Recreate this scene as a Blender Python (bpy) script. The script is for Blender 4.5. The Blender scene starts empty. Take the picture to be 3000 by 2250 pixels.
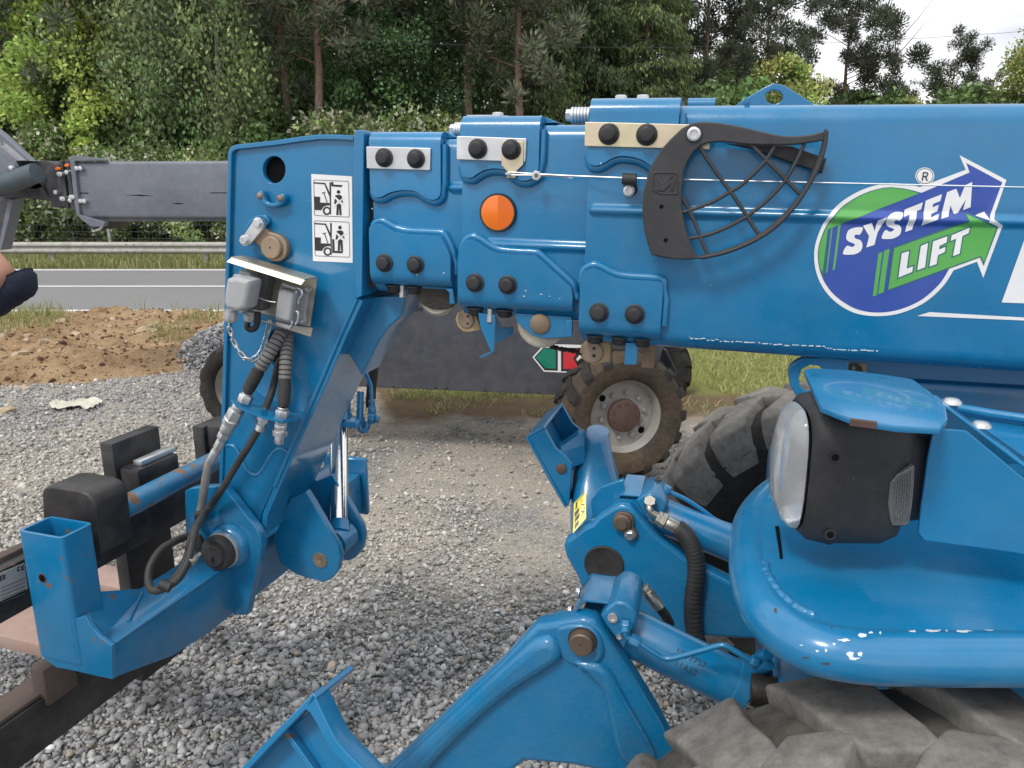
import bpy, bmesh, math, random
import numpy as np
from mathutils import Vector, Matrix
from mathutils.noise import noise as pnoise

random.seed(7)
rng = np.random.default_rng(11)
sc = bpy.context.scene
COL = sc.collection
PI = math.pi

# ------------------------------------------------------------------ camera
CAMZ = 1.95
PITCH = math.radians(14.2)
FPX, CX, CY = 2251.0, 1500.0, 1125.0          # focal length and centre of the 3000 x 2250 photograph
cam = bpy.data.cameras.new('camera')
cam.sensor_width = 36.0
cam.lens = 36.0 * FPX / 3000.0
cam.clip_start = 0.05
cam.clip_end = 4000
camo = bpy.data.objects.new('camera', cam)
COL.objects.link(camo)
camo.location = (0, 0, CAMZ)
camo.rotation_euler = (PI / 2 - PITCH, 0, 0)
sc.camera = camo

# ------------------------------------------------------------------ sky and sun
SUN_EL, SUN_AZ = math.radians(52), math.radians(215)     # azimuth measured from +Y towards +X
world = bpy.data.worlds.new('World')
sc.world = world
world.use_nodes = True
wt = world.node_tree
for n in list(wt.nodes):
    wt.nodes.remove(n)
wo = wt.nodes.new('ShaderNodeOutputWorld')
bg = wt.nodes.new('ShaderNodeBackground')
bg.inputs['Strength'].default_value = 0.1
sky = wt.nodes.new('ShaderNodeTexSky')
sky.sky_type = 'NISHITA'
sky.sun_disc = False
sky.sun_elevation = SUN_EL
sky.sun_rotation = SUN_AZ
tc = wt.nodes.new('ShaderNodeTexCoord')
mp = wt.nodes.new('ShaderNodeMapping')
mp.inputs['Scale'].default_value = (1.0, 1.0, 2.6)
nz = wt.nodes.new('ShaderNodeTexNoise')
nz.inputs['Scale'].default_value = 2.3
nz.inputs['Detail'].default_value = 7
nz.inputs['Roughness'].default_value = 0.52
cr = wt.nodes.new('ShaderNodeValToRGB')
cr.color_ramp.elements[0].position = 0.36
cr.color_ramp.elements[0].color = (5.3, 5.4, 6.0, 1)
cr.color_ramp.elements[1].position = 0.58
cr.color_ramp.elements[1].color = (12.0, 12.0, 12.2, 1)
mx = wt.nodes.new('ShaderNodeMixRGB')
mx.inputs['Fac'].default_value = 0.93
wt.links.new(tc.outputs['Generated'], mp.inputs['Vector'])
wt.links.new(mp.outputs['Vector'], nz.inputs['Vector'])
wt.links.new(nz.outputs['Fac'], cr.inputs['Fac'])
wt.links.new(sky.outputs['Color'], mx.inputs['Color1'])
wt.links.new(cr.outputs['Color'], mx.inputs['Color2'])
wt.links.new(mx.outputs['Color'], bg.inputs['Color'])
wt.links.new(bg.outputs['Background'], wo.inputs['Surface'])

sun = bpy.data.lights.new('sun', 'SUN')
sun.energy = 1.5
sun.angle = math.radians(12)
sun.color = (1.0, 0.96, 0.9)
suno = bpy.data.objects.new('sun', sun)
COL.objects.link(suno)
sd = Vector((math.sin(SUN_AZ) * math.cos(SUN_EL), math.cos(SUN_AZ) * math.cos(SUN_EL), math.sin(SUN_EL)))
suno.rotation_euler = sd.to_track_quat('Z', 'Y').to_euler()

sc.view_settings.view_transform = 'Standard'
sc.view_settings.look = 'None'
sc.view_settings.exposure = 0.36
sc.view_settings.gamma = 1.0
sc.view_settings.use_curve_mapping = False

# ------------------------------------------------------------------ measuring helpers
CP, SP = math.cos(PITCH), math.sin(PITCH)
CAM = Vector((0, 0, CAMZ))

def ray(u, v):
    x, yd = (u - CX) / FPX, (v - CY) / FPX
    return Vector((x, CP - yd * SP, -(yd * CP + SP)))

def P(u, v, z):
    """world point at camera depth z"""
    return CAM + ray(u, v) * z

def G(u, v, h):
    """world point on the horizontal plane of height h"""
    d = ray(u, v)
    return CAM + d * ((h - CAMZ) / d.z)

class Frame:
    """a plane (X right, Y up, N towards the viewer) on which things are laid out in metres"""
    def __init__(s, o, X, N):
        s.o = Vector(o); s.N = Vector(N).normalized(); s.X = Vector(X).normalized()
        s.Y = s.N.cross(s.X).normalized(); s.X = s.Y.cross(s.N).normalized()
    def hit(s, u, v, off=0.0):
        d = ray(u, v)
        t = (s.o + s.N * off - CAM).dot(s.N) / d.dot(s.N)
        return CAM + d * t
    def l2(s, u, v, off=0.0):
        p = s.hit(u, v, off) - s.o
        return (p.dot(s.X), p.dot(s.Y))
    def w(s, x, y, n=0.0):
        return s.o + s.X * x + s.Y * y + s.N * n
    def mat(s, n=0.0):
        m = Matrix.Identity(4)
        for i, c in enumerate((s.X, s.Y, s.N, s.o + s.N * n)):
            for j in range(3):
                m[j][i] = c[j]
        return m
    def shifted(s, n):
        return Frame(s.o + s.N * n, s.X, s.N)

def Z(ox, oy, s):
    """turns enlarged-view measurements into photograph pixels"""
    return lambda *pts: [(ox + x / s, oy + y / s) for x, y in pts]

def catmull(pts, k=6, closed=False):
    pts = [Vector(p) for p in pts]
    n = len(pts); out = []
    rngi = range(n if closed else n - 1)
    for i in rngi:
        if closed:
            a, b, c, d = pts[(i - 1) % n], pts[i], pts[(i + 1) % n], pts[(i + 2) % n]
        else:
            a, b, c, d = pts[max(i - 1, 0)], pts[i], pts[i + 1], pts[min(i + 2, n - 1)]
        for j in range(k):
            t = j / k
            out.append(0.5 * ((2 * b) + (c - a) * t + (2 * a - 5 * b + 4 * c - d) * t * t + (3 * b - a - 3 * c + d) * t ** 3))
    if not closed:
        out.append(pts[-1])
    return out

# ------------------------------------------------------------------ materials
MAT = {}
def new_mat(name):
    m = bpy.data.materials.new(name); m.use_nodes = True
    nt = m.node_tree
    b = nt.nodes.get('Principled BSDF')
    MAT[name] = m
    return m, nt, b

def N(nt, t, **kw):
    n = nt.nodes.new(t)
    for k, v in kw.items():
        if k in n.inputs.keys():
            n.inputs[k].default_value = v
        else:
            setattr(n, k, v)
    return n

def mixc(nt, fac, c1, c2, blend='MIX'):
    m = nt.nodes.new('ShaderNodeMixRGB'); m.blend_type = blend
    for i, v in ((0, fac), (1, c1), (2, c2)):
        if isinstance(v, (int, float)):
            m.inputs[i].default_value = v
        elif isinstance(v, (tuple, list)):
            m.inputs[i].default_value = (*v[:3], 1)
        else:
            nt.links.new(v, m.inputs[i])
    return m.outputs[0]

def ramp(nt, src, p0, p1, c0=(0, 0, 0), c1=(1, 1, 1)):
    r = nt.nodes.new('ShaderNodeValToRGB')
    r.color_ramp.elements[0].position = p0; r.color_ramp.elements[0].color = (*c0, 1)
    r.color_ramp.elements[1].position = p1; r.color_ramp.elements[1].color = (*c1, 1)
    nt.links.new(src, r.inputs[0])
    return r.outputs[0]

def objco(nt, scale=(1, 1, 1)):
    t = nt.nodes.new('ShaderNodeTexCoord'); m = nt.nodes.new('ShaderNodeMapping')
    m.inputs['Scale'].default_value = scale
    nt.links.new(t.outputs['Object'], m.inputs['Vector'])
    return m.outputs['Vector']

def noise_tex(nt, vec, scale, detail=4, rough=0.55):
    n = N(nt, 'ShaderNodeTexNoise', Scale=scale, Detail=detail, Roughness=rough)
    nt.links.new(vec, n.inputs['Vector'])
    return n.outputs['Fac']

def bump(nt, b, h, strength, dist=0.01):
    n = N(nt, 'ShaderNodeBump', Strength=strength, Distance=dist)
    nt.links.new(h, n.inputs['Height']); nt.links.new(n.outputs['Normal'], b.inputs['Normal'])

def paint(name, col, rough=0.32, coat=0.25, dust=0.18, dustcol=(0.42, 0.40, 0.37), peel=0.06, chips=None, chipcol=(0.16, 0.07, 0.03), var=0.16, chipscale=9.0, spec=0.5, grime=0.0, scr=0.0):
    m, nt, b = new_mat(name)
    v = objco(nt)
    big = noise_tex(nt, v, 2.2, 5, 0.6)
    c = mixc(nt, ramp(nt, big, 0.3, 0.7), tuple(x * (1 - var) for x in col), tuple(min(1, x * (1 + var * 0.6)) for x in col))
    d1 = noise_tex(nt, v, 11, 8, 0.68)
    d2 = noise_tex(nt, v, 160, 3, 0.6)
    dm = nt.nodes.new('ShaderNodeMath'); dm.operation = 'MULTIPLY'
    nt.links.new(ramp(nt, d1, 0.42, 0.75), dm.inputs[0]); nt.links.new(ramp(nt, d2, 0.35, 0.75, (.45, .45, .45), (1, 1, 1)), dm.inputs[1])
    ds = nt.nodes.new('ShaderNodeMath'); ds.operation = 'MULTIPLY'; ds.inputs[1].default_value = dust
    nt.links.new(dm.outputs[0], ds.inputs[0])
    c = mixc(nt, ds.outputs[0], c, dustcol)
    if grime:
        g1 = noise_tex(nt, v, 5.0, 9, 0.7)
        gm = nt.nodes.new('ShaderNodeMath'); gm.operation = 'MULTIPLY'; gm.inputs[1].default_value = grime
        nt.links.new(ramp(nt, g1, 0.5, 0.72), gm.inputs[0])
        c = mixc(nt, gm.outputs[0], c, (0.075, 0.06, 0.045))
    if scr:
        for sc_, th in (((2.2, 2.2, 95), .70), ((60, 60, 3.0), .725)):
            ln = noise_tex(nt, objco(nt, sc_), 1.0, 5, 0.6)
            msk = noise_tex(nt, v, 2.7, 3, 0.5)
            mm = nt.nodes.new('ShaderNodeMath'); mm.operation = 'MULTIPLY'
            nt.links.new(ramp(nt, ln, th, th + .03, (0,) * 3, (scr,) * 3), mm.inputs[0]); nt.links.new(ramp(nt, msk, .45, .6), mm.inputs[1])
            c = mixc(nt, mm.outputs[0], c, (0.32, 0.42, 0.50))
    sp = noise_tex(nt, v, 420, 2, 0.5)
    c = mixc(nt, ramp(nt, sp, 0.80, 0.83), c, (0.5, 0.55, 0.6))
    if chips:
        ch = noise_tex(nt, v, chipscale, 12, 0.62)
        f = ramp(nt, ch, chips, chips + 0.012)
        inner = noise_tex(nt, v, 60, 4, 0.6)
        cc = mixc(nt, inner, chipcol, tuple(x * 1.35 for x in chipcol))
        c = mixc(nt, f, c, cc)
        rr = mixc(nt, f, (rough,) * 3, (0.8,) * 3)
        nt.links.new(rr, b.inputs['Roughness'])
    else:
        rr = ramp(nt, d1, 0.3, 0.8, (rough * 0.8,) * 3, (min(1, rough * 1.6),) * 3)
        nt.links.new(rr, b.inputs['Roughness'])
    nt.links.new(c, b.inputs['Base Color'])
    b.inputs['Coat Weight'].default_value = coat
    b.inputs['Coat Roughness'].default_value = 0.10
    b.inputs['Specular IOR Level'].default_value = spec
    if peel:
        bump(nt, b, noise_tex(nt, v, 90, 3, 0.6), peel, 0.004)
    return m

BLUE = (0.003, 0.168, 0.365)
paint('blue', BLUE, rough=.28, coat=.55, dust=0.10, dustcol=(.28, .36, .42), scr=.35, grime=.10)
paint('blue_cast', BLUE, rough=0.33, coat=0.4, peel=0.35, dust=0.14, dustcol=(.28, .35, .40), chips=0.70, chipscale=6, grime=0.25)
paint('blue_dusty', BLUE, rough=0.31, coat=0.45, dust=0.20, dustcol=(.28, .33, .37), grime=0.35, scr=.4)
paint('blue_worn', (0.012, 0.18, 0.36), rough=0.4, dust=0.35, dustcol=(.32, .36, .38), chips=0.57, chipcol=(0.20, 0.10, 0.045), chipscale=17, grime=0.4)
paint('blue_chip', BLUE, rough=0.30, coat=.45, dust=0.12, dustcol=(.28, .35, .42), scr=.45, chips=0.635, chipscale=19)
paint('grey_panel', (0.056, 0.060, 0.073), rough=0.42, coat=0.08, dust=0.45, dustcol=(.15, .145, .14), grime=.3, scr=.25)
paint('grey_paint', (0.135, 0.15, 0.185), rough=0.42, coat=0.1, dust=0.25)
paint('grey_dark', (0.035, 0.038, 0.046), rough=0.5, coat=0.0, dust=0.25)
paint('grey_worn', (0.33, 0.33, 0.36), rough=0.5, coat=0.0, dust=0.4, dustcol=(.6, .6, .6), chips=0.62, chipcol=(0.08, 0.08, 0.09))
paint('black_steel', (0.016, 0.016, 0.018), rough=0.46, coat=0.0, dust=0.35, dustcol=(.2, .18, .16), chips=0.72, chipcol=(0.09, 0.05, 0.035), grime=0.2)
paint('fork_rust', (0.36, 0.24, 0.20), rough=0.7, coat=0.0, dust=0.5, dustcol=(.45, .38, .34), var=0.3, chips=0.66, chipcol=(0.12, 0.06, 0.04))
paint('fork_brown', (0.085, 0.062, 0.052), rough=0.65, coat=0.0, dust=0.45, dustcol=(.2, .16, .13), var=0.3)
paint('black_plastic', (0.016, 0.016, 0.018), rough=0.5, coat=0.0, dust=0.22, dustcol=(.16, .16, .16), peel=0.12)
paint('guard_plastic', (0.030, 0.030, 0.034), rough=0.55, coat=0.0, dust=0.28, dustcol=(.17, .17, .17), peel=0.15)
paint('rubber_hose', (0.020, 0.020, 0.020), rough=0.6, coat=0.0, dust=0.5, dustcol=(.13, .125, .12), peel=0.1)
paint('hose_guard', (0.16, 0.155, 0.15), rough=0.6, coat=0.0, dust=0.5, dustcol=(.3, .29, .28))
paint('socket_grey', (0.36, 0.37, 0.38), rough=0.5, coat=0.0, dust=0.25, dustcol=(.5, .5, .5), peel=0.05)
paint('socket_dark', (0.11, 0.115, 0.12), rough=0.5, coat=0.0, dust=0.3)
paint('tan_plastic', (0.40, 0.29, 0.16), rough=0.6, coat=0.0, dust=0.5, dustcol=(.25, .2, .15))
paint('white_nylon', (0.62, 0.57, 0.47), rough=0.45, coat=0.0, dust=0.7, dustcol=(.3, .26, .2), grime=0.5)
paint('orange', (0.85, 0.16, 0.015), rough=0.25, coat=0.3, dust=0.05)
paint('rim_grey', (0.30, 0.29, 0.27), rough=0.45, coat=0.1, dust=0.5, dustcol=(.3, .26, .21), grime=0.5)
paint('rim_silver', (0.5, 0.5, 0.49), rough=0.4, coat=0.0, dust=0.4, dustcol=(.35, .31, .26))
paint('hub_rust', (0.075, 0.040, 0.034), rough=0.75, coat=0.0, dust=0.6, dustcol=(.17, .11, .09), peel=0.4)
paint('white_print', (0.80, 0.80, 0.80), rough=0.35, coat=0.2, dust=0.08, spec=0.4)
paint('black_print', (0.018, 0.018, 0.02), rough=0.4, coat=0.1, dust=0.08)
paint('green_print', (0.10, 0.40, 0.085), rough=0.33, coat=0.25, dust=0.06)
paint('teal_print', (0.025, 0.13, 0.15), rough=0.33, coat=0.25, dust=0.06)
paint('royal_print', (0.028, 0.075, 0.36), rough=0.33, coat=0.25, dust=0.06)
paint('yellow_print', (0.75, 0.62, 0.03), rough=0.4, coat=0.1, dust=0.15)
paint('red_print', (0.62, 0.025, 0.035), rough=0.4, coat=0.1, dust=0.1)
paint('deep_green_print', (0.004, 0.20, 0.12), rough=0.4, coat=0.1, dust=0.1)
paint('tan_print', (0.45, 0.30, 0.13), rough=0.4, coat=0.1, dust=0.1)
paint('scratch_white', (0.60, 0.66, 0.70), rough=0.7, coat=0.0, dust=0.2)
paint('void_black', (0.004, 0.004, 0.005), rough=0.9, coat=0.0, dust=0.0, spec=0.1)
paint('grease', (0.018, 0.015, 0.012), rough=0.55, coat=0.0, dust=0.5, dustcol=(.09, .07, .05), peel=0.6)
paint('tape_grey', (0.05, 0.075, 0.095), rough=0.5, coat=0.0, dust=0.2)

def metal(name, col, rough=0.35, var=0.25, stain=None, metallic=1.0, scale=14):
    m, nt, b = new_mat(name)
    v = objco(nt)
    n1 = noise_tex(nt, v, scale, 8, 0.65)
    c = mixc(nt, ramp(nt, n1, 0.3, 0.72), tuple(x * (1 - var) for x in col), tuple(min(1, x * (1 + var)) for x in col))
    if stain:
        n2 = noise_tex(nt, v, 7, 7, 0.65)
        c = mixc(nt, ramp(nt, n2, 0.42, 0.66), c, stain)
    nt.links.new(c, b.inputs['Base Color'])
    b.inputs['Metallic'].default_value = metallic
    nt.links.new(ramp(nt, n1, 0.25, 0.8, (rough * 0.8,) * 3, (min(1, rough * 1.4),) * 3), b.inputs['Roughness'])
    bump(nt, b, noise_tex(nt, v, 120, 3, 0.6), 0.08, 0.003)
    return m
metal('zinc', (0.66, 0.67, 0.68), 0.42, 0.14)
metal('zinc_yellow', (0.70, 0.62, 0.42), 0.42, 0.14, (0.66, 0.55, 0.45))
metal('galv', (0.50, 0.48, 0.43), 0.40, 0.16, (0.66, 0.60, 0.44))
metal('chrome', (0.78, 0.78, 0.78), 0.12, 0.05)
metal('pin_steel', (0.20, 0.155, 0.12), 0.55, 0.35, (0.11, 0.075, 0.05), 0.7)
metal('pin_tan', (0.34, 0.27, 0.20), 0.55, 0.3, (0.20, 0.13, 0.08), 0.6)
metal('rail_steel', (0.38, 0.38, 0.35), 0.6, 0.2, (0.30, 0.28, 0.24), 0.3, 2.0)
metal('braid', (0.40, 0.39, 0.36), 0.5, 0.2, None, 0.6)
metal('lamp_reflector', (0.9, 0.9, 0.9), 0.12, 0.05)

m, nt, b = new_mat('lens')
b.inputs['Base Color'].default_value = (0.92, 0.94, 0.95, 1)
b.inputs['Roughness'].default_value = 0.07
b.inputs['Transmission Weight'].default_value = 0.84
b.inputs['IOR'].default_value = 1.45
m, nt, b = new_mat('lens_clear_side')
b.inputs['Base Color'].default_value = (0.35, 0.37, 0.38, 1)
b.inputs['Roughness'].default_value = 0.12
b.inputs['Transmission Weight'].default_value = 0.7
m, nt, b = new_mat('orange_lens')
v = objco(nt)
b.inputs['Base Color'].default_value = (0.80, 0.17, 0.006, 1)
b.inputs['Roughness'].default_value = 0.28
b.inputs['Coat Weight'].default_value = 0.4

# tyre rubber, dusty on the worn faces
def tyre_mat(name, base, dust, amount, lo, hi):
    m, nt, b = new_mat(name)
    v = objco(nt)
    n1 = noise_tex(nt, v, 4.5, 9, 0.7); n2 = noise_tex(nt, v, 140, 5, 0.7); n3 = noise_tex(nt, v, 30, 9, 0.75)
    f = nt.nodes.new('ShaderNodeMath'); f.operation = 'MULTIPLY'; f.inputs[1].default_value = amount
    nt.links.new(ramp(nt, n1, lo, hi), f.inputs[0])
    c = mixc(nt, f.outputs[0], base, dust)
    c = mixc(nt, ramp(nt, n2, 0.3, 0.75), c, tuple(x * 0.35 for x in dust), 'MIX') if amount > 0.8 else c
    c = mixc(nt, ramp(nt, n3, 0.35, 0.65, (0.62,) * 3, (1.12,) * 3), (0, 0, 0), c)
    nt.links.new(c, b.inputs['Base Color'])
    b.inputs['Roughness'].default_value = 0.82
    b.inputs['Specular IOR Level'].default_value = 0.25
    hh = mixc(nt, 0.5, n2, n3)
    bump(nt, b, hh, 0.5, 0.003)
tyre_mat('tyre_dark', (0.022, 0.021, 0.020), (0.085, 0.08, 0.074), 0.55, 0.35, 0.75)
tyre_mat('tyre_dusty', (0.105, 0.099, 0.092), (0.31, 0.295, 0.265), 0.75, 0.30, 0.62)
tyre_mat('tyre_mid', (0.065, 0.060, 0.054), (0.20, 0.185, 0.155), 0.75, 0.35, 0.65)
tyre_mat('tyre_brown', (0.050, 0.043, 0.036), (0.15, 0.10, 0.056), 0.6, 0.36, 0.72)

# ------------------------------------------------------------------ mesh helpers
def link(name, me, mats, parent=None, smooth=None):
    o = bpy.data.objects.new(name, me)
    COL.objects.link(o)
    for mm in (mats if isinstance(mats, (list, tuple)) else [mats]):
        me.materials.append(MAT[mm])
    if parent is not None:
        o.parent = parent
        if parent.type == 'EMPTY' and parent.parent is None:
            o.matrix_parent_inverse = Matrix.Translation(-parent.location)
    if smooth:
        try:
            me.shade_auto_smooth
        except Exception:
            pass
        set_smooth(me, smooth)
    return o

def set_smooth(me, ang=35):
    bm = bmesh.new(); bm.from_mesh(me)
    a = math.radians(ang)
    for f in bm.faces:
        f.smooth = True
    for e in bm.edges:
        e.smooth = len(e.link_faces) == 2 and e.calc_face_angle(0) < a
    bm.to_mesh(me); bm.free()

class MB:
    def __init__(s):
        s.v = []; s.f = []; s.mi = []
    def add(s, vs, fs, mi=0):
        k = len(s.v)
        s.v += [tuple(p) for p in vs]
        s.f += [tuple(i + k for i in f) for f in fs]
        s.mi += [mi] * len(fs)
        return s
    def hexa(s, p, mi=0):
        """8 points: bottom 4 (ccw) then top 4"""
        return s.add(p, [(3, 2, 1, 0), (4, 5, 6, 7), (0, 1, 5, 4), (1, 2, 6, 5), (2, 3, 7, 6), (3, 0, 4, 7)], mi)
    def box(s, o, ax, ay, az, x0, x1, y0, y1, z0, z1, mi=0):
        q = lambda x, y, z: o + ax * x + ay * y + az * z
        return s.hexa([q(x0, y0, z0), q(x1, y0, z0), q(x1, y1, z0), q(x0, y1, z0), q(x0, y0, z1), q(x1, y0, z1), q(x1, y1, z1), q(x0, y1, z1)], mi)
    def rings(s, rings, closed=True, cap=True, mi=0, loop=False):
        k = len(s.v); n = len(rings[0])
        for r in rings:
            s.v += [tuple(p) for p in r]
        m = len(rings)
        for i in range(m if loop else m - 1):
            i2 = (i + 1) % m
            for j in range(n if closed else n - 1):
                j2 = (j + 1) % n
                s.f.append((k + i * n + j, k + i * n + j2, k + i2 * n + j2, k + i2 * n + j)); s.mi.append(mi)
        if cap and closed and not loop:
            s.f.append(tuple(k + j for j in reversed(range(n)))); s.mi.append(mi)
            s.f.append(tuple(k + (m - 1) * n + j for j in range(n))); s.mi.append(mi)
        return s
    def tube(s, path, r, seg=10, cap=True, mi=0, loop=False, squash=None, rot=0.0):
        path = [Vector(p) for p in path]; n = len(path)
        rs = r if isinstance(r, (list, tuple)) else [r] * n
        rings = []; prev = None
        for i in range(n):
            if loop:
                t = path[(i + 1) % n] - path[i - 1]
            else:
                t = path[min(i + 1, n - 1)] - path[max(i - 1, 0)]
            if t.length < 1e-9:
                t = Vector((0, 0, 1))
            t.normalize()
            if prev is None:
                a = Vector((0, 0, 1)) if abs(t.z) < 0.9 else Vector((1, 0, 0))
                x = a.cross(t).normalized()
            else:
                x = (prev - t * prev.dot(t))
                x = x.normalized() if x.length > 1e-6 else t.orthogonal().normalized()
            prev = x; y = t.cross(x)
            sx, sy = squash if squash else (1, 1)
            rings.append([path[i] + (x * math.cos(rot + 2 * PI * j / seg) * sx + y * math.sin(rot + 2 * PI * j / seg) * sy) * rs[i] for j in range(seg)])
        return s.rings(rings, True, cap, mi, loop)
    def lathe(s, o, axis, prof, seg=24, mi=0, cap=True, rot=0.0):
        """prof: list of (distance along axis, radius)"""
        axis = Vector(axis).normalized(); x = axis.orthogonal().normalized(); y = axis.cross(x); o = Vector(o)
        rr = [[o + axis * h + (x * math.cos(rot + 2 * PI * j / seg) + y * math.sin(rot + 2 * PI * j / seg)) * max(r, 1e-5) for j in range(seg)] for h, r in prof]
        return s.rings(rr, True, cap, mi)
    def mesh(s, name='m'):
        me = bpy.data.meshes.new(name)
        me.from_pydata(s.v, [], s.f)
        me.polygons.foreach_set('material_index', s.mi)
        me.update()
        return me
    def build(s, name, mats, parent=None, smooth=35, recalc=True):
        me = s.mesh(name)
        if recalc:
            bm = bmesh.new(); bm.from_mesh(me); bmesh.ops.recalc_face_normals(bm, faces=bm.faces); bm.to_mesh(me); bm.free()
        return link(name, me, mats, parent, smooth)

def bevelled(o, w, seg=2):
    me = o.data
    bm = bmesh.new(); bm.from_mesh(me)
    bmesh.ops.remove_doubles(bm, verts=bm.verts, dist=1e-6)
    es = [e for e in bm.edges if len(e.link_faces) == 2 and e.calc_face_angle(0) > 0.5]
    bmesh.ops.bevel(bm, geom=es, offset=w, segments=seg, profile=0.5, affect='EDGES', clamp_overlap=True)
    bm.to_mesh(me); bm.free(); set_smooth(me, 40)
    return o

def curve_mesh(loops, half, bev, bres=2):
    cu = bpy.data.curves.new('tmp', 'CURVE')
    cu.dimensions = '2D'; cu.fill_mode = 'BOTH'
    cu.extrude = max(half - bev, 0); cu.bevel_depth = bev; cu.bevel_resolution = bres; cu.offset = -bev
    for lp in loops:
        sp = cu.splines.new('POLY'); sp.points.add(len(lp) - 1)
        sp.points.foreach_set('co', [c for p in lp for c in (p[0], p[1], 0, 1)])
        sp.use_cyclic_u = True
    ob = bpy.data.objects.new('tmp', cu)
    me = bpy.data.meshes.new_from_object(ob)
    bpy.data.objects.remove(ob); bpy.data.curves.remove(cu)
    return me

def plate(name, fr, pts, off, thick, mat, parent=None, bev=0.002, holes=(), smooth=True, local=False, curve=0, sm=35):
    """a flat plate: outline in photograph pixels projected on the frame's plane at height off (its near face)"""
    f2 = (lambda q: q) if local else (lambda q: fr.l2(q[0], q[1], off))
    lp = [f2(q) for q in pts]
    if curve:
        lp = [(p.x, p.y) for p in catmull([(x, y, 0) for x, y in lp], curve, True)]
    loops = [lp] + [[f2(q) for q in h] for h in holes]
    if local is False and holes:
        pass
    me = curve_mesh(loops, thick / 2, min(bev, thick * 0.49))
    me.transform(fr.mat(off - thick / 2))
    me.update()
    return link(name, me, mat, parent, sm)

def circ(c, r, n=28, ry=None):
    ry = ry or r
    return [(c[0] + r * math.cos(2 * PI * i / n), c[1] + ry * math.sin(2 * PI * i / n)) for i in range(n)]

def rounded(pts, r, k=4):
    """round the corners of a closed polygon"""
    out = []; n = len(pts)
    for i in range(n):
        p, a, b2 = Vector(pts[i]), Vector(pts[i - 1]), Vector(pts[(i + 1) % n])
        d1, d2 = (a - p), (b2 - p)
        rr = min(r, d1.length * 0.45, d2.length * 0.45)
        q1, q2 = p + d1.normalized() * rr, p + d2.normalized() * rr
        for j in range(k + 1):
            t = j / k
            out.append(tuple((q1 * (1 - t) + p * t) * (1 - t) + (p * (1 - t) + q2 * t) * t))
    return out

def tag(o, label=None, cat=None, group=None, kind=None):
    for k, v in (('label', label), ('category', cat), ('group', group), ('kind', kind)):
        if v:
            o[k] = v
    return o

def root(name, loc, label, cat, group=None):
    o = bpy.data.objects.new(name, None)
    o.empty_display_size = 0.1
    COL.objects.link(o)
    o.location = loc
    bpy.context.view_layer.update()
    return tag(o, label, cat, group)

def copy_tree(o, parent=None):
    c = o.copy(); COL.objects.link(c); c.parent = parent
    for ch in o.children:
        copy_tree(ch, c)
    return c
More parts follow.
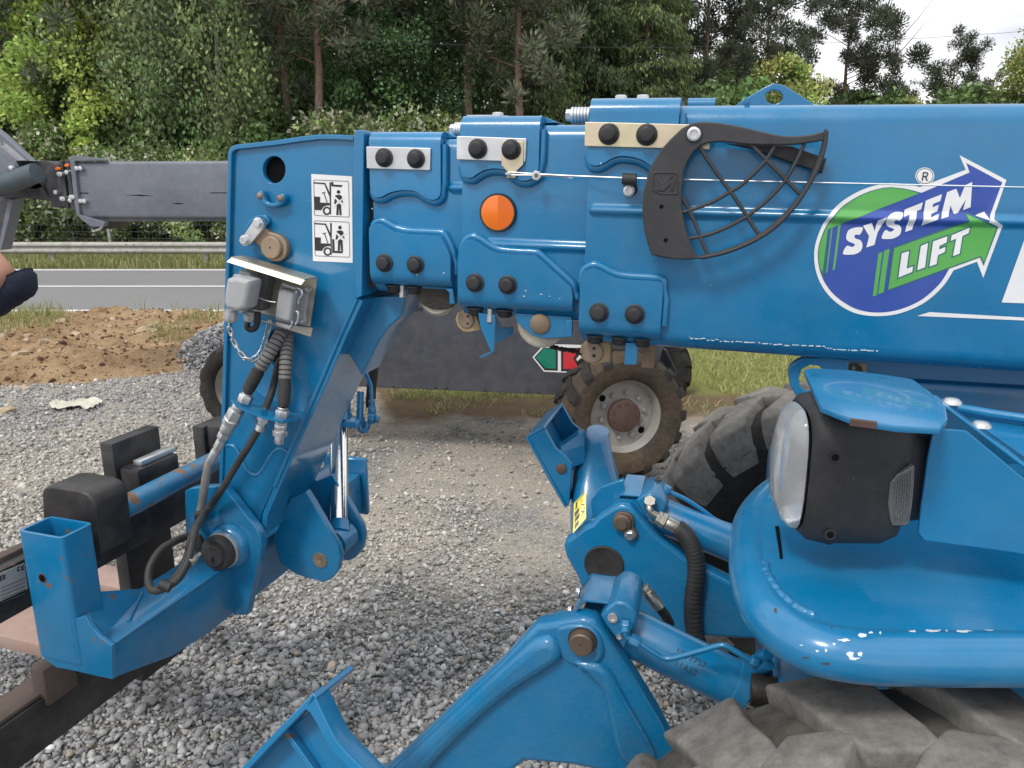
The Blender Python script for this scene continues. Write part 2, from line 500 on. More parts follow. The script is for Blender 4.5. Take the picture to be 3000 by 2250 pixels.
# ================================================================== SETTING
def region_material():
    m, nt, b = new_mat('ground')
    v = objco(nt)
    sep = nt.nodes.new('ShaderNodeSeparateXYZ'); nt.links.new(v, sep.inputs[0])
    n1 = noise_tex(nt, v, 0.9, 6, 0.6)
    # y shifted by noise
    ys = nt.nodes.new('ShaderNodeMath'); ys.operation = 'MULTIPLY_ADD'; ys.inputs[1].default_value = 1.6
    nt.links.new(n1, ys.inputs[0]); nt.links.new(sep.outputs['Y'], ys.inputs[2])
    edge = N(nt, 'ShaderNodeMapRange'); edge.inputs['From Min'].default_value = -1.9; edge.inputs['From Max'].default_value = -1.0
    edge.inputs['To Min'].default_value = 9.2; edge.inputs['To Max'].default_value = 6.95
    nt.links.new(sep.outputs['X'], edge.inputs['Value'])
    dy = nt.nodes.new('ShaderNodeMath'); dy.operation = 'SUBTRACT'
    nt.links.new(ys.outputs[0], dy.inputs[0]); nt.links.new(edge.outputs[0], dy.inputs[1])
    soilf = ramp(nt, dy.outputs[0], 0.0, 0.35)
    dys = nt.nodes.new('ShaderNodeMath'); dys.operation = 'SUBTRACT'; dys.inputs[1].default_value = 0.95
    nt.links.new(dy.outputs[0], dys.inputs[0])
    grassf = ramp(nt, dys.outputs[0], 0.0, 0.5)
    # gravel
    vo = N(nt, 'ShaderNodeTexVoronoi', Scale=42.0); nt.links.new(v, vo.inputs['Vector'])
    vd = N(nt, 'ShaderNodeTexVoronoi', Scale=42.0, feature='DISTANCE_TO_EDGE'); nt.links.new(v, vd.inputs['Vector'])
    sepc = nt.nodes.new('ShaderNodeSeparateColor'); nt.links.new(vo.outputs['Color'], sepc.inputs[0])
    g = ramp(nt, sepc.outputs[0], 0.0, 1.0, (0.16, 0.16, 0.157), (0.46, 0.46, 0.445))
    g = mixc(nt, ramp(nt, vd.outputs['Distance'], 0.0, 0.12), (0.06, 0.058, 0.055), g)
    fines = mixc(nt, noise_tex(nt, v, 70, 6, 0.7), (0.29, 0.245, 0.185), (0.54, 0.475, 0.385))
    vf = N(nt, 'ShaderNodeTexVoronoi', Scale=95.0); nt.links.new(v, vf.inputs['Vector'])
    sepf = nt.nodes.new('ShaderNodeSeparateColor'); nt.links.new(vf.outputs['Color'], sepf.inputs[0])
    fines = mixc(nt, ramp(nt, sepf.outputs[1], 0.55, 0.75), fines, ramp(nt, sepf.outputs[0], 0, 1, (0.2, 0.2, 0.19), (0.5, 0.49, 0.46)))
    n2 = noise_tex(nt, v, 1.3, 5, 0.6)
    band = N(nt, 'ShaderNodeMapRange'); band.inputs['From Min'].default_value = 3.0; band.inputs['From Max'].default_value = 4.0
    nt.links.new(sep.outputs['Y'], band.inputs['Value'])
    fm = nt.nodes.new('ShaderNodeMath'); fm.operation = 'MULTIPLY'
    nt.links.new(ramp(nt, n2, 0.34, 0.52), fm.inputs[0]); nt.links.new(band.outputs[0], fm.inputs[1])
    g = mixc(nt, fm.outputs[0], g, fines)
    soil = mixc(nt, noise_tex(nt, v, 9, 9, 0.72), (0.055, 0.036, 0.022), (0.25, 0.18, 0.115))
    gr = mixc(nt, noise_tex(nt, v, 5, 9, 0.75), (0.10, 0.12, 0.025), (0.30, 0.30, 0.095))
    c = mixc(nt, soilf, g, soil); c = mixc(nt, grassf, c, gr)
    nt.links.new(c, b.inputs['Base Color'])
    b.inputs['Roughness'].default_value = 0.95; b.inputs['Specular IOR Level'].default_value = 0.15
    hb = mixc(nt, 0.5, vd.outputs['Distance'], noise_tex(nt, v, 60, 5, 0.7))
    bump(nt, b, hb, 1.0, 0.02)
region_material()

S = 2500.0
gm = MB().add([(-S, -S, 0), (S, -S, 0), (S, S, 0), (-S, S, 0)], [(0, 1, 2, 3)])
tag(gm.build('ground', 'ground', None, None), kind='structure')

# --- road with kerb lines and markings
m, nt, b = new_mat('asphalt')
v = objco(nt)
c = mixc(nt, noise_tex(nt, v, 0.35, 6, 0.6), (0.20, 0.20, 0.202), (0.27, 0.27, 0.27))
c = mixc(nt, ramp(nt, noise_tex(nt, v, 55, 3, 0.7), 0.3, 0.75, (.72,) * 3, (1.2,) * 3), (0, 0, 0), c)
nt.links.new(c, b.inputs['Base Color']); b.inputs['Roughness'].default_value = 0.85
bump(nt, b, noise_tex(nt, v, 80, 3, 0.7), 0.5, 0.01)
m, nt, b = new_mat('road_paint')
v = objco(nt)
c = mixc(nt, ramp(nt, noise_tex(nt, v, 18, 7, 0.7), 0.35, 0.6), (0.6, 0.6, 0.6), (0.82, 0.82, 0.81))
nt.links.new(c, b.inputs['Base Color']); b.inputs['Roughness'].default_value = 0.7
RY0, RY1, RYC = 12.15, 19.35, 15.72
def strip(y0, y1, z, x0=-160, x1=160, drop=0.0):
    return MB().add([(x0, y0, z), (x1, y0, z), (x1, y1, z), (x0, y1, z)], [(0, 1, 2, 3)])
rd = tag(strip(RY0, RY1, 0.03).build('road', 'asphalt', None, None), kind='structure')
for y0, y1 in ((12.36, 12.54), (RYC - 0.09, RYC + 0.09), (18.87, 19.13)):
    mk = strip(y0, y1, 0.036).build('road_marking', 'road_paint', rd, None)
# --- far verge: a low grassy bank under the wood
def bank_mesh(x0, x1, y0, y1, nx, ny, hf):
    xs = np.linspace(x0, x1, nx); ys = np.linspace(y0, y1, ny)
    mb = MB()
    mb.v = [(x, y, hf(x, y)) for y in ys for x in xs]
    mb.f = [(j * nx + i, j * nx + i + 1, (j + 1) * nx + i + 1, (j + 1) * nx + i) for j in range(ny - 1) for i in range(nx - 1)]
    mb.mi = [0] * len(mb.f)
    return mb
m, nt, b = new_mat('verge')
v = objco(nt)
c = mixc(nt, noise_tex(nt, v, 3.0, 9, 0.75), (0.055, 0.075, 0.018), (0.21, 0.20, 0.075))
nt.links.new(c, b.inputs['Base Color']); b.inputs['Roughness'].default_value = 1.0
def vh(x, y):
    t = max(0, min(1, (y - 19.3) / 6.0))
    return 0.012 + 0.35 * t * t + 0.10 * t * pnoise(Vector((x * .5, y * .6, 3)))
tag(bank_mesh(-60, 60, 19.35, 60, 120, 40, vh).build('verge', 'verge', None, 60), kind='structure')

# --- dirt bank between the yard and the road (left)
m, nt, b = new_mat('dirt')
v = objco(nt)
n1 = noise_tex(nt, v, 1.6, 8, 0.65); n2 = noise_tex(nt, v, 8, 9, 0.75); n3 = noise_tex(nt, v, 45, 5, 0.7)
c = mixc(nt, ramp(nt, n1, 0.35, 0.65), (0.29, 0.18, 0.10), (0.53, 0.37, 0.22))
c = mixc(nt, ramp(nt, n2, 0.45, 0.75), c, (0.52, 0.39, 0.23))
c = mixc(nt, ramp(nt, n2, 0.36, 0.42, (1,) * 3, (0,) * 3), c, (0.07, 0.04, 0.024))
c = mixc(nt, ramp(nt, n3, 0.3, 0.7, (.6,) * 3, (1.15,) * 3), (0, 0, 0), c)
nt.links.new(c, b.inputs['Base Color']); b.inputs['Roughness'].default_value = 1.0; b.inputs['Specular IOR Level'].default_value = 0.1
bump(nt, b, mixc(nt, 0.5, n2, n3), 1.0, 0.05)
def dirt_h(x, y):
    e0 = 7.25 + 0.55 * max(0, min(1.4, x + 5.3)) + 0.12 * math.sin(x * 1.9) + 0.25 * pnoise(Vector((x * .8, 0, 5))) + (0.5 * max(0, (x + 2.2)))
    a = max(0, min(1, (y - e0) / 0.9)); bb = max(0, min(1, (12.25 + 0.1 * math.sin(x * 2) - y) / 0.8))
    cfade = max(0, min(1, (-0.4 - x) / 1.2))
    k = (a * a * (3 - 2 * a)) * (bb * bb * (3 - 2 * bb)) * cfade
    nn = pnoise(Vector((x * 1.1, y * 1.4, 0))) * 0.10 + pnoise(Vector((x * 3, y * 3.4, 7))) * 0.07 + pnoise(Vector((x * 8, y * 8, 2))) * 0.03 + abs(pnoise(Vector((x * 16, y * 16, 9)))) * 0.03
    return -0.03 + k * (0.19 + nn)
tag(bank_mesh(-14, 0.8, 6.6, 12.6, 420, 200, dirt_h).build('dirt_bank', 'dirt', None, 80), kind='structure')

# --- stones
def stone_protos(k, rough, seed, sub=0):
    r = np.random.default_rng(seed)
    out = []
    for i in range(k):
        bm = bmesh.new()
        m_ = int(r.integers(9, 14))
        for q in range(m_):
            d = r.normal(size=3); d /= np.linalg.norm(d)
            bm.verts.new(d * r.uniform(0.8, 1.08))
        res = bmesh.ops.convex_hull(bm, input=bm.verts[:])
        bmesh.ops.delete(bm, geom=[e for e in res['geom_interior'] if isinstance(e, bmesh.types.BMVert)], context='VERTS')
        bmesh.ops.triangulate(bm, faces=bm.faces[:])
        bm.verts.index_update()
        bm.verts.ensure_lookup_table()
        out.append((np.array([vv.co[:] for vv in bm.verts]), np.array([[w.index for w in f.verts] for f in bm.faces])))
        bm.free()
    return out

def scatter_stones(name, pos, size, cols, protos, mat, seed, flat=0.72, parent=None):
    """pos (n,3), size (n,), cols (n,3): one mesh of loose stones"""
    r = np.random.default_rng(seed)
    n = len(pos); which = r.integers(0, len(protos), n)
    V, F, C = [], [], []; base = 0
    for k, (pv, pf) in enumerate(protos):
        idx = np.where(which == k)[0]
        if not len(idx):
            continue
        a, bq, cq = r.uniform(0, 2 * PI, len(idx)), r.normal(0, 0.45, len(idx)), r.normal(0, 0.45, len(idx))
        sc3 = np.stack([r.uniform(0.8, 1.35, len(idx)), r.uniform(0.7, 1.1, len(idx)), r.uniform(flat - .2, flat + .2, len(idx))], 1)
        loc = pv[None] * sc3[:, None, :]
        ca, sa = np.cos(a)[:, None], np.sin(a)[:, None]; cb, sb = np.cos(bq)[:, None], np.sin(bq)[:, None]; cc, sc_ = np.cos(cq)[:, None], np.sin(cq)[:, None]
        x, y, z = loc[..., 0], loc[..., 1], loc[..., 2]
        y, z = y * cb - z * sb, y * sb + z * cb
        x, z = x * cc + z * sc_, -x * sc_ + z * cc
        x, y = x * ca - y * sa, x * sa + y * ca
        w = np.stack([x, y, z], -1) * (size[idx] * 0.5)[:, None, None] + pos[idx][:, None, :]
        nv = pv.shape[0]
        V.append(w.reshape(-1, 3)); F.append((pf[None] + (np.arange(len(idx)) * nv)[:, None, None] + base).reshape(-1, 3))
        C.append(np.repeat(cols[idx], nv, 0)); base += len(idx) * nv
    V = np.concatenate(V); F = np.concatenate(F); C = np.concatenate(C)
    me = bpy.data.meshes.new(name)
    me.vertices.add(len(V)); me.vertices.foreach_set('co', V.astype('f').ravel())
    me.loops.add(F.size); me.loops.foreach_set('vertex_index', F.astype('i').ravel())
    me.polygons.add(len(F)); me.polygons.foreach_set('loop_start', np.arange(0, F.size, 3, dtype='i'))
    at = me.color_attributes.new('tone', 'FLOAT_COLOR', 'POINT')
    at.data.foreach_set('color', np.concatenate([C, np.ones((len(C), 1))], 1).astype('f').ravel())
    me.update(calc_edges=True)
    return link(name, me, mat, parent)

m, nt, b = new_mat('stone')
v = objco(nt)
at = nt.nodes.new('ShaderNodeVertexColor'); at.layer_name = 'tone'
c = mixc(nt, ramp(nt, noise_tex(nt, v, 130, 5, 0.7), 0.3, 0.72, (.72,) * 3, (1.2,) * 3), (0, 0, 0), at.outputs[0])
c = mixc(nt, ramp(nt, noise_tex(nt, v, 35, 3, 0.6), 0.66, 0.7), c, mixc(nt, 0.5, at.outputs[0], (0.5, 0.49, 0.46)))
nt.links.new(c, b.inputs['Base Color']); b.inputs['Roughness'].default_value = 0.85; b.inputs['Specular IOR Level'].default_value = 0.25
bump(nt, b, noise_tex(nt, v, 170, 4, 0.7), 0.35, 0.004)

def tones(n, beige, r):
    g = np.clip(r.normal(0.375, 0.10, n), 0.14, 0.66)
    hue = r.random(n)
    c = np.stack([g * 1.0, g * 1.0, g * 0.985], 1)
    bl = hue < 0.3
    c[bl] *= np.array([0.97, 0.99, 1.01])
    tan = hue > 0.975
    c[tan] = np.stack([g[tan] * 1.3, g[tan] * 1.12, g[tan] * 0.85], 1)
    wh = (hue > 0.90) & (hue < 0.93)
    c[wh] = c[wh] * 1.55
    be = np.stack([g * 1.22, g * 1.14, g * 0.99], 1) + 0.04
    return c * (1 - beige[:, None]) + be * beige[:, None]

def noise2(x, y, s, o):
    return np.array([pnoise(Vector((a * s, bb * s, o))) for a, bb in zip(x, y)])

near_protos = stone_protos(16, 0.25, 3)
# near gravel, every stone its own broken shape
def yard(n, y0, y1, smin, smed, smax, seed, fill):
    r = np.random.default_rng(seed)
    u = r.random(n)
    y = y0 + (y1 - y0) * (u if fill is None else u ** fill)
    half = y * 0.72 + 0.55
    x = r.uniform(-1, 1, n) * half
    s = 0.98 * np.clip(np.exp(r.normal(math.log(smed), 0.45, n)), smin, smax)
    return x, y, s, r
x, y, s, r = yard(104000, 1.15, 4.7, 0.010, 0.0212, 0.054, 21, 1.0)
k2 = noise2(x, y, 1.1, 4.0)
compact = np.clip((y - 3.0) / 0.9, 0, 1) * np.clip((k2 + 0.45) * 2.5, 0, 1) * np.clip(1.4 - np.abs(x - 0.25) / 1.6, 0, 1)
keep = r.random(len(x)) > compact * 0.93
x, y, s, compact = x[keep], y[keep], s[keep] * (1 - 0.3 * compact[keep]), compact[keep]
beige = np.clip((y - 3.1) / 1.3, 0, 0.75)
pos = np.stack([x, y, s * r.uniform(-0.05, 0.38, len(s))], 1)
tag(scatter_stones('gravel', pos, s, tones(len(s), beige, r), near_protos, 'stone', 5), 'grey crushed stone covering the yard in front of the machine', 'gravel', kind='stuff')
far_protos = stone_protos(8, 0.3, 8)
x, y, s, r = yard(88000, 4.5, 9.4, 0.012, 0.0220, 0.06, 31, 0.9)
x = r.uniform(-1, 1, len(x)) * (y * 0.72 + 0.4)
lim = np.where(x < -1.9, 7.5 + 0.55 * np.clip(x + 5.3, 0, 1.4) + .35, np.where(x > -1.2, 6.15, 8.9 - (x + 1.9) * 3.9))
keep = (y < lim + r.normal(0, 0.12, len(y))) & ~((x > -1.2) & (x < 3) & (y < 6.3) & (r.random(len(x)) < 0.80))
x, y, s = x[keep], y[keep], s[keep]
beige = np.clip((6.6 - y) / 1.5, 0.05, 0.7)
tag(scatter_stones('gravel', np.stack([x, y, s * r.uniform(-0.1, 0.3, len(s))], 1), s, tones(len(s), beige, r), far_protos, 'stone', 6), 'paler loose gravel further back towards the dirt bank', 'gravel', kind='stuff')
# gravel heap at the right end of the dirt bank
hc = G(590, 1010, 0.15)
n = 5200
r = np.random.default_rng(77)
a, q = r.uniform(0, 2 * PI, n), np.sqrt(r.random(n))
hx, hy = hc.x + 0.55 + np.cos(a) * q * 1.0, hc.y + np.sin(a) * q * 0.85
hz = 0.46 * (1 - q ** 1.4) + r.uniform(-0.03, 0.03, n)
s = np.clip(np.exp(r.normal(math.log(0.05), 0.35, n)), 0.02, 0.11)
heap = bank_mesh(hc.x - .7, hc.x + 1.8, hc.y - 1.1, hc.y + 1.1, 40, 30, lambda X, Y: -0.04 + max(0, 0.46 * (1 - min(1, math.hypot((X - hc.x - .55) / 1.0, (Y - hc.y) / .85)) ** 1.4)))
hr = root('gravel_heap', (hc.x + .55, hc.y, 0), 'heap of grey gravel at the end of the brown dirt bank', 'gravel heap')
heap.build('core', 'ground', hr, 60)
tag(scatter_stones('stones', np.stack([hx, hy, hz], 1), s, tones(n, np.zeros(n), r), far_protos, 'stone', 9, parent=hr), kind='stuff')

# pebbles and clods on the dirt bank
n = 9000
r = np.random.default_rng(44)
x = r.uniform(-12, -0.6, n); y = r.uniform(7.2, 12.2, n)
z = np.array([dirt_h(a, bb) for a, bb in zip(x, y)])
kk = z > -0.01
x, y, z = x[kk], y[kk], z[kk]
s = np.clip(np.exp(r.normal(math.log(0.035), 0.5, len(x))), 0.012, 0.13)
tt = r.random(len(x))[:, None]
cols = np.where(tt < 0.22, np.array([[0.50, 0.42, 0.29]]), np.where(tt < 0.6, np.array([[0.30, 0.185, 0.095]]), np.array([[0.13, 0.075, 0.042]]))) * r.uniform(0.75, 1.15, (len(x), 1))
tag(scatter_stones('rubble', np.stack([x, y, z], 1), s, cols, far_protos, 'stone', 12), 'crumbs of brown earth and small pale stones on the dirt bank', 'rubble', kind='stuff')
big = stone_protos(6, 0.35, 19)
rocks = [(85, 972, .17), (132, 985, .2), (228, 975, .22), (176, 932, .18), (205, 937, .1), (60, 1030, .2), (60, 1075, .22), (420, 968, .26), (448, 972, .14), (15, 1137, .25), (95, 1100, .1), (300, 1013, .12), (560, 1040, .12), (520, 946, .16), (350, 1072, .1), (250, 1068, .09)]
paint('pale_rock', (0.45, 0.36, 0.25), rough=0.9, coat=0, dust=0.5, dustcol=(.3, .2, .12), peel=0.4, spec=0.2)
for i, (u, v, sz) in enumerate(rocks):
    p = G(u, v, 0.22)
    pv, pf = big[i % 6]
    me = bpy.data.meshes.new('rock')
    ang = i * 1.7
    me.from_pydata([(sz * .5 * (a * math.cos(ang) * 1.3 - bb * math.sin(ang)), sz * .5 * (a * math.sin(ang) + bb * math.cos(ang)), sz * .33 * cq) for a, bb, cq in pv], [], pf.tolist())
    o = link('rock', me, 'pale_rock')
    o.location = (p.x, p.y, dirt_h(p.x, p.y) + sz * 0.06)
    special = {1: 'upright pale rock near the left end of the dirt bank', 7: 'largest pale rock beside the gravel heap on the dirt bank', 9: 'pale rock at the left edge where dirt meets gravel', 2: 'flat pale rock in the middle of the dirt bank'}
    tag(o, special.get(i, 'small pale angular rock lying on the brown dirt bank'), 'rock', 'pale rocks on the dirt bank')

# --- grass
def grass(name, pts, hmin, hmax, w, mat, label, seed, lean=0.35):
    r = np.random.default_rng(seed); n = len(pts)
    h = r.uniform(hmin, hmax, n); a = r.uniform(0, 2 * PI, n); l = r.normal(0, lean, n) * h; l2 = r.normal(0, lean, n) * h
    dx, dy = np.cos(a) * w * .5, np.sin(a) * w * .5
    p = np.array(pts)
    z0 = np.zeros(n)
    A = p + np.stack([dx, dy, z0 - .01], 1); B = p + np.stack([-dx, -dy, z0 - .01], 1)
    C = p + np.stack([l * .35 - dx * .7, l2 * .35 - dy * .7, h * .6], 1); D = p + np.stack([l * .35 + dx * .7, l2 * .35 + dy * .7, h * .6], 1)
    E = p + np.stack([l, l2, h], 1)
    V = np.stack([A, B, C, D, E], 1).reshape(-1, 3)
    k = np.arange(n) * 5
    quads = np.stack([k, k + 1, k + 2, k + 3], 1); tris = np.stack([k + 3, k + 2, k + 4], 1)
    me = bpy.data.meshes.new(name)
    me.from_pydata(V.tolist(), [], quads.tolist() + tris.tolist())
    t = r.random(n)
    base = np.array([[0.062, 0.082, 0.018]]) * (1 - t[:, None]) + np.array([[0.175, 0.167, 0.066]]) * t[:, None]
    at = me.color_attributes.new('tone', 'FLOAT_COLOR', 'POINT')
    cc = np.repeat(np.concatenate([base, np.ones((n, 1))], 1), 5, 0)
    at.data.foreach_set('color', cc.astype('f').ravel())
    return tag(link(name, me, mat), label, 'grass', kind='stuff')
m, nt, b = new_mat('leaf')
at = nt.nodes.new('ShaderNodeVertexColor'); at.layer_name = 'tone'
oi = nt.nodes.new('ShaderNodeObjectInfo')
hs = N(nt, 'ShaderNodeHueSaturation', Saturation=0.86)
mr = N(nt, 'ShaderNodeMapRange'); mr.inputs['To Min'].default_value = 2.35; mr.inputs['To Max'].default_value = 3.1
nt.links.new(oi.outputs['Random'], mr.inputs['Value']); nt.links.new(mr.outputs[0], hs.inputs['Value'])
nt.links.new(at.outputs[0], hs.inputs['Color'])
nt.links.new(hs.outputs[0], b.inputs['Base Color']); b.inputs['Roughness'].default_value = 0.55; b.inputs['Specular IOR Level'].default_value = 0.3
tl = nt.nodes.new('ShaderNodeBsdfTranslucent'); nt.links.new(hs.outputs[0], tl.inputs['Color'])
ms = nt.nodes.new('ShaderNodeMixShader'); ms.inputs[0].default_value = 0.35
out = nt.nodes['Material Output']
nt.links.new(b.outputs[0], ms.inputs[1]); nt.links.new(tl.outputs[0], ms.inputs[2]); nt.links.new(ms.outputs[0], out.inputs['Surface'])

r = np.random.default_rng(3)
n = 26000
gx, gy = r.uniform(-15, 15, n), 19.5 + r.random(n) ** 1.2 * 5.5
grass('verge_grass', [(a, bb, vh(a, bb)) for a, bb in zip(gx, gy)], 0.10, 0.34, 0.03, 'leaf', 'long grass on the verge behind the road', 4)
n = 34000
gx, gy = r.uniform(-1.5, 9, n), r.uniform(7.0, 12.1, n)
gx2 = gx * gy / 9.0
kk = np.array([pnoise(Vector((a * .9, bb * .9, 2))) for a, bb in zip(gx2, gy)]) + (gy - 7.3) * 0.9 > 0.05
grass('field_grass', [(a, bb, 0.0) for a, bb in zip(gx2[kk], gy[kk])], 0.02, 0.085, 0.014, 'leaf', 'short yellow green grass beyond the yard on the right', 5, 0.6)
n = 2600
gx, gy = r.uniform(-1.4, 2.4, n), r.uniform(6.5, 9.0, n)
grass('soil_grass', [(a, bb, 0.0) for a, bb in zip(gx, gy) if pnoise(Vector((a * 1.7, bb * 1.7, 8))) > 0.12], 0.02, 0.09, 0.016, 'leaf', 'thin grass on the bare soil under the grey machine', 6, 0.7)
tf = []
for cu, cv, rad, k in ((40, 925, .5, 380), (90, 935, .3, 100), (500, 975, .2, 90), (620, 925, .3, 120), (10, 960, .4, 160), (390, 890, .5, 26), (190, 890, .3, 20), (590, 890, .7, 30)):
    c0 = G(cu, cv, 0.22)
    for _ in range(k):
        a, q = r.uniform(0, 2 * PI), math.sqrt(r.random()) * rad
        X, Y = c0.x + math.cos(a) * q * 1.6, c0.y + math.sin(a) * q
        tf.append((X, Y, max(dirt_h(X, Y), 0)))
grass('bank_grass', tf, 0.06, 0.26, 0.014, 'leaf', 'thin grass tufts on the brown dirt bank', 7, 0.5)

# --- crash barrier
gr = root('crash_barrier', (0, 20.15, 0), 'galvanised crash barrier along the far side of the road', 'crash barrier')
prof = [(0.0, .36), (.035, .37), (.075, .42), (.075, .455), (.03, .50), (.03, .53), (.075, .575), (.075, .61), (.035, .66), (0.0, .67)]
mb = MB()
ring = lambda x: [(x, 20.12 - d, h - .03) for d, h in prof] + [(x, 20.12 - d + .005, h - .03) for d, h in reversed(prof)]
for k in range(-12, 13):
    mb = MB(); x0 = k * 4.0 + 0.05
    mb.rings([ring(x0 - 2.0 + 0.002), ring(x0 + 2.0 - 0.002)])
    mb.build('beam', 'rail_steel', gr, 30)
    q = MB(); q.box(Vector((x0, 20.2, 0)), Vector((1, 0, 0)), Vector((0, 1, 0)), Vector((0, 0, 1)), -.05, .05, -.06, .06, -.1, .6)
    q.build('post', 'rail_steel', gr, 30)
    if abs(x0 + 4) < 10:
        for bx in (-1.98, -1.78):
            for bz in (.40, .58):
                MB().lathe((x0 + bx, 20.04, bz), (0, -1, 0), [(0, .015), (.012, .013)], 8).build('bolt', 'grey_dark', gr, 30)

# --- game fence behind it
fr_ = root('wire_fence', (0, 22.6, 0), 'wire mesh fence in front of the wood', 'fence')
mb = MB()
for k in range(0, 9):
    z = .15 + k * .19
    mb.box(Vector((0, 22.6, z + .05)), Vector((1, 0, 0)), Vector((0, 1, 0)), Vector((0, 0, 1)), -18, 8, -.0025, .0025, -.0025, .0025)
for k in range(-90, 40):
    mb.box(Vector((k * .2, 22.6, .1)), Vector((1, 0, 0)), Vector((0, 1, 0)), Vector((0, 0, 1)), -.0018, .0018, -.0018, .0018, 0, 1.65)
tag(mb.build('mesh', 'grey_paint', fr_, None), kind='stuff')
for k in range(-5, 4):
    q = MB(); q.box(Vector((k * 4.3 - 3.05, 22.65, 0)), Vector((1, 0, 0)), Vector((0, 1, 0)), Vector((-.03, 0, 1)), -.04, .04, -.04, .04, 0, 1.8)
    q.build('post', 'rail_steel', fr_, 30)

# ------------------------------------------------------------------ trees
m, nt, b = new_mat('bark')
v = objco(nt, (3, 3, .7))
at = nt.nodes.new('ShaderNodeVertexColor'); at.layer_name = 'tone'
c = mixc(nt, ramp(nt, noise_tex(nt, v, 7, 7, 0.7), 0.3, 0.7, (.45,) * 3, (1.2,) * 3), (0, 0, 0), at.outputs[0])
nt.links.new(c, b.inputs['Base Color']); b.inputs['Roughness'].default_value = 0.95
bump(nt, b, noise_tex(nt, v, 9, 6, 0.7), 0.8, 0.05)

def leaf_mesh(name, C, D, size, cols, aspect, r):
    """C centres, D preferred long axis, one small folded leaf face each"""
    n = len(C)
    D = D / (np.linalg.norm(D, axis=1, keepdims=True) + 1e-9)
    R = r.normal(size=(n, 3)); W = np.cross(D, R); W /= (np.linalg.norm(W, axis=1, keepdims=True) + 1e-9)
    L = D * (size * .5)[:, None]; Wd = W * (size * .5 * aspect)[:, None]
    V = np.stack([C - L, C + Wd - L * .15, C + L, C - Wd - L * .15], 1).reshape(-1, 3)
    k = np.arange(n * 4, dtype='i')
    me = bpy.data.meshes.new(name)
    me.vertices.add(n * 4); me.vertices.foreach_set('co', V.astype('f').ravel())
    me.loops.add(n * 4); me.loops.foreach_set('vertex_index', k)
    me.polygons.add(n); me.polygons.foreach_set('loop_start', np.arange(0, n * 4, 4, dtype='i'))
    at = me.color_attributes.new('tone', 'FLOAT_COLOR', 'POINT')
    at.data.foreach_set('color', np.repeat(np.concatenate([cols, np.ones((n, 1))], 1), 4, 0).astype('f').ravel())
    me.update(calc_edges=True)
    me.materials.append(MAT['leaf'])
    return me

def wood_mesh(name, tubes, col):
    mb = MB()
    for path, rs, sg in tubes:
        mb.tube(path, rs, sg)
    me = mb.mesh(name)
    at = me.color_attributes.new('tone', 'FLOAT_COLOR', 'POINT')
    cc = [c for vv in me.vertices for c in (*(col(vv.co) if callable(col) else col), 1)]
    at.data.foreach_set('color', cc)
    me.materials.append(MAT['bark'])
    for p in me.polygons:
        p.use_smooth = True
    return me

def vary(base, n, r, k=0.35):
    return np.array(base)[None] * np.clip(r.normal(1, k, (n, 1)), 0.35, 2.0) * (1 + r.normal(0, .07, (n, 3)))

def broadleaf(seed, H, R, z0, col, nleaf, leaf, droop=0.0, trunkcol=(.2, .19, .17), tr=0.16, lean=0.0, clumps=120, fill=0.5):
    nleaf = int(nleaf * 1.9)
    r = np.random.default_rng(seed)
    tp = [Vector((lean * t * H + .15 * math.sin(t * 5 + seed), .1 * math.cos(t * 4 + seed), H * t)) for t in np.linspace(0, .96, 9)]
    tubes = [(tp, [tr * (1 - .85 * t) for t in np.linspace(0, 1, 9)], 8)]
    cc = []
    for i in range(clumps):
        t = r.random() ** 0.8
        z = z0 + (H - z0) * t
        prof_ = math.sin(PI * min(1, (t * .82 + .14))) ** .75
        a = r.uniform(0, 2 * PI); q = R * prof_ * (r.random() ** fill)
        ax = lean * z
        c = np.array([ax + math.cos(a) * q, math.sin(a) * q, z])
        cc.append(c)
        if i % 3 == 0:
            zb = max(z - q * .6, z0 * .5)
            s0 = Vector((lean * zb, 0, zb)); e = Vector(c)
            mid = (s0 + e) / 2 + Vector((0, 0, .12 * q))
            tubes.append(([s0, mid, e], [tr * .28, tr * .16, tr * .05], 5))
    cc = np.array(cc)
    which = r.integers(0, clumps, nleaf)
    cs = r.uniform(.3, .75, clumps) * R * .46
    off = r.normal(size=(nleaf, 3)); off /= np.linalg.norm(off, axis=1, keepdims=True); off *= (r.random(nleaf) ** .45)[:, None]
    C = cc[which] + off * cs[which][:, None] * np.array([1, 1, .75 + droop])
    if droop:
        C[:, 2] -= droop * (r.random(nleaf) ** 2) * 1.3
    D = r.normal(size=(nleaf, 3)); D[:, 2] -= droop * 2.2 + .3
    ct = vary((1, 1, 1), clumps, r, .22)[which]
    cols = vary(col, nleaf, r, .28) * ct
    crown = leaf_mesh('crown', C, D, r.uniform(.7, 1.35, nleaf) * leaf * .98, cols, .62, r)
    return wood_mesh('trunk', tubes, trunkcol), crown

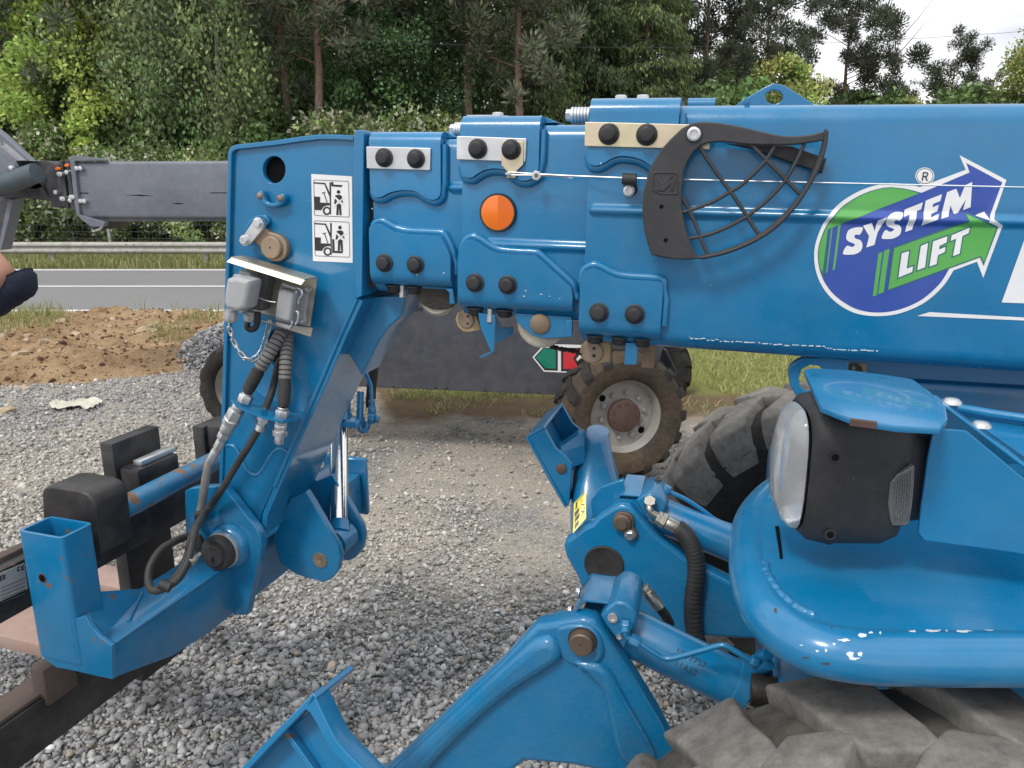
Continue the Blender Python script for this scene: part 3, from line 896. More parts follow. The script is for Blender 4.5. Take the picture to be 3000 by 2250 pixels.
def conifer(seed, H, R, z0, col, nleaf, needle, kind='spruce', tr=0.2):
    nleaf = int(nleaf * 1.5)
    r = np.random.default_rng(seed)
    tubes = [([Vector((.06 * math.sin(k + seed), .05 * math.cos(2 * k), H * k / 8)) for k in range(9)], [tr * (1 - .92 * k / 8) for k in range(9)], 8)]
    C, D, W = [], [], []
    nb = int((H - z0) * (7 if kind == 'spruce' else 3.6))
    per = nleaf // nb
    for i in range(nb):
        t = (i + r.random()) / nb
        z = z0 + (H - z0) * t
        if kind == 'spruce':
            L = R * (1 - t) ** .8 * r.uniform(.75, 1.1) + .15; up = -.28 * L
        else:
            L = R * (math.sin(PI * (.25 + .72 * t)) ** .8) * r.uniform(.55, 1.1) + .2; up = .25 * L
        a = r.uniform(0, 2 * PI)
        e = np.array([math.cos(a) * L, math.sin(a) * L, up])
        s0 = np.array([0, 0, z])
        mid = s0 + e * .5 + np.array([0, 0, .08 * L])
        tubes.append(([Vector(s0), Vector(mid), Vector(s0 + e)], [tr * .22 * (1 - t * .6), tr * .13 * (1 - t * .6), .008], 4))
        n = max(6, int(per * L / (R * .62)))
        if kind == 'spruce':
            q = r.random(n) ** .7
            base = s0[None] + e[None] * q[:, None]
            sid = np.cross(e, [0, 0, 1]); sid /= np.linalg.norm(sid)
            side = r.normal(0, .2 * L, n) * (.35 + .65 * np.sin(PI * np.clip(q, .05, 1)))
            pts = base + sid[None] * side[:, None]
            pts[:, 2] -= r.random(n) ** 1.5 * .55 * (.4 + .6 * q)
            d = np.stack([r.normal(0, .35, n) + e[0] / L * .4, r.normal(0, .35, n) + e[1] / L * .4, -np.ones(n) * .9], 1)
        else:
            ncl = 4
            cl = s0[None] + e[None] * r.uniform(.45, 1.05, ncl)[:, None] + r.normal(0, .16 * L + .08, (ncl, 3))
            w = r.integers(0, ncl, n)
            off = r.normal(0, 1, (n, 3)); off /= np.linalg.norm(off, axis=1, keepdims=True)
            pts = cl[w] + off * (r.random(n) ** .6)[:, None] * (.30 + .08 * L)
            d = off + np.array([0, 0, .5])
        C.append(pts); D.append(d)
    C = np.concatenate(C); D = np.concatenate(D); n = len(C)
    tip = np.clip((C[:, :2] ** 2).sum(1) ** .5 / R, 0, 1)[:, None]
    cols = vary(col, n, r, .3) * (0.85 + .3 * r.random((n, 1)))
    if kind == 'spruce':
        fresh = r.random(n) < .22
        cols[fresh] *= np.array([1.9, 1.9, 1.0])
    crown = leaf_mesh('crown', C, D, r.uniform(.7, 1.3, n) * needle * 1.15, cols, .30 if kind == 'pine' else .36, r)
    tc_ = (lambda co: (.23, .145, .105) if co.z > H * .28 else (.17, .14, .12)) if kind == 'pine' else (.13, .105, .085)
    return wood_mesh('trunk', tubes, tc_), crown

def blossom(seed, H, R, nleaf, frac, green=(.075, .11, .03)):
    tr_, cr_ = broadleaf(seed, H, R, .3, green, nleaf, .13, 0.1, (.12, .1, .08), .05, 0, 70, .5)
    r = np.random.default_rng(seed + 5)
    n = len(cr_.polygons)
    k = r.random(n)
    clump = np.array([pnoise(Vector(p.center) * 1.4) for p in cr_.polygons])
    wh = (k < frac * 2.2 * np.clip(clump + .35, 0, 1))
    at = cr_.color_attributes['tone']; buf = np.empty(n * 16, 'f'); at.data.foreach_get('color', buf)
    buf = buf.reshape(n, 4, 4); buf[wh, :, :3] = np.array([.29, .285, .225]) * r.uniform(.75, 1.1, (wh.sum(), 1, 1))
    at.data.foreach_set('color', buf.ravel())
    return tr_, cr_

PROTO = {
    'birch': [broadleaf(1, 13, 3.4, 1.6, (.090, .115, .046), 15000, .145, .7, lambda c: (.42, .40, .36) if math.sin(c.z * 7) > -.6 else (.08, .08, .07), .13, .03, 150, .45),
              broadleaf(2, 12, 3.0, 1.2, (.080, .110, .042), 13000, .145, .8, lambda c: (.42, .40, .36) if math.sin(c.z * 6) > -.6 else (.08, .08, .07), .12, -.03, 140, .45)],
    'maple': [broadleaf(3, 7.4, 2.5, 1.4, (.150, .200, .030), 12000, .155, .1, (.16, .14, .12), .12, .02, 110, .5)],
    'dark': [broadleaf(4, 12, 3.6, .6, (.034, .068, .022), 15000, .17, .15, (.10, .09, .08), .17, 0, 130, .5),
             broadleaf(5, 10, 3.2, .5, (.045, .080, .024), 14000, .16, .2, (.10, .09, .08), .15, 0, 120, .5)],
    'pine': [conifer(6, 15, 2.6, 6.2, (.062, .070, .040), 9000, .20, 'pine', .20), conifer(7, 14, 2.4, 5.2, (.058, .066, .040), 9000, .20, 'pine', .18)],
    'edge_pine': [conifer(8, 12.6, 3.1, 1.4, (.036, .042, .026), 34000, .14, 'pine', .17), conifer(9, 10, 2.4, 1.2, (.036, .046, .026), 24000, .125, 'pine', .13)],
    'spruce': [conifer(10, 15, 3.2, .8, (.036, .050, .018), 17000, .19, 'spruce', .22), conifer(11, 14, 2.8, .6, (.030, .046, .018), 16000, .19, 'spruce', .2)],
    'hawthorn': [blossom(12, 3.2, 1.9, 8000, .26), blossom(13, 2.5, 1.6, 6000, .34), blossom(14, 3.6, 2.0, 8000, .16, (.105, .14, .034))],
    'bush': [broadleaf(15, 3.0, 1.8, .1, (.050, .085, .022), 8000, .14, .15, (.1, .09, .08), .05, 0, 80, .5), broadleaf(16, 9.0, 3.6, .5, (.105, .125, .028), 14000, .17, .1, (.1, .09, .08), .1, 0, 130, .6),
             broadleaf(17, 6.5, 1.9, .6, (.120, .150, .034), 7000, .15, .1, (.12, .11, .09), .08, 0, 70, .7)],
}
TNAME = {'birch': 'birch_tree', 'maple': 'maple_tree', 'dark': 'broadleaf_tree', 'pine': 'pine_tree', 'edge_pine': 'pine_tree', 'spruce': 'spruce_tree', 'hawthorn': 'hawthorn_shrub', 'bush': 'shrub'}
def tree(kind, u, y, label, var=0, scale=1.0, rot=None, cat=None, group=None):
    x = (u - CX) / FPX * (y * CP + 1.0 * SP)
    t, c = PROTO[kind][var]
    e = bpy.data.objects.new(TNAME[kind], None); COL.objects.link(e)
    e.location = (x, y, vh(x, y) - .05 if y > 19.4 else 0); e.scale = (scale,) * 3
    e.rotation_euler = (0, 0, random.uniform(0, 6.28) if rot is None else rot)
    for nm, me in (('trunk', t), ('crown', c)):
        o = bpy.data.objects.new(nm, me); COL.objects.link(o); o.parent = e
        if nm == 'crown':
            o['kind'] = 'stuff'
    return tag(e, label, cat or ('shrub' if kind in ('hawthorn', 'bush') else 'tree'), group)

# front row, left to right
tree('birch', -120, 27, 'birch with a pale leaning trunk at the left edge of the photo', 0, .95, .4)
tree('dark', 60, 31, 'dark broadleaf tree behind the leftmost birch', 1, 1.0, .2)
tree('pine', 165, 25.6, 'tall pine with a reddish bare trunk at the upper left', 1, 1.05, .9)
tree('maple', 250, 26, 'bright yellow green maple above the grey machine boom', 0, .98, 2.2)
tree('birch', 470, 27.5, 'large drooping grey green birch behind the grey boom', 0, 1.0, 1.2)
tree('birch', 660, 26.5, 'drooping birch directly above the round hole of the boom head', 1, 1.05, 2.4)
tree('dark', 400, 33, 'dark tree filling the gap between maple and birch', 0, 1.0, 3.0)
tree('pine', 862, 26.2, 'pine with an orange brown trunk left of the two bare pines', 0, 1.0, 1.5)
tree('pine', 955, 25.4, 'pine with a thick dark trunk above the pictogram sticker', 1, 1.0, 4.1)
tree('dark', 880, 35, 'dark broadleaf tree behind the pine trunks', 1, .9, 1.1)
tree('dark', 1180, 28, 'dense dark green maple behind the first boom section', 0, .82, .8)
tree('pine', 1380, 27, 'slender pine between the dark maple and the spruces', 0, .95, 2.7)
tree('pine', 1522, 25.8, 'slim bare trunked pine behind the middle boom section', 1, .92, .2)
tree('spruce', 1545, 29, 'spruce behind the slim bare trunk behind the middle boom section', 0, .95, .3)
tree('spruce', 1720, 31, 'dark drooping spruce behind the coil spring', 1, 1.0, 1.3)
tree('spruce', 1880, 32, 'tall spruce above the two bolt heads of the outer boom', 0, .95, 2.9)
tree('spruce', 1400, 35, 'dark spruce in the second row behind the slender pine', 1, 1.0, .9)
tree('dark', 1620, 38, 'dark tree in the second row between the spruces', 1, .9, .4)
tree('dark', 700, 37, 'dark tree in the second row behind the birches', 0, 1.0, 5.0)
tree('dark', 180, 38, 'dark tree in the second row above the grey boom end', 0, 1.0, 2.0)
tree('edge_pine', 2040, 38, 'dark pine at the edge of the wood left of the lifting eye', 0, 1.05, .5)
tree('edge_pine', 2215, 40, 'tall open pine directly above the lifting eye', 0, .98, 1.9)
tree('edge_pine', 2440, 42, 'tall open pine standing against the white sky', 0, 1.0, 3.6)
tree('edge_pine', 2600, 45, 'short dark pine to the left of the bare pale tree', 1, .72, .6)
tree('edge_pine', 2745, 44, 'small pine with a pointed top right of the open pines', 1, .96, 2.4)
tree('edge_pine', 2860, 46, 'smallest pine before the rounded bush at the right edge', 1, .78, 4.4)
tree('bush', 2260, 36, 'light green young tree right behind the lifting eye', 2, 1.15, .3)
tree('bush', 2400, 37, 'light green shrub between the two open pines', 2, .75, 1.0)
tree('bush', 2620, 40, 'yellow green shrub under the bare pale tree', 2, .95, 2.0)
tree('bush', 3000, 40, 'rounded olive green tree at the right edge of the photo', 1, .98, .0)
tree('bush', 2120, 35, 'dark shrub behind the top edge of the outer boom', 0, 1.9, .5)
tree('bush', 2780, 42, 'low shrub under the pointed small pine', 0, 2.1, 1.5)
tree('bush', 2500, 41, 'low dark shrub below the tall open pine', 0, 2.0, 2.5)
for i, (u, y, k, vv_, sc_, lb) in enumerate(((-40, 40, 'dark', 0, 1.15, 'dark tree of the back row at the left edge'), (330, 42, 'dark', 1, 1.25, 'dark tree of the back row above the maple'), (560, 43, 'birch', 0, 1.2, 'pale tree of the back row between the birches'),
        (800, 42, 'dark', 0, 1.2, 'dark tree of the back row left of the pine trunks'), (1020, 41, 'dark', 1, 1.3, 'dark tree of the back row right of the pine trunks'), (1270, 40, 'dark', 0, 1.2, 'dark tree of the back row behind the dense maple'),
        (1500, 44, 'spruce', 0, 1.2, 'spruce of the back row behind the straight trunk'), (1800, 43, 'spruce', 1, 1.25, 'spruce of the back row behind the coil spring'), (1950, 42, 'spruce', 0, 1.05, 'spruce of the back row at the right end of the wood'),
        (2110, 47, 'dark', 1, .95, 'dark tree of the back row left of the lifting eye'), (1650, 34, 'dark', 0, .9, 'dark tree between the two drooping spruces'), (1100, 33, 'dark', 1, 1.1, 'dark tree just behind the dense maple'))):
    tree(k, u, y, lb, vv_, sc_, i * 1.3)
# bare pale tree
r = random.Random(5)
tb = [([Vector((0, 0, 0)), Vector((.1, 0, 3)), Vector((-.1, 0, 6)), Vector((.15, 0, 9.6))], [.09, .07, .045, .01], 6)]
for k in range(16):
    z = 3.5 + k * .38; a = r.uniform(0, 6.28); L = r.uniform(.7, 1.9)
    tb.append(([Vector((0, 0, z)), Vector((math.cos(a) * L * .5, math.sin(a) * L * .5, z + L * .6)), Vector((math.cos(a) * L, math.sin(a) * L, z + L * 1.3))], [.03, .018, .006], 4))
be = root('bare_tree', ((2570 - CX) / FPX * 41, 42, 0), 'leafless pale tree between the pines on the right', 'tree')
o = bpy.data.objects.new('trunk', wood_mesh('trunk', tb, (.34, .31, .28))); COL.objects.link(o); o.parent = be
# shrubs along the fence
for u, y, kind, var, s_, lb in ((-60, 24.5, 'bush', 0, 1.1, 'dark green shrub at the left edge behind the fence'), (60, 24.2, 'hawthorn', 0, .95, 'white flowering hawthorn at the left edge under the grey boom end'),
        (190, 24.8, 'hawthorn', 2, .98, 'yellow green hawthorn with a few flowers above the grey boom collar'), (330, 24.4, 'hawthorn', 1, 1.12, 'white flowering hawthorn behind the start of the grey boom'),
        (470, 24.6, 'hawthorn', 0, .9, 'flowering hawthorn under the middle of the grey boom'), (610, 24.3, 'hawthorn', 2, .8, 'flowering hawthorn just left of the blue boom head'),
        (760, 25, 'bush', 0, 1.1, 'dark shrub behind the blue boom head'), (1000, 25.5, 'hawthorn', 1, 1.5, 'white flowering hawthorn above the pictogram sticker'),
        (1150, 25.5, 'hawthorn', 0, 1.2, 'flowering hawthorn behind the first boom collar'), (1300, 26, 'hawthorn', 2, 1.05, 'flowering hawthorn left of the bare spruce trunk'),
        (1450, 27, 'bush', 0, 1.1, 'dark shrub under the spruces'), (1660, 28, 'bush', 0, 1.3, 'dark shrub behind the coil spring'), (1850, 29, 'bush', 0, 1.2, 'dark shrub behind the outer boom collar'), (2000, 31, 'bush', 0, 1.4, 'dark shrub right of the two boom top bolts'),
        (540, 26.5, 'bush', 0, 1.3, 'dark shrub at the foot of the birches'), (330, 27, 'bush', 0, 1.5, 'dark shrub at the foot of the maple'), (880, 27, 'bush', 0, 1.4, 'dark shrub at the foot of the pines')):
    tree(kind, u, y, lb, var, s_)
# overhead wire
pw = [Vector((x, 21.5, 5.55 + .0035 * (x - 1) ** 2 - .012 * x)) for x in np.linspace(-30, 40, 24)]
tag(MB().tube(pw, .0045, 5).build('overhead_wire', 'grey_dark'), 'thin overhead wire running along the edge of the wood', 'wire')
# crumpled cloth on the gravel
c0 = G(215, 1185, 0.03)
cl = MB(); nx, ny = 22, 10
for j in range(ny):
    for i in range(nx):
        a, bb = i / (nx - 1) - .5, j / (ny - 1) - .5
        w = .5 - .35 * max(0, -a) * 1.6
        cl.v.append((c0.x + a * .46, c0.y + bb * .33 * w * 1.6 + .05 * math.sin(a * 9), .035 + .035 * abs(pnoise(Vector((a * 6, bb * 5, 1)))) + .02 * pnoise(Vector((a * 14, bb * 14, 3)))))
cl.f = [(j * nx + i, j * nx + i + 1, (j + 1) * nx + i + 1, (j + 1) * nx + i) for j in range(ny - 1) for i in range(nx - 1)]; cl.mi = [0] * len(cl.f)
paint('rag', (0.62, 0.60, 0.50), rough=0.9, coat=0, dust=0.4, dustcol=(.4, .36, .28))
tag(cl.build('cloth_rag', 'rag', None, 60), 'crumpled off-white rag lying on the gravel', 'rag')
# ================================================================== BLUE TELEHANDLER
YAW = math.radians(15.3)
Fv = Vector((-math.cos(YAW), math.sin(YAW), 0))      # forward of the machine (to the left)
Lv = Vector((-math.sin(YAW), -math.cos(YAW), 0))     # its side that faces the viewer
UP = Vector((0, 0, 1))
EL = math.radians(1.14)
BX = (-Fv * math.cos(EL) - UP * math.sin(EL)).normalized()
B = Frame(P(1967, 660, 1.72), BX, Lv)
TH = root('telehandler', (1.2, 1.9, 0), 'blue telehandler with a telescopic boom across the picture', 'telehandler')

z2 = Z(1000, 0, 2.212); z3 = Z(2000, 0, 2.212); z5b = Z(1000, 750, 2.212); z6 = Z(1040, 300, 2.765); z7 = Z(1340, 300, 4.148)
zt = Z(1050, 820, 3.403); zh = Z(640, 360, 3.77); zk = Z(640, 700, 2.552); zs = Z(640, 730, 5.7206); z500 = Z(500, 1150, 3.318)
zg = Z(1850, 250, 3.13); zd = Z(2340, 440, 3.3515); zl = Z(2250, 1000, 2.3707); z1 = Z(0, 1500, 2.212); zq = Z(0, 1240, 3.253); zw = Z(0, 1560, 2.404)
zf = Z(1500, 1150, 3.0157); z9 = Z(940, 1050, 2.369); zn = Z(1650, 1700, 3.16); zm = Z(1650, 1350, 3.6867); zc = Z(600, 1980, 3.16); zb = Z(0, 380, 5.53); zr = Z(1000, 1500, 2.212); zx = Z(2000, 1500, 2.212); zp = Z(880, 490, 5.7235); zu = Z(1880, 1020, 2.675); zy = Z(1560, 980, 3.606)

def rbox(name, fr, x0, x1, y0, y1, n0, n1, r, mat, parent, k=5):
    """rounded-section beam along the frame's X"""
    cs = []
    for (cy, cn, a0) in ((y1 - r, n1 - r, 0), (y1 - r, n0 + r, PI / 2), (y0 + r, n0 + r, PI), (y0 + r, n1 - r, 1.5 * PI)):
        for j in range(k + 1):
            a = a0 + (PI / 2) * j / k
            cs.append((cy + r * math.cos(a - 0) if False else cy + r * math.sin(a + PI / 2) * 1.0, cn + r * math.cos(a + PI / 2) * -1.0) if False else (cy + r * math.cos(a), cn - r * math.sin(a) if False else cn + r * math.sin(a)))
    # simple, explicit corner sweep
    cs = []
    for (sy, sn, a0) in ((1, 1, 0), (1, -1, 1), (-1, -1, 2), (-1, 1, 3)):
        cy = (y1 - r) if sy > 0 else (y0 + r); cn = (n1 - r) if sn > 0 else (n0 + r)
        for j in range(k + 1):
            a = (a0 + j / k) * PI / 2
            cs.append((cy + r * math.cos(a), cn + r * math.sin(a)))
            cs[-1] = (cs[-1][0], cs[-1][1])
    # angle 0 = +Y, 90deg = +N ; reorder corners to match
    cs = []
    for cy, cn, a0 in ((y1 - r, n1 - r, 0), (y0 + r, n1 - r, 1), (y0 + r, n0 + r, 2), (y1 - r, n0 + r, 3)):
        for j in range(k + 1):
            a = (a0 + j / k) * PI / 2
            cs.append((cy + r * math.cos(a), cn + r * math.sin(a)))
    mb = MB()
    mb.rings([[fr.w(x, y, n) for y, n in cs] for x in (x0, x1)])
    return mb.build(name, mat, parent, 40)

def collar(name, fr, px, yend, n_out, n_in, back, r, upper, mat, parent, weld=0.0075):
    """pad housing wrapped round the top (or bottom) corner of a section, px traces its free wavy edge"""
    pts = [Vector((*fr.l2(u, v, n_out), 0)) for u, v in px]
    pts = catmull(pts, 5)
    xs = [p.x for p in pts]
    for i in range(1, len(pts)):
        if pts[i].x <= pts[i - 1].x:
            pts[i].x = pts[i - 1].x + 1e-4
    sg = 1 if upper else -1
    k = 6
    def column(p, d):
        col = [(yend - sg * d, back), (yend - sg * d, n_out - r)]
        for j in range(1, k + 1):
            a = (j / k) * PI / 2
            rr = r - d
            col.append((yend - sg * r + sg * rr * math.cos(a), n_out - r + rr * math.sin(a)))
        col.append((p.y, n_out - d))
        return [fr.w(p.x, y, n) for y, n in col]
    mb = MB()
    outer = [column(p, 0) for p in pts]
    mb.rings(outer, False, False)
    t = n_out - n_in
    # free edge, and the two end faces
    mb.rings([[o[-1] for o in outer], [fr.w(p.x, p.y, n_in) for p in pts]], False, False)
    for p in (pts[0], pts[-1]):
        mb.rings([column(p, 0), column(p, t)], False, False)
    o = mb.build(name, mat, parent, 40)
    if weld:
        path = [fr.w(p.x, p.y - sg * weld * .7, n_in + weld * .55) for p in pts]
        # carry the bead up the right side too
        last = pts[-1]
        ytop = yend - sg * r
        path += [fr.w(last.x + weld * .7, last.y + (ytop - last.y) * q, n_in + weld * .55) for q in (.15, .5, 1)]
        MB().tube(path, weld * 1.35, 8).build('weld_bead', mat, o, 60)
    return o

# ---- boom sections
X0 = B.l2(1716, 700)[0]
yT = B.l2(2200, 303)[1]; yB = B.l2(2335, 1052)[1]
W_ = 0.37
outer = rbox('outer_boom', B, X0, 2.9, yB, yT, -W_, 0, .042, 'blue', TH, 6)
S3 = B.shifted(-.034); S2 = B.shifted(-.066)
y3T = S3.l2(1650, 362)[1]; y3B = yB + .043
x3 = S3.l2(1354, 600)[0]
mid = rbox('middle_boom', S3, x3, X0 + .4, y3B, y3T, -W_ + .068, 0, .036, 'blue', TH, 6)
y2T = S2.l2(1330, 404)[1]; y2B = yB + .085
x2 = S2.l2(1094, 600)[0]
inner = rbox('inner_boom', S2, x2, x3 + .4, y2B, y2T, -W_ + .134, 0, .032, 'blue', TH, 6)
MB().box(S2.o, S2.X, S2.Y, S2.N, x2 - .045, x2 - .001, y2B + .012, y2T - .012, -W_ + .15, -.018).build('boom_gap', 'grease', inner, None)  # dark box painted in for the blackness of the gap beside the head flange

def rib(fr, u0, u1, v, r, parent, n=0.0, vend=None):
    a, b_ = fr.l2(u0, v, n), fr.l2(u1, vend or v, n)
    y = a[1]
    MB().tube([fr.w(a[0] - r, y, n - r), fr.w(a[0], y, n), fr.w(a[0] + .01, y, n), fr.w(b_[0], y, n)], [r * .3, r * .85, r, r], 12, squash=(1, .62) if False else None).build('stiffening_bead', 'blue', parent, 60)

# stiffening bead of the outer boom: a pressed ridge; the decals follow it
RIBY = B.l2(2200, 628)[1]; RIBH, RIBR = 0.0095, 0.0165
def ribn(y):
    t = (y - RIBY) / RIBR
    return RIBH * (0.5 + 0.5 * math.cos(PI * t)) if abs(t) < 1 else 0.0
mb = MB(); cols_ = [RIBR * (q / 6 - 1) for q in range(13)]
xa = B.l2(1724, 615)[0]
mb.rings([[B.w(xa + e, RIBY + c * s_, ribn(RIBY + c) * s_ + .0004 - (.006 if s_ == 0 else 0)) for c in cols_] for e, s_ in ((0, .0), (.003, .6), (.012, 1), (2.6, 1))], False, False)
mb.build('stiffening_bead', 'blue', outer, 60)
for fr, u0, u1, v, prt in ((S2, 1313, 1370, 550, inner), (S3, 1420, 1722, 714, mid)):
    y = fr.l2(u0, v)[1]; xa, xb = fr.l2(u0, v)[0], fr.l2(u1, v)[0]
    mb = MB()
    mb.rings([[fr.w(xa + e, y + c * s_, (.5 + .5 * math.cos(PI * c / RIBR)) * RIBH * s_ + .0004 - (.006 if s_ == 0 else 0)) for c in cols_] for e, s_ in ((0, 0), (.003, .6), (.012, 1), (xb - xa, 1))], False, False)
    mb.build('stiffening_bead', 'blue', prt, 60)

# ---- collars
up2 = z6((122, 690), (132, 735), (150, 760), (175, 769), (215, 765), (270, 735), (340, 715), (420, 711), (490, 722), (550, 758), (600, 785), (640, 788), (672, 772), (688, 745), (693, 700))
lo2 = z6((113, 1060), (118, 1010), (150, 985), (190, 982), (230, 1000), (290, 1035), (350, 1055), (420, 1065), (540, 1071), (660, 1077), (690, 1088), (720, 1135), (765, 1235), (772, 1290))
up3 = z2((772, 1060), (780, 1115), (800, 1145), (840, 1151), (880, 1126), (930, 1101), (1000, 1091), (1075, 1108), (1120, 1148), (1165, 1170), (1215, 1166), (1255, 1142), (1272, 1110), (1278, 1070))
lo3 = [(1341, 765), (1346, 728), (1360, 707), (1378, 702), (1400, 711), (1430, 731), (1457, 741), (1505, 746), (1558, 749), (1577, 757), (1625, 800), (1666, 837), (1674, 848), (1677, 870)]
up4 = z2((1598, 985), (1603, 1040), (1625, 1068), (1660, 1072), (1700, 1056), (1760, 1022), (1820, 1010), (1900, 1020), (1960, 1042), (2010, 1078), (2060, 1118), (2110, 1126), (2150, 1105), (2168, 1060))
lo4 = z5b((1548, 190), (1556, 130), (1575, 100), (1610, 82), (1645, 80), (1690, 98), (1740, 125), (1800, 145), (1900, 156), (2040, 164), (2070, 172), (2080, 190), (2082, 250))
yc2T = S2.l2(1180, 383, .03)[1]; yc2B = S2.l2(1180, 841, .03)[1]
yc3T = S3.l2(1470, 335, .03)[1]; yc3B = S3.l2(1500, 913, .03)[1]
yc4T = B.l2(1860, 281, .03)[1]; yc4B = B.l2(1800, 995, .03)[1]
c2u = collar('pad_housing', S2, up2, yc2T, .022, .001, -W_ + .12, .03, True, 'blue', inner)
c2l = collar('pad_housing', S2, lo2, yc2B, .034, .001, -W_ + .12, .036, False, 'blue', inner)
c3u = collar('pad_housing', S3, up3, yc3T, .022, .001, -W_ + .06, .032, True, 'blue', mid)
c3l = collar('pad_housing', S3, lo3, yc3B, .034, .001, -W_ + .06, .036, False, 'blue', mid)
c4u = collar('pad_housing', B, up4, yc4T, .022, .001, -W_ - .02, .034, True, 'blue', outer)
c4l = collar('pad_housing', B, lo4, yc4B, .024, .001, -W_ - .02, .036, False, 'blue', outer)
# sloping stiffeners behind the upper housings
for fr, c_, pts, prt in ((S3, yc3T, z2((1290, 745), (1400, 795), (1290, 800)), mid), (B, yc4T, z3((405 / 1, 625), (440, 640), (400, 690)), outer), (S2, yc2T, z2((680, 850), (740, 890), (680, 895)), inner)):
    plate('top_stiffener', fr, pts, -.03, .25, 'blue', prt, .001)

# ---- bolts, caps, plates
def cap(o, ax, r, parent, name='bolt_cap', mat='black_plastic', hexr=True, L=1.0):
    mb = MB()
    mb.lathe(o, ax, [(0, r * 1.16), (r * .16, r * 1.18), (r * .24, r * 1.05), (r * .26, r * .98)], 24)
    mb.lathe(o + Vector(ax) * r * .2, ax, [(0, r * .93), (r * .62 * L, r * .86), (r * .78 * L, r * .76), (r * .82 * L, r * .62), (r * .82 * L, .001)], 24)
    return mb.build(name, mat, parent, 50)
def hexbolt(o, ax, r, parent, name='bolt', mat='zinc', h=.7, washer=True):
    mb = MB(); ax = Vector(ax).normalized()
    if washer:
        mb.lathe(o, ax, [(0, r * 1.25), (r * .18, r * 1.25), (r * .2, r * 1.1)], 20)
    mb.lathe(o + ax * r * .15, ax, [(0, r), (r * h * .85, r), (r * h, r * .86), (r * h, .001)], 6, rot=.3)
    return mb.build(name, mat, parent, 30)
for fr, u, v, n, prt in ((S2, 1126, 462, .028, c2u), (S2, 1219, 465, .028, c2u), (S3, 1400, 436, .028, c3u), (S3, 1498, 438, .032, c3u), (B, 1784, 393, .028, c4u), (B, 1895, 395, .028, c4u),
                      (S2, 1127, 770, .034, c2l), (S2, 1218, 775, .034, c2l), (S3, 1392, 828, .034, c3l), (S3, 1488, 834, .034, c3l), (B, 1755, 915, .024, c4l), (B, 1860, 920, .024, c4l)):
    cap(fr.hit(u, v, n), fr.N, .0196, prt)
plate('retaining_plate', S2, rounded(z6((90, 357), (612, 370), (608, 550), (95, 535)), 3), .028, .005, 'zinc', c2u, .001)
plate('retaining_plate', S3, rounded(z2((748, 881), (1200, 898), (1191, 1050), (747, 1033)), 3), .028, .005, 'zinc', c3u, .001)
plate('retaining_plate', B, rounded([(1714, 357), (2082, 366), (2079, 438), (1712, 428)], 3), .028, .005, 'zinc_yellow', c4u, .001)
tabp = plate('cable_tab', S3, z7((540, 472), (790, 470), (800, 485), (800, 752), (714, 838), (704, 917), (598, 915), (600, 835), (534, 760), (536, 480)), .032, .003, 'zinc_yellow', c3u, .0008)
MB().lathe(S3.hit(*z7((636, 870))[0], .032), S3.N, [(0, .006), (.010, .0055), (.012, .003)], 14).build('cable_pin', 'zinc', tabp)
# measuring cable with its loop
wp = [S3.hit(*z7((585, 865))[0], .038), S3.hit(*z7((640, 848))[0], .040), S3.hit(*z7((970, 872))[0], .040), S3.hit(*z7((1400, 893))[0], .042)] + [B.hit(u, v, .036) for u, v in ((1822, 521), (2000, 526), (2340, 534), (2700, 542), (3000, 549), (3300, 556))]
cab = MB().tube(wp, .0017, 6).build('cable', 'zinc', TH)
MB().tube([S3.hit(*z7(q)[0], .039) for q in ((585, 865), (600, 882), (700, 882), (960, 884), (1250, 900), (1400, 922))], .0016, 6).build('cable_end', 'zinc', cab)
mb = MB(); o_ = S3.hit(*z7((972, 887))[0], .033)
mb.lathe(o_, S3.N, [(0, .0115), (.012, .0115), (.0125, .007)], 6); mb.build('cable_clamp', 'zinc', cab)
MB().lathe(o_ + S3.N * .0125, S3.N, [(0, .005), (.002, .0045)], 10).build('clamp_core', 'pin_steel', cab)
# clip that leads the cable
clip = plate('cable_clip', B, rounded(z2((1826, 1185), (1912, 1185), (1916, 1240), (1895, 1262), (1850, 1265), (1830, 1240)), 6), .010, .008, 'black_plastic', outer, .002)
MB().tube([B.hit(*z2(q)[0], .034) for q in ((1822, 1158), (1912, 1162))], .0125, 14).build('clip_sleeve', 'black_plastic', clip)
mb = MB(); o_ = B.hit(*z2((1864, 1236))[0], .010)
mb.lathe(o_, B.N, [(0, .0125), (.004, .0125), (.005, .0095), (.009, .009), (.009, .005), (.005, .004), (.005, .0005)], 20); mb.build('clip_screw', 'zinc', clip)
# amber reflector
o_ = S3.hit(1460, 623, .002)
rf = MB().lathe(o_, S3.N, [(-.002, .0455), (.006, .0455), (.008, .044), (.008, .0415)], 48).build('reflector', 'black_plastic', mid, 40)
mb = MB().lathe(o_ + S3.N * .004, S3.N, [(0, .0418), (.0035, .0416), (.0042, .0405), (.0042, .0005)], 48); mb.build('reflector_lens', 'orange_lens', rf, 40)
for q in range(17):
    xx = .001 + q * .0023; hh = math.sqrt(max(.0396 ** 2 - xx ** 2, 0))
    if hh > .004:
        MB().box(o_ + S3.N * .0082, S3.X, S3.Y, S3.N, xx, xx + .0013, -hh, hh, 0, .0009).build('lens_ridge', 'orange_lens', rf, None)
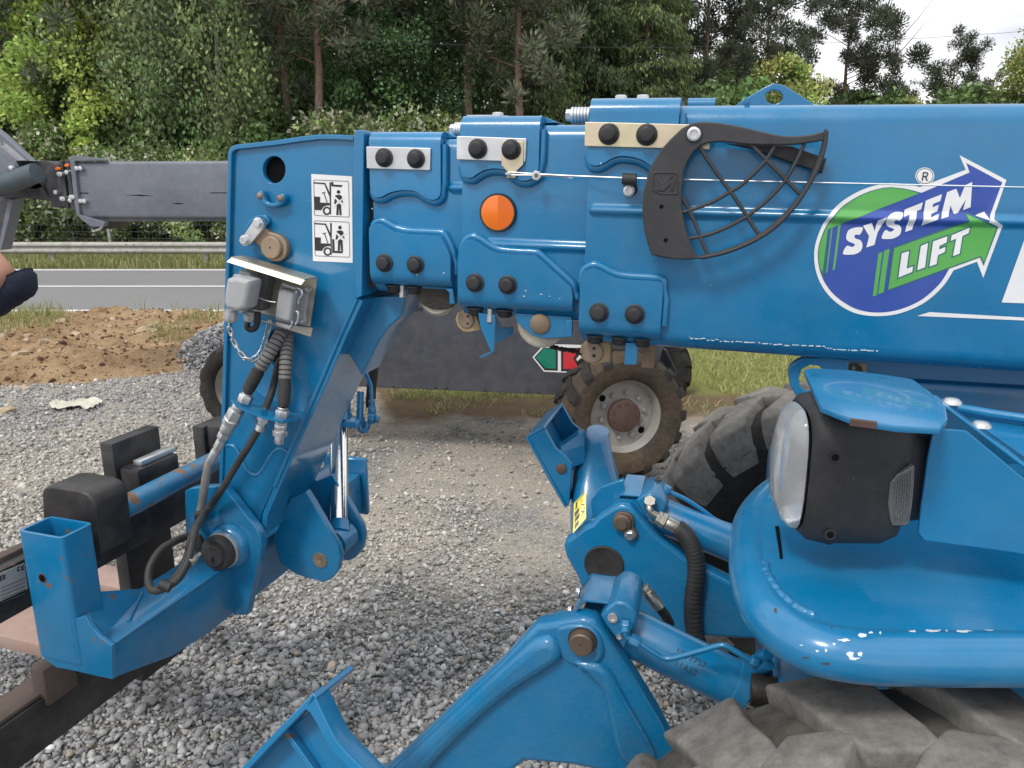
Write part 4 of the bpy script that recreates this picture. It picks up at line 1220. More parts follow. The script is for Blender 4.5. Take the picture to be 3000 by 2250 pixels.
# springs and studs on top
def coil(fr, u0, u1, v, n, turns, R, r_, prt, nut=True):
    a, b_ = fr.hit(u0, v, n), fr.hit(u1, v, n)
    d = (b_ - a); L = d.length; d.normalize(); s1 = d.orthogonal().normalized(); s2 = d.cross(s1)
    nn = turns * 14
    MB().tube([a + d * (L * i / nn) + (s1 * math.cos(2 * PI * i / 14) + s2 * math.sin(2 * PI * i / 14)) * R for i in range(nn + 1)], r_, 7).build('spring', 'zinc', prt, 60)
    if nut:
        mb = MB(); mb.lathe(a - d * .014, d, [(0, R * .9), (.012, R * .9)], 6); mb.lathe(a - d * .002, d, [(0, R * 1.12), (.004, R * 1.12)], 20); mb.build('spring_nut', 'zinc', prt, 30)
coil(B, 1676, 1732, 338, -.13, 6, .0155, .0042, c4u)
coil(S3, 1336, 1356, 380, -.11, 3, .0145, .0042, c3u)
for fr, yt, u, v, n, prt in ((B, yc4T, 1820, 275, -.10, c4u), (B, yc4T, 1884, 275, -.10, c4u), (S3, yc3T, 1459, 322, -.10, c3u), (S3, yc3T, 1482, 328, -.20, c3u)):
    p2 = fr.l2(u, v, n)
    hexbolt(fr.w(p2[0], yt + .0005, n), fr.Y, .0135, prt, 'stud', 'zinc', 1.0)
p2 = S3.l2(1400, 330, -.1)[0]
MB().box(S3.o, S3.X, S3.Y, S3.N, p2 - .012, p2 + .07, yc3T + .0005, yc3T + .006, -.16, -.05).build('top_pad_plate', 'zinc', c3u, None)
p2 = B.l2(1790, 280, -.1)[0]
MB().box(B.o, B.X, B.Y, B.N, p2 - .03, p2 + .12, yc4T + .0005, yc4T + .004, -.16, -.05).build('top_pad_plate', 'zinc', c4u, None)
# studs hanging under the lower housings
for fr, yb, u, n, prt in ((S2, yc2B, 1157, -.01, c2l), (S2, yc2B, 1216, -.01, c2l), (S2, yc2B, 1272, -.03, c2l), (S3, yc3B, 1394, -.01, c3l), (S3, yc3B, 1480, -.01, c3l), (B, yc4B, 1749, -.02, c4l), (B, yc4B, 1821, -.02, c4l), (B, yc4B, 1888, -.02, c4l)):
    xx = fr.l2(u, 900, n)[0]
    cap(fr.w(xx, yb - .0005, n), -fr.Y, .0205, prt, 'stud_cap')
for fr, yb, u, n, prt, L in ((S2, yc2B, 1180, .0, c2l, .03), (S3, yc3B, 1436, .005, c3l, .035)):
    xx = fr.l2(u, 900, n)[0]
    mb = MB().lathe(fr.w(xx, yb, n), -fr.Y, [(0, .007), (L * .6, .007)], 12); mb.lathe(fr.w(xx, yb - L * .6, n), -fr.Y, [(0, .0095), (.012, .0095)], 6)
    mb.build('clamp_bolt', 'zinc', prt, 30)
# support rollers below the boom
def roller(fr, u, v, n, R, w, prt, pinr, guard):
    c = fr.hit(u, v, n)
    ro = MB().lathe(c - fr.N * w, fr.N, [(0, R * .8), (w * .15, R * .96), (w * .5, R), (w * .85, R * .96), (w, R * .8), (w, R * .5)], 40).build('roller', 'white_nylon', prt, 40)
    return ro
roller(S2, *zt((770, 190))[0], -.012, .048, .05, inner, 0, 0)
plate('roller_bracket', S2, zt((560, 80), (900, 80), (945, 240), (925, 275), (880, 290), (820, 300), (740, 295), (650, 255), (590, 200)), -.004, .012, 'grease', inner, .002)
plate('roller_bracket', S2, zt((868, 90), (938, 90), (962, 240), (905, 240), (905, 130)), .022, .024, 'blue', inner, .002)
ro = roller(S3, *zt((1815, 440))[0], -.012, .064, .055, mid, 0, 0)
br = plate('roller_bracket', S3, zt((1560, 335), (2120, 370), (2130, 560), (2070, 575), (1960, 582), (1850, 585), (1740, 555), (1640, 480), (1575, 410)), .004, .014, 'blue', mid, .002)
MB().lathe(S3.hit(*zt((1812, 437))[0], .004), S3.N, [(0, .0255), (.004, .025), (.006, .022), (.006, .001)], 28).build('roller_pin', 'pin_tan', br, 40)
plate('roller_bracket', S3, zt((2070, 400), (2130, 400), (2130, 570), (2068, 568)), .02, .02, 'blue', mid, .002)
def wear_disc(fr, u, v, n, R, prt, outline):
    pl = plate('wear_pad', fr, outline, n, .03, 'tan_plastic', prt, .003)
    MB().lathe(fr.hit(u, v, n), fr.N, [(0, R), (.004, R), (.005, R * .94), (.005, .001)], 32).build('wear_disc', 'pin_tan', pl, 30)
    for dv in (-10.5, 11):
        MB().lathe(fr.hit(u + 4, v + dv, n + .0052), fr.N, [(0, R * .14), (.002, R * .13), (.0005, R * .08)], 12).build('disc_screw', 'black_steel', pl, 30)
wear_disc(S3, *zt((1075, 397))[0], -.05, .0215, mid, zt((965, 390), (985, 330), (1030, 300), (1150, 300), (1200, 430), (1225, 500), (1100, 525), (1040, 515), (985, 465)))
wear_disc(B, *zy((635, 185))[0], -.07, .0265, outer, zy((495, 190), (515, 110), (560, 70), (830, 80), (820, 290), (640, 320), (560, 290), (510, 240)))
fin = plate('cable_fin', S3, zt((1195, 330), (1360, 350), (1352, 712), (1318, 708), (1215, 470)), .008, .008, 'blue', mid, .001)
plate('cable_fin', S3, zt((1360, 360), (1420, 480), (1545, 470), (1540, 540), (1362, 640)), -.10, .008, 'blue_dusty', mid, .001)
plate('cable_fin', S3, zt((1200, 770), (1350, 700), (1352, 716), (1240, 778)), -.02, .006, 'blue_dusty', mid, .001)
plate('guide_tongue', B, zy((985, 90), (1110, 95), (1100, 318), (968, 318)), -.01, .01, 'blue', outer, .001)
MB().box(B.hit(*zy((1210, 225))[0], -.08), B.X, B.Y, B.N, -.012, .018, -.03, .03, -.03, .0).build('guide_block', 'pin_tan', outer, None)
# chain drooping between the rollers
ch_ = zy((205, 128), (250, 140), (300, 152), (345, 160), (390, 165), (435, 175), (480, 185), (520, 196))
for i, q in enumerate(ch_[:-1]):
    a, b_ = S3.hit(*q, -.05), S3.hit(*ch_[i + 1], -.05)
    mb = MB(); d = (b_ - a).normalized()
    side = S3.N * (.004 if i % 2 else .009)
    for sg in (1, -1):
        mb.tube([a - d * .002 + side * sg, (a + b_) / 2 + side * sg, b_ + d * .002 + side * sg], [.0085, .0062, .0085], 8, squash=(1, .55))
    mb.lathe(a - S3.N * .012, S3.N, [(0, .004), (.024, .004)], 8)
    mb.build('chain_link', 'grease', mid, 40)
# lifting eye and pipe stub on the top of the boom
plate('lifting_eye', B, z3((338, 690), (370, 660), (540, 560), (580, 543), (605, 541), (640, 548), (680, 565), (845, 672), (870, 690)), -.15, .02, 'blue', outer, .002, holes=[[z3(q)[0] for q in circ((592, 628), 57, 24, 46)]])
MB().rings([[B.w(B.l2(2016, 299, -.1)[0] + e, yT + .008 + rr * math.sin(a), -.1 + rr * math.cos(a)) for a in [2 * PI * j / 18 for j in range(18)]] for e, rr in ((0, .011), (0, .014), (.06, .014), (.06, .011))], True, False).build('pipe_stub', 'blue', outer, 40)
# long scratch near the lower edge
rr_ = random.Random(3)
sp_ = z5b() or None
line = [(2018, 990), (2060, 993), (2110, 998), (2180, 1003), (2250, 1008), (2320, 1012), (2400, 1015), (2440, 1022), (2500, 1026), (2575, 1028)]
line = [tuple(p)[:2] for p in catmull([(*q, 0) for q in line], 12)]
i = 0
while i < len(line) - 2:
    L = rr_.randint(1, 3); seg = line[i:i + L + 1]; i += L + (1 if rr_.random() < .6 else 0)
    if len(seg) < 2:
        continue
    wv = rr_.uniform(-2.2, 2.2)
    up_ = [(u + rr_.uniform(-2, 2), v + wv - rr_.uniform(.3, 2.6)) for u, v in seg]; dn_ = [(u + rr_.uniform(-2, 2), v + wv + rr_.uniform(.2, 1.8)) for u, v in reversed(seg)]
    plate('scratch', B, up_ + dn_, .0012, .0008, 'scratch_white', outer, 0)
for (u, v, w_, h_) in ((1535, 868, 10, 4), (1585, 862, 14, 4), (1610, 868, 8, 3), (1640, 875, 5, 3), (1090, 611, 6, 4), (1204, 690, 8, 2), (1222, 805, 5, 6), (1300, 800, 8, 5), (1760, 478, 4, 10), (2083, 836, 3, 4), (2511, 973, 3, 2), (1540, 852, 5, 5)):
    fr = S2 if u < 1340 else (S3 if u < 1700 else B)
    n_ = .0352 if v > 700 and u < 1700 else .0232
    if u in (1090, 1204, 2083, 2511):
        n_ = .001
    plate('paint_chip', fr, [(u + w_ * math.cos(a) * rr_.uniform(.5, 1) * .5, v + h_ * math.sin(a) * rr_.uniform(.5, 1) * .5) for a in [k * .7 for k in range(9)]], n_, .0006, 'scratch_white', TH, 0)

# ---- decals on the outer boom (they follow the pressed bead)
def decal(name, polys, lift, mat, parent, fr=B, holes=(), bead=True):
    loops = [[fr.l2(u, v, .001) for u, v in p] for p in polys] + [[fr.l2(u, v, .001) for u, v in h] for h in holes]
    me = curve_mesh(loops, .0, 0)
    bm = bmesh.new(); bm.from_mesh(me)
    if bead:
        for q in range(-6, 7):
            bmesh.ops.bisect_plane(bm, geom=bm.verts[:] + bm.edges[:] + bm.faces[:], plane_co=(0, RIBY + RIBR * q / 6, 0), plane_no=(0, 1, 0))
    for vv in bm.verts:
        vv.co.z = lift + (ribn(vv.co.y) if bead else 0)
    for f in bm.faces:
        if f.normal.z < 0:
            f.normal_flip()
    bm.to_mesh(me); bm.free()
    me.transform(fr.mat(0))
    return link(name, me, mat, parent, 60)
D = 'decal_print'
circ_pts = zd((1190, 362), (1090, 338), (980, 328), (880, 326), (760, 345), (620, 390), (480, 465), (370, 550), (270, 670), (200, 810), (160, 940), (152, 1050), (165, 1170), (210, 1300), (290, 1420), (400, 1520), (540, 1595), (680, 1625), (820, 1628), (960, 1610), (1100, 1565), (1230, 1500), (1340, 1415), (1430, 1320), (1490, 1230), (1520, 1180))
circ_pts = [tuple(p)[:2] for p in catmull([(*q, 0) for q in circ_pts], 3)]
outline = circ_pts + zd((1750, 1095), (1812, 1255), (2002, 742), (1905, 680), (2040, 292), (1578, 48), (1640, 192))
dc = decal(D, [outline], .0009, 'white_print', outer)
dc.name = 'boom_decal'
inner_c = zd((1200, 415), (1080, 385), (960, 368), (880, 364), (770, 382), (640, 425), (510, 495), (400, 580), (300, 695), (235, 820), (195, 950), (188, 1050), (202, 1160), (245, 1280), (320, 1390), (425, 1482), (555, 1555), (690, 1588), (820, 1592), (950, 1574), (1080, 1532), (1205, 1468), (1310, 1385), (1400, 1290), (1465, 1185), (1480, 1160), (1240, 800))
sm_c = lambda pts, k: [tuple(p)[:2] for p in catmull([(*q, 0) for q in pts[:k]], 3)] + pts[k:]
decal('decal_blue', [sm_c(zd((1205, 418), (1080, 385), (960, 368), (880, 364), (770, 382), (640, 425), (510, 495), (400, 580), (300, 695), (235, 820), (195, 950), (188, 1050), (202, 1160), (245, 1280), (320, 1390), (425, 1482), (555, 1555), (690, 1588), (820, 1592), (950, 1574), (1080, 1532), (1205, 1468), (1310, 1385), (1400, 1290), (1465, 1185), (1480, 1155), (1700, 950), (1868, 682), (1820, 602), (1728, 638), (1640, 600), (1870, 660), (1998, 315), (1645, 125), (1678, 218)), 25)], .0013, 'royal_print', dc)
decal('decal_outline', [sm_c(zd((1185, 422), (1080, 385), (960, 368), (880, 364), (770, 382), (640, 425), (510, 495), (400, 580), (300, 695), (235, 820), (195, 950), (188, 1050), (202, 1160), (240, 1270), (262, 1160), (290, 780), (420, 730)), 13)], .0015, 'teal_print', dc)
decal('decal_green', [sm_c(zd((1182, 424), (1075, 392), (960, 376), (880, 372), (770, 390), (640, 433), (512, 505), (408, 588), (308, 702), (243, 825), (204, 950), (197, 1050), (210, 1160), (234, 1205), (285, 780), (415, 725), (430, 715)), 13)], .0018, 'green_print', dc)
for q in (((318, 772), (332, 766), (280, 1200), (266, 1205)), ((388, 742), (412, 730), (355, 1170), (331, 1180)), ((782, 1012), (822, 998), (765, 1425), (725, 1435)), ((838, 985), (892, 968), (834, 1395), (778, 1415))):
    decal('decal_green', [zd(*q)], .0018, 'green_print', dc)
decal('decal_outline', [zd((925, 955), (1648, 690), (1622, 602), (1958, 755), (1815, 1135), (1780, 1052), (868, 1385))], .0016, 'teal_print', dc)
decal('decal_green', [zd((938, 962), (1665, 705), (1640, 628), (1940, 765), (1818, 1100), (1785, 1038), (878, 1370))], .0019, 'green_print', dc)
LET = {
 'S1': [(432, 1015), (470, 940), (520, 950), (545, 938), (545, 920), (480, 890), (465, 850), (485, 790), (530, 765), (590, 755), (630, 765), (600, 828), (560, 828), (545, 850), (560, 868), (605, 885), (625, 930), (610, 985), (560, 1018), (490, 1026)],
 'Y': [(630, 742), (715, 713), (745, 795), (770, 690), (860, 655), (770, 815), (742, 930), (662, 955), (690, 845)],
 'S2': [(812, 862), (848, 785), (890, 800), (925, 790), (930, 772), (870, 745), (850, 700), (870, 650), (920, 615), (970, 605), (1022, 620), (985, 690), (950, 685), (930, 705), (945, 725), (985, 735), (1005, 775), (990, 830), (930, 865), (870, 872)],
 'T': [(1040, 582), (1218, 512), (1200, 580), (1160, 597), (1112, 780), (1042, 803), (1082, 630), (1024, 655)],
 'E': [(1245, 495), (1405, 432), (1388, 500), (1318, 527), (1312, 560), (1375, 535), (1358, 600), (1295, 625), (1288, 660), (1370, 625), (1352, 680), (1200, 742)],
 'M': [(1455, 412), (1545, 378), (1580, 470), (1632, 345), (1702, 312), (1685, 560), (1610, 588), (1640, 480), (1560, 615), (1520, 628), (1490, 545), (1462, 650), (1388, 672)],
 'L': [(1010, 1012), (1082, 990), (1058, 1162), (1122, 1140), (1112, 1195), (978, 1250)],
 'I': [(1198, 940), (1268, 910), (1238, 1150), (1162, 1178)],
 'F': [(1318, 895), (1458, 845), (1450, 905), (1380, 940), (1376, 975), (1440, 950), (1432, 1000), (1365, 1030), (1352, 1118), (1282, 1142)],
 'T2': [(1500, 835), (1680, 758), (1665, 815), (1605, 842), (1578, 1015), (1512, 1040), (1545, 868), (1490, 890)],
}
cen = lambda pts, k: [(sum(p[0] for p in pts) / len(pts) + (x - sum(p[0] for p in pts) / len(pts)) * k, y) for x, y in pts]
def grow(pts, d):
    out = []; n = len(pts)
    ar = sum(pts[i][0] * pts[(i + 1) % n][1] - pts[(i + 1) % n][0] * pts[i][1] for i in range(n))
    sg = 1 if ar > 0 else -1
    for i in range(n):
        a, p, b_ = Vector(pts[i - 1]), Vector(pts[i]), Vector(pts[(i + 1) % n])
        e1, e2 = (p - a).normalized(), (b_ - p).normalized()
        n1, n2 = Vector((e1.y, -e1.x)) * sg, Vector((e2.y, -e2.x)) * sg
        m_ = (n1 + n2); m_ = m_ / max(m_.length_squared / 2, .5)
        out.append(tuple(p + m_ * d))
    return out
for k_, pts in LET.items():
    ps = [tuple(p)[:2] for p in catmull([(*q, 0) for q in pts], 4, True)] if k_ in ('S1', 'S2') else pts
    if k_ in ('L', 'I', 'F', 'T2'):
        decal('letter_outline', [zd(*grow(pts, 13))], .0022, 'teal_print', dc)
    decal('letter', [zd(*ps)], .0026, 'white_print', dc)
decal('decal_white', [zd((1728, 640), (1820, 602), (1868, 690))], .0021, 'white_print', dc)
decal('decal_disc', [zd(*circ((1238, 254), 93, 32, 84))], .0012, 'white_print', outer)
ring_ = [zd(*circ((1238, 254), 83, 40, 76))]
decal('decal_ring', ring_, .0015, 'black_print', outer, holes=[zd(*circ((1238, 254), 77, 40, 70))])
for pl in (((1220, 214), (1232, 214), (1218, 300), (1205, 300)), ((1228, 214), (1255, 214), (1271, 222), (1272, 240), (1262, 258), (1240, 264), (1222, 264), (1224, 254), (1244, 252), (1256, 246), (1260, 234), (1256, 226), (1230, 225)), ((1238, 262), (1250, 260), (1268, 300), (1254, 300))):
    decal('registered_mark', [zd(*pl)], .0018 + .0002 * (pl[0][0] % 3), 'black_print', outer)
decal('boom_letter', [zd((1992, 1495), (2330, 560), (2700, 560), (2420, 1512))], .0011, 'white_print', outer)
decal('boom_stripe', [zd((1160, 1628), (1285, 1590), (2212, 1643), (3300, 1705), (3300, 1745), (2212, 1672))], .0011, 'white_print', outer)

# ---- black lattice guard bolted to the boom
GN = .062
gout = zg((560, 342), (620, 335), (700, 334), (800, 343), (900, 358), (1050, 388), (1180, 420), (1300, 448), (1420, 465), (1530, 465), (1640, 452), (1765, 420), (1778, 396), (1797, 400), (1785, 540), (1740, 690), (1690, 800), (1640, 900), (1570, 1020), (1480, 1140), (1370, 1260), (1250, 1360), (1120, 1440), (960, 1510), (800, 1560), (640, 1590), (520, 1600), (400, 1595), (280, 1580), (185, 1555), (150, 1460), (115, 1330), (98, 1170), (105, 1010), (140, 850), (195, 710), (270, 590), (360, 490), (460, 395))
hole = zg((700, 528), (800, 518), (900, 524), (1050, 540), (1200, 548), (1400, 548), (1550, 540), (1757, 505), (1740, 580), (1690, 720), (1640, 840), (1560, 985), (1460, 1110), (1350, 1225), (1230, 1325), (1100, 1405), (950, 1475), (800, 1525), (690, 1552), (605, 1572), (560, 1500), (520, 1400), (490, 1290), (470, 1180), (460, 1080), (462, 960), (480, 790), (520, 690), (570, 610), (640, 550))
gd = plate('lattice_guard', B, gout, GN, .018, 'guard_plastic', outer, .003, holes=[hole])
for path in (((615, 545), (700, 680), (800, 830), (905, 970), (1000, 1110), (1060, 1200), (1120, 1300), (1190, 1395)), ((1105, 545), (1235, 685), (1415, 865), (1490, 945), (1572, 1020)), ((462, 1020), (500, 1090), (540, 1170), (585, 1270), (640, 1410), (705, 1560)),
             ((1320, 545), (1240, 680), (1130, 800), (1000, 920), (905, 975), (760, 1060), (600, 1125), (465, 1165)), ((1585, 535), (1520, 680), (1415, 865), (1300, 1000), (1180, 1110), (1060, 1200), (900, 1290), (720, 1365), (525, 1405))):
    MB().tube([B.hit(*q, GN - .008) for q in [tuple(p)[:2] for p in catmull([(*zg(s_)[0], 0) for s_ in path], 4)]], .0042, 8).build('lattice_bar', 'guard_plastic', gd, 60)
MB().tube([B.hit(*q, GN + .0) for q in [tuple(p)[:2] for p in catmull([(*zg(s_)[0], 0) for s_ in ((1787, 420), (1770, 560), (1715, 735), (1630, 905), (1520, 1075), (1380, 1240), (1230, 1362), (1050, 1460), (850, 1535), (640, 1580))], 4)]], .0048, 8).build('lattice_rim', 'guard_plastic', gd, 60)
plate('guard_arm', B, zg((1105, 545), (1460, 552), (1790, 672), (1750, 808), (1110, 585), (860, 530)), .035, .03, 'black_plastic', gd, .003)
o_ = B.hit(*zg((573, 448))[0], GN)
MB().lathe(o_, B.N, [(0, .0175), (.001, .0175), (.001, .0145)], 28).build('guard_washer', 'black_plastic', gd)
MB().lathe(o_, B.N, [(0, .0145), (.006, .014), (.007, .012), (.007, .0085), (.003, .0083), (.003, .0003)], 24).build('guard_bolt', 'zinc', gd)
plate('guard_emblem', B, rounded(zg((200, 795), (425, 800), (432, 1000), (270, 1000), (185, 965)), 8), GN + .0022, .003, 'guard_plastic', gd, .001, holes=[rounded(zg((208, 805), (415, 808), (422, 990), (275, 990), (197, 955)), 8)])
plate('guard_emblem', B, zg((230, 860), (290, 890), (330, 840), (380, 830), (340, 870), (395, 870), (380, 970), (360, 970), (355, 905), (300, 970), (220, 965), (270, 920)), GN + .0022, .003, 'guard_plastic', gd, .001)
for q in ((275, 1112), (314, 1420)):
    MB().lathe(B.hit(*zg(q)[0], GN), B.N, [(0, .0046), (.0006, .0046)], 14).build('guard_hole', 'void_black', gd)
plate('guard_bracket', B, rounded(zg((620, 530), (715, 535), (715, 588), (640, 585)), 6), .034, .02, 'zinc_yellow', gd, .001)
# ---- boom head with gooseneck
HN = -.052
H = B.shifted(HN)
HW = .27
head = plate('boom_head', H, [(672, 452), (690, 432), (800, 415), (932, 398), (1040, 402), (1052, 420), (1052, 872), (950, 1100), (843, 1337), (768, 1500), (765, 1562), (700, 1500), (645, 1430), (650, 1220), (661, 800)], -.012, HW - .024, 'blue', TH, .002,
             holes=[[zh(q)[0] for q in circ((614, 518), 124, 32, 150)], zk(*circ((452, 815), 92, 28, 150))])
def rim(path, name, w=.006, over=.0, n0=None, mat='blue'):
    """flat bar welded round the side plates, given by its outer edge"""
    pts = [H.l2(u, v, 0) for u, v in path]
    mb = MB(); rings = []
    n = len(pts)
    for i, p in enumerate(pts):
        a = Vector(pts[max(i - 1, 0)]); c_ = Vector(pts[min(i + 1, n - 1)])
        t = (c_ - a).normalized(); nrm = Vector((-t.y, t.x))
        q = Vector(p)
        rings.append([H.w(q.x, q.y, 0), H.w(q.x + nrm.x * w, q.y + nrm.y * w, 0), H.w(q.x + nrm.x * w, q.y + nrm.y * w, -HW), H.w(q.x, q.y, -HW)])
    mb.rings(rings)
    return bevelled(mb.build(name, mat, head, 40), .0015, 1)
rim(zh((72, 1659), (88, 900), (105, 330), (112, 290), (140, 262), (180, 245), (600, 200), (900, 155), (1100, 132), (1300, 130), (1480, 140))[0:0] + [(641, 1425), (648, 1220), (657, 900), (667, 448), (671, 437), (678, 429), (690, 424), (800, 412), (880, 400), (932, 394), (985, 394), (1036, 397)], 'rim_plate', -.012)
# rear flange of the head
plate('head_flange', H, rounded([(1036, 392), (1043, 381), (1062, 380), (1066, 392), (1060, 868), (1040, 875)], 4), .008, HW + .016, 'blue', head, .002)
# slanting back plate
rim([(1046, 872), (1000, 975), (943, 1110), (843, 1332), (800, 1430), (768, 1505), (764, 1562)], 'back_plate', .018)
plate('back_gusset', H, [(1046, 880), (1062, 872), (1188, 866), (1176, 925), (1138, 960), (1114, 992), (1060, 1100), (1000, 1000)], -.075, .12, 'blue_dusty', head, .004)
MB().tube([H.hit(u, v, .0) for u, v in ((1046, 876), (1000, 978), (943, 1113), (843, 1337), (805, 1425))], .006, 8).build('weld_bead', 'blue', head, 60)
MB().box(H.o, H.X, H.Y, H.N, H.l2(700, 480, -.1)[0], H.l2(930, 480, -.1)[0], H.l2(800, 1100, -.1)[1], H.l2(800, 430, -.1)[1], -.14, -.10).build('head_void', 'void_black', head, None)  # black box standing in for the dark hollow of the head
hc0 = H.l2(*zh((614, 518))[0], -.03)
MB().lathe(H.w(hc0[0], hc0[1], -.0275), H.N, [(-.01, .0362), (0, .0362)], 32).build('hole_void', 'void_black', head)  # black disc stands in for the darkness inside the round hole
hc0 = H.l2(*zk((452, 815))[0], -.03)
mb = MB(); mb.rings([[H.w(hc0[0] + .0325 * math.cos(a), hc0[1] + .051 * math.sin(a), n_) for a in [2 * PI * j / 28 for j in range(28)]] for n_ in (-.036, -.028)]); mb.build('hole_void', 'void_black', head, None)  # black oval, likewise for the dark hose opening
# doubler plate with the wavy upper edge
dbl = zf and z500((478, 548), (520, 518), (570, 508), (615, 520), (650, 560), (675, 620), (700, 690), (730, 745), (770, 785), (820, 805), (865, 790), (900, 745), (950, 660), (1000, 585), (1040, 552), (1085, 545), (1120, 562), (1148, 600), (1050, 800), (960, 1000), (880, 1180), (865, 1330), (700, 1140), (600, 1020), (470, 900))
plate('doubler_plate', H, dbl, -.006, .006, 'blue', head, .001)
MB().tube([H.hit(u, v, -.010) for u, v in dbl[:18]], .0062, 8).build('weld_bead', 'blue', head, 60)
# handle with two rivets
hd = plate('handle', H, zh((422, 800), (428, 765), (455, 748), (485, 758), (497, 800), (512, 850), (545, 878), (600, 885), (640, 868), (655, 820), (665, 795), (695, 782), (725, 800), (730, 850), (705, 895), (650, 925), (580, 935), (500, 915), (450, 870)), .012, .02, 'blue', head, .004, curve=3)
for q in ((458, 805), (684, 830)):
    MB().lathe(H.hit(*zh(q)[0], .012), H.N, [(0, .0088), (.003, .0082), (.005, .005), (.005, .0004)], 20).build('rivet', 'pin_tan', hd, 50)
# cable pin with keeper plate
kp = plate('pin_keeper', H, zh((495, 1170), (560, 1205), (640, 1230), (700, 1265), (745, 1330), (755, 1400), (735, 1480), (680, 1530), (600, 1535), (540, 1510), (500, 1450), (460, 1370), (395, 1300)), .010, .022, 'pin_tan', head, .003, curve=3)
MB().lathe(H.hit(*zh((596, 1378))[0], .010), H.N, [(0, .030), (.008, .030), (.011, .027), (.011, .004), (.008, .0035), (.008, .0003)], 36).build('pin_end', 'pin_tan', kp, 40)
plate('keeper_seat', H, zh((275, 1230), (300, 1130), (370, 1050), (450, 1015), (520, 1025), (560, 1070), (550, 1120), (500, 1160), (400, 1290), (300, 1300)), -.002, .01, 'blue', head, .003, curve=3)
kb = plate('keeper_bar', H, rounded(zh((395, 1065), (460, 1060), (500, 1110), (490, 1170), (345, 1350), (255, 1310), (262, 1270)), 4), .024, .016, 'zinc', head, .002)
for q in ((440, 1105), (292, 1298)):
    hexbolt(H.hit(*zh(q)[0], .024), H.N, .0118, kb)
# pictogram sticker
st = decal('warning_sticker', [zp((182, 112), (865, 153), (876, 1603), (210, 1572))], .0008, 'white_print', head, H.shifted(-.012), (), False)
Hs = H.shifted(-.012)
def ink(*polys, holes=(), lift=.0015, mat='black_print'):
    decal('sticker_print', [zp(*p) for p in polys], lift, mat, st, Hs, [zp(*h) for h in holes], False)
def panel(x0, y0, x1, y1, dx, sk):
    f = lambda x, y: (x + (y - y0) * dx, y + (x - x0) * sk)
    o1 = rounded([f(x0, y0), f(x1, y0), f(x1, y1), f(x0, y1)], 34); i1 = rounded([f(x0 + 8, y0 + 8), f(x1 - 8, y0 + 8), f(x1 - 8, y1 - 8), f(x0 + 8, y1 - 8)], 28)
    ink(o1, holes=[i1])
panel(220, 205, 812, 812, .025, .047); panel(232, 892, 822, 1488, .02, .042)
for dy, dx, fork in ((0, 0, 'up'), (682, 12, 'down')):
    t = lambda *p: [(x + dx, y + dy) for x, y in p]
    ink(t((228, 250), (418, 262), (490, 420), (487, 252), (515, 254), (514, 790), (500, 790), (490, 500), (402, 285), (228, 272)))
    ink(t((232, 490), (332, 495), (332, 592), (490, 598), (490, 640), (440, 640), (390, 660), (362, 700), (355, 720), (236, 715)))
    ink(t((358, 430), (418, 410), (424, 420), (402, 430), (458, 592), (444, 594), (388, 434), (362, 442)))
    ink(t(*circ((442, 730), 66, 30, 72)), holes=[t(*circ((446, 730), 40, 26, 44))])
    mx_, my_ = (640, 413) if fork == 'up' else (664, 1010)
    m_ = lambda *p: [(x + mx_, y + my_) for x, y in p]
    ink(m_(*circ((0, 0), 30, 22, 31)))
    ink(m_((-55, 60), (-20, 48), (30, 50), (58, 70), (62, 110), (5, 150), (-58, 105)), lift=.0015)
    ink(m_((-62, 110), (-22, 150), (-45, 200), (-74, 204))); ink(m_((40, 150), (62, 122), (84, 214), (58, 190)))
    ink(m_((-30, 215), (0, 190), (45, 215), (52, 390), (18, 390), (8, 240), (0, 390), (-38, 388)))
    ink(m_((-80, 90), (-50, 80), (110, 225), (98, 238)), m_((100, 75), (112, 90), (-60, 250), (-82, 245)), lift=.0019, mat='white_print')
ink([(518, 245), (552, 245), (555, 290), (710, 298), (690, 332), (522, 320)])
ink([(535, 1205), (570, 1208), (575, 1400), (724, 1408), (700, 1442), (535, 1435)])

# ---- socket bracket
bk = lambda q, n: H.hit(*zs(q)[0], n)
mb = MB()
def quadplate(pts, t, N_):
    mb.hexa([p - N_ * t for p in pts] + list(pts))
A, Bp, C, Dp = bk((450, 120), .022), bk((1655, 482), .022), bk((1532, 1312), .022), bk((420, 980), .022)
quadplate([A, Bp, C, Dp], .004, H.N)
E_, F_ = bk((135, 212), .125), bk((1385, 598), .125)
hoodn = (Bp - A).cross(E_ - A).normalized()
mid1, mid2 = bk((215, 140), .115), bk((1445, 520), .115)
quadplate([A, Bp, mid2, mid1], .003, hoodn)
quadplate([mid1, mid2, F_, E_], .003, H.N)
lip = [bk((700, 1195), .024), bk((1578, 1322), .034), bk((1545, 1468), .034), bk((728, 1212), .024)]
quadplate(lip, .003, H.N)
brk = mb.build('socket_bracket', 'galv', head, 25)
def sbox(name, pts, n1, t, mat, parent, bev=.004, rr=10):
    return plate(name, H, rounded(zs(*pts), rr / 5.7), n1, t, mat, parent, bev)
rs = sbox('socket', ((1040, 610), (1300, 640), (1545, 650), (1530, 720), (1490, 760), (1440, 1130), (1460, 1240), (1370, 1260), (950, 1180), (1000, 700)), .034, .012, 'socket_grey', head, .002, 30)
sbox('socket_body', ((1010, 660), (1310, 700), (1230, 1270), (950, 1190)), .06, .03, 'socket_grey', rs, .003, 40)
sbox('socket_lid', ((1000, 690), (1070, 672), (1240, 735), (1255, 800), (1190, 1215), (1150, 1222), (945, 1155), (932, 1110)), .088, .03, 'socket_grey', rs, .007, 60)
sbox('lid_clamp', ((1060, 560), (1290, 640), (1290, 690), (1050, 612)), .075, .012, 'socket_grey', rs, .002, 8)
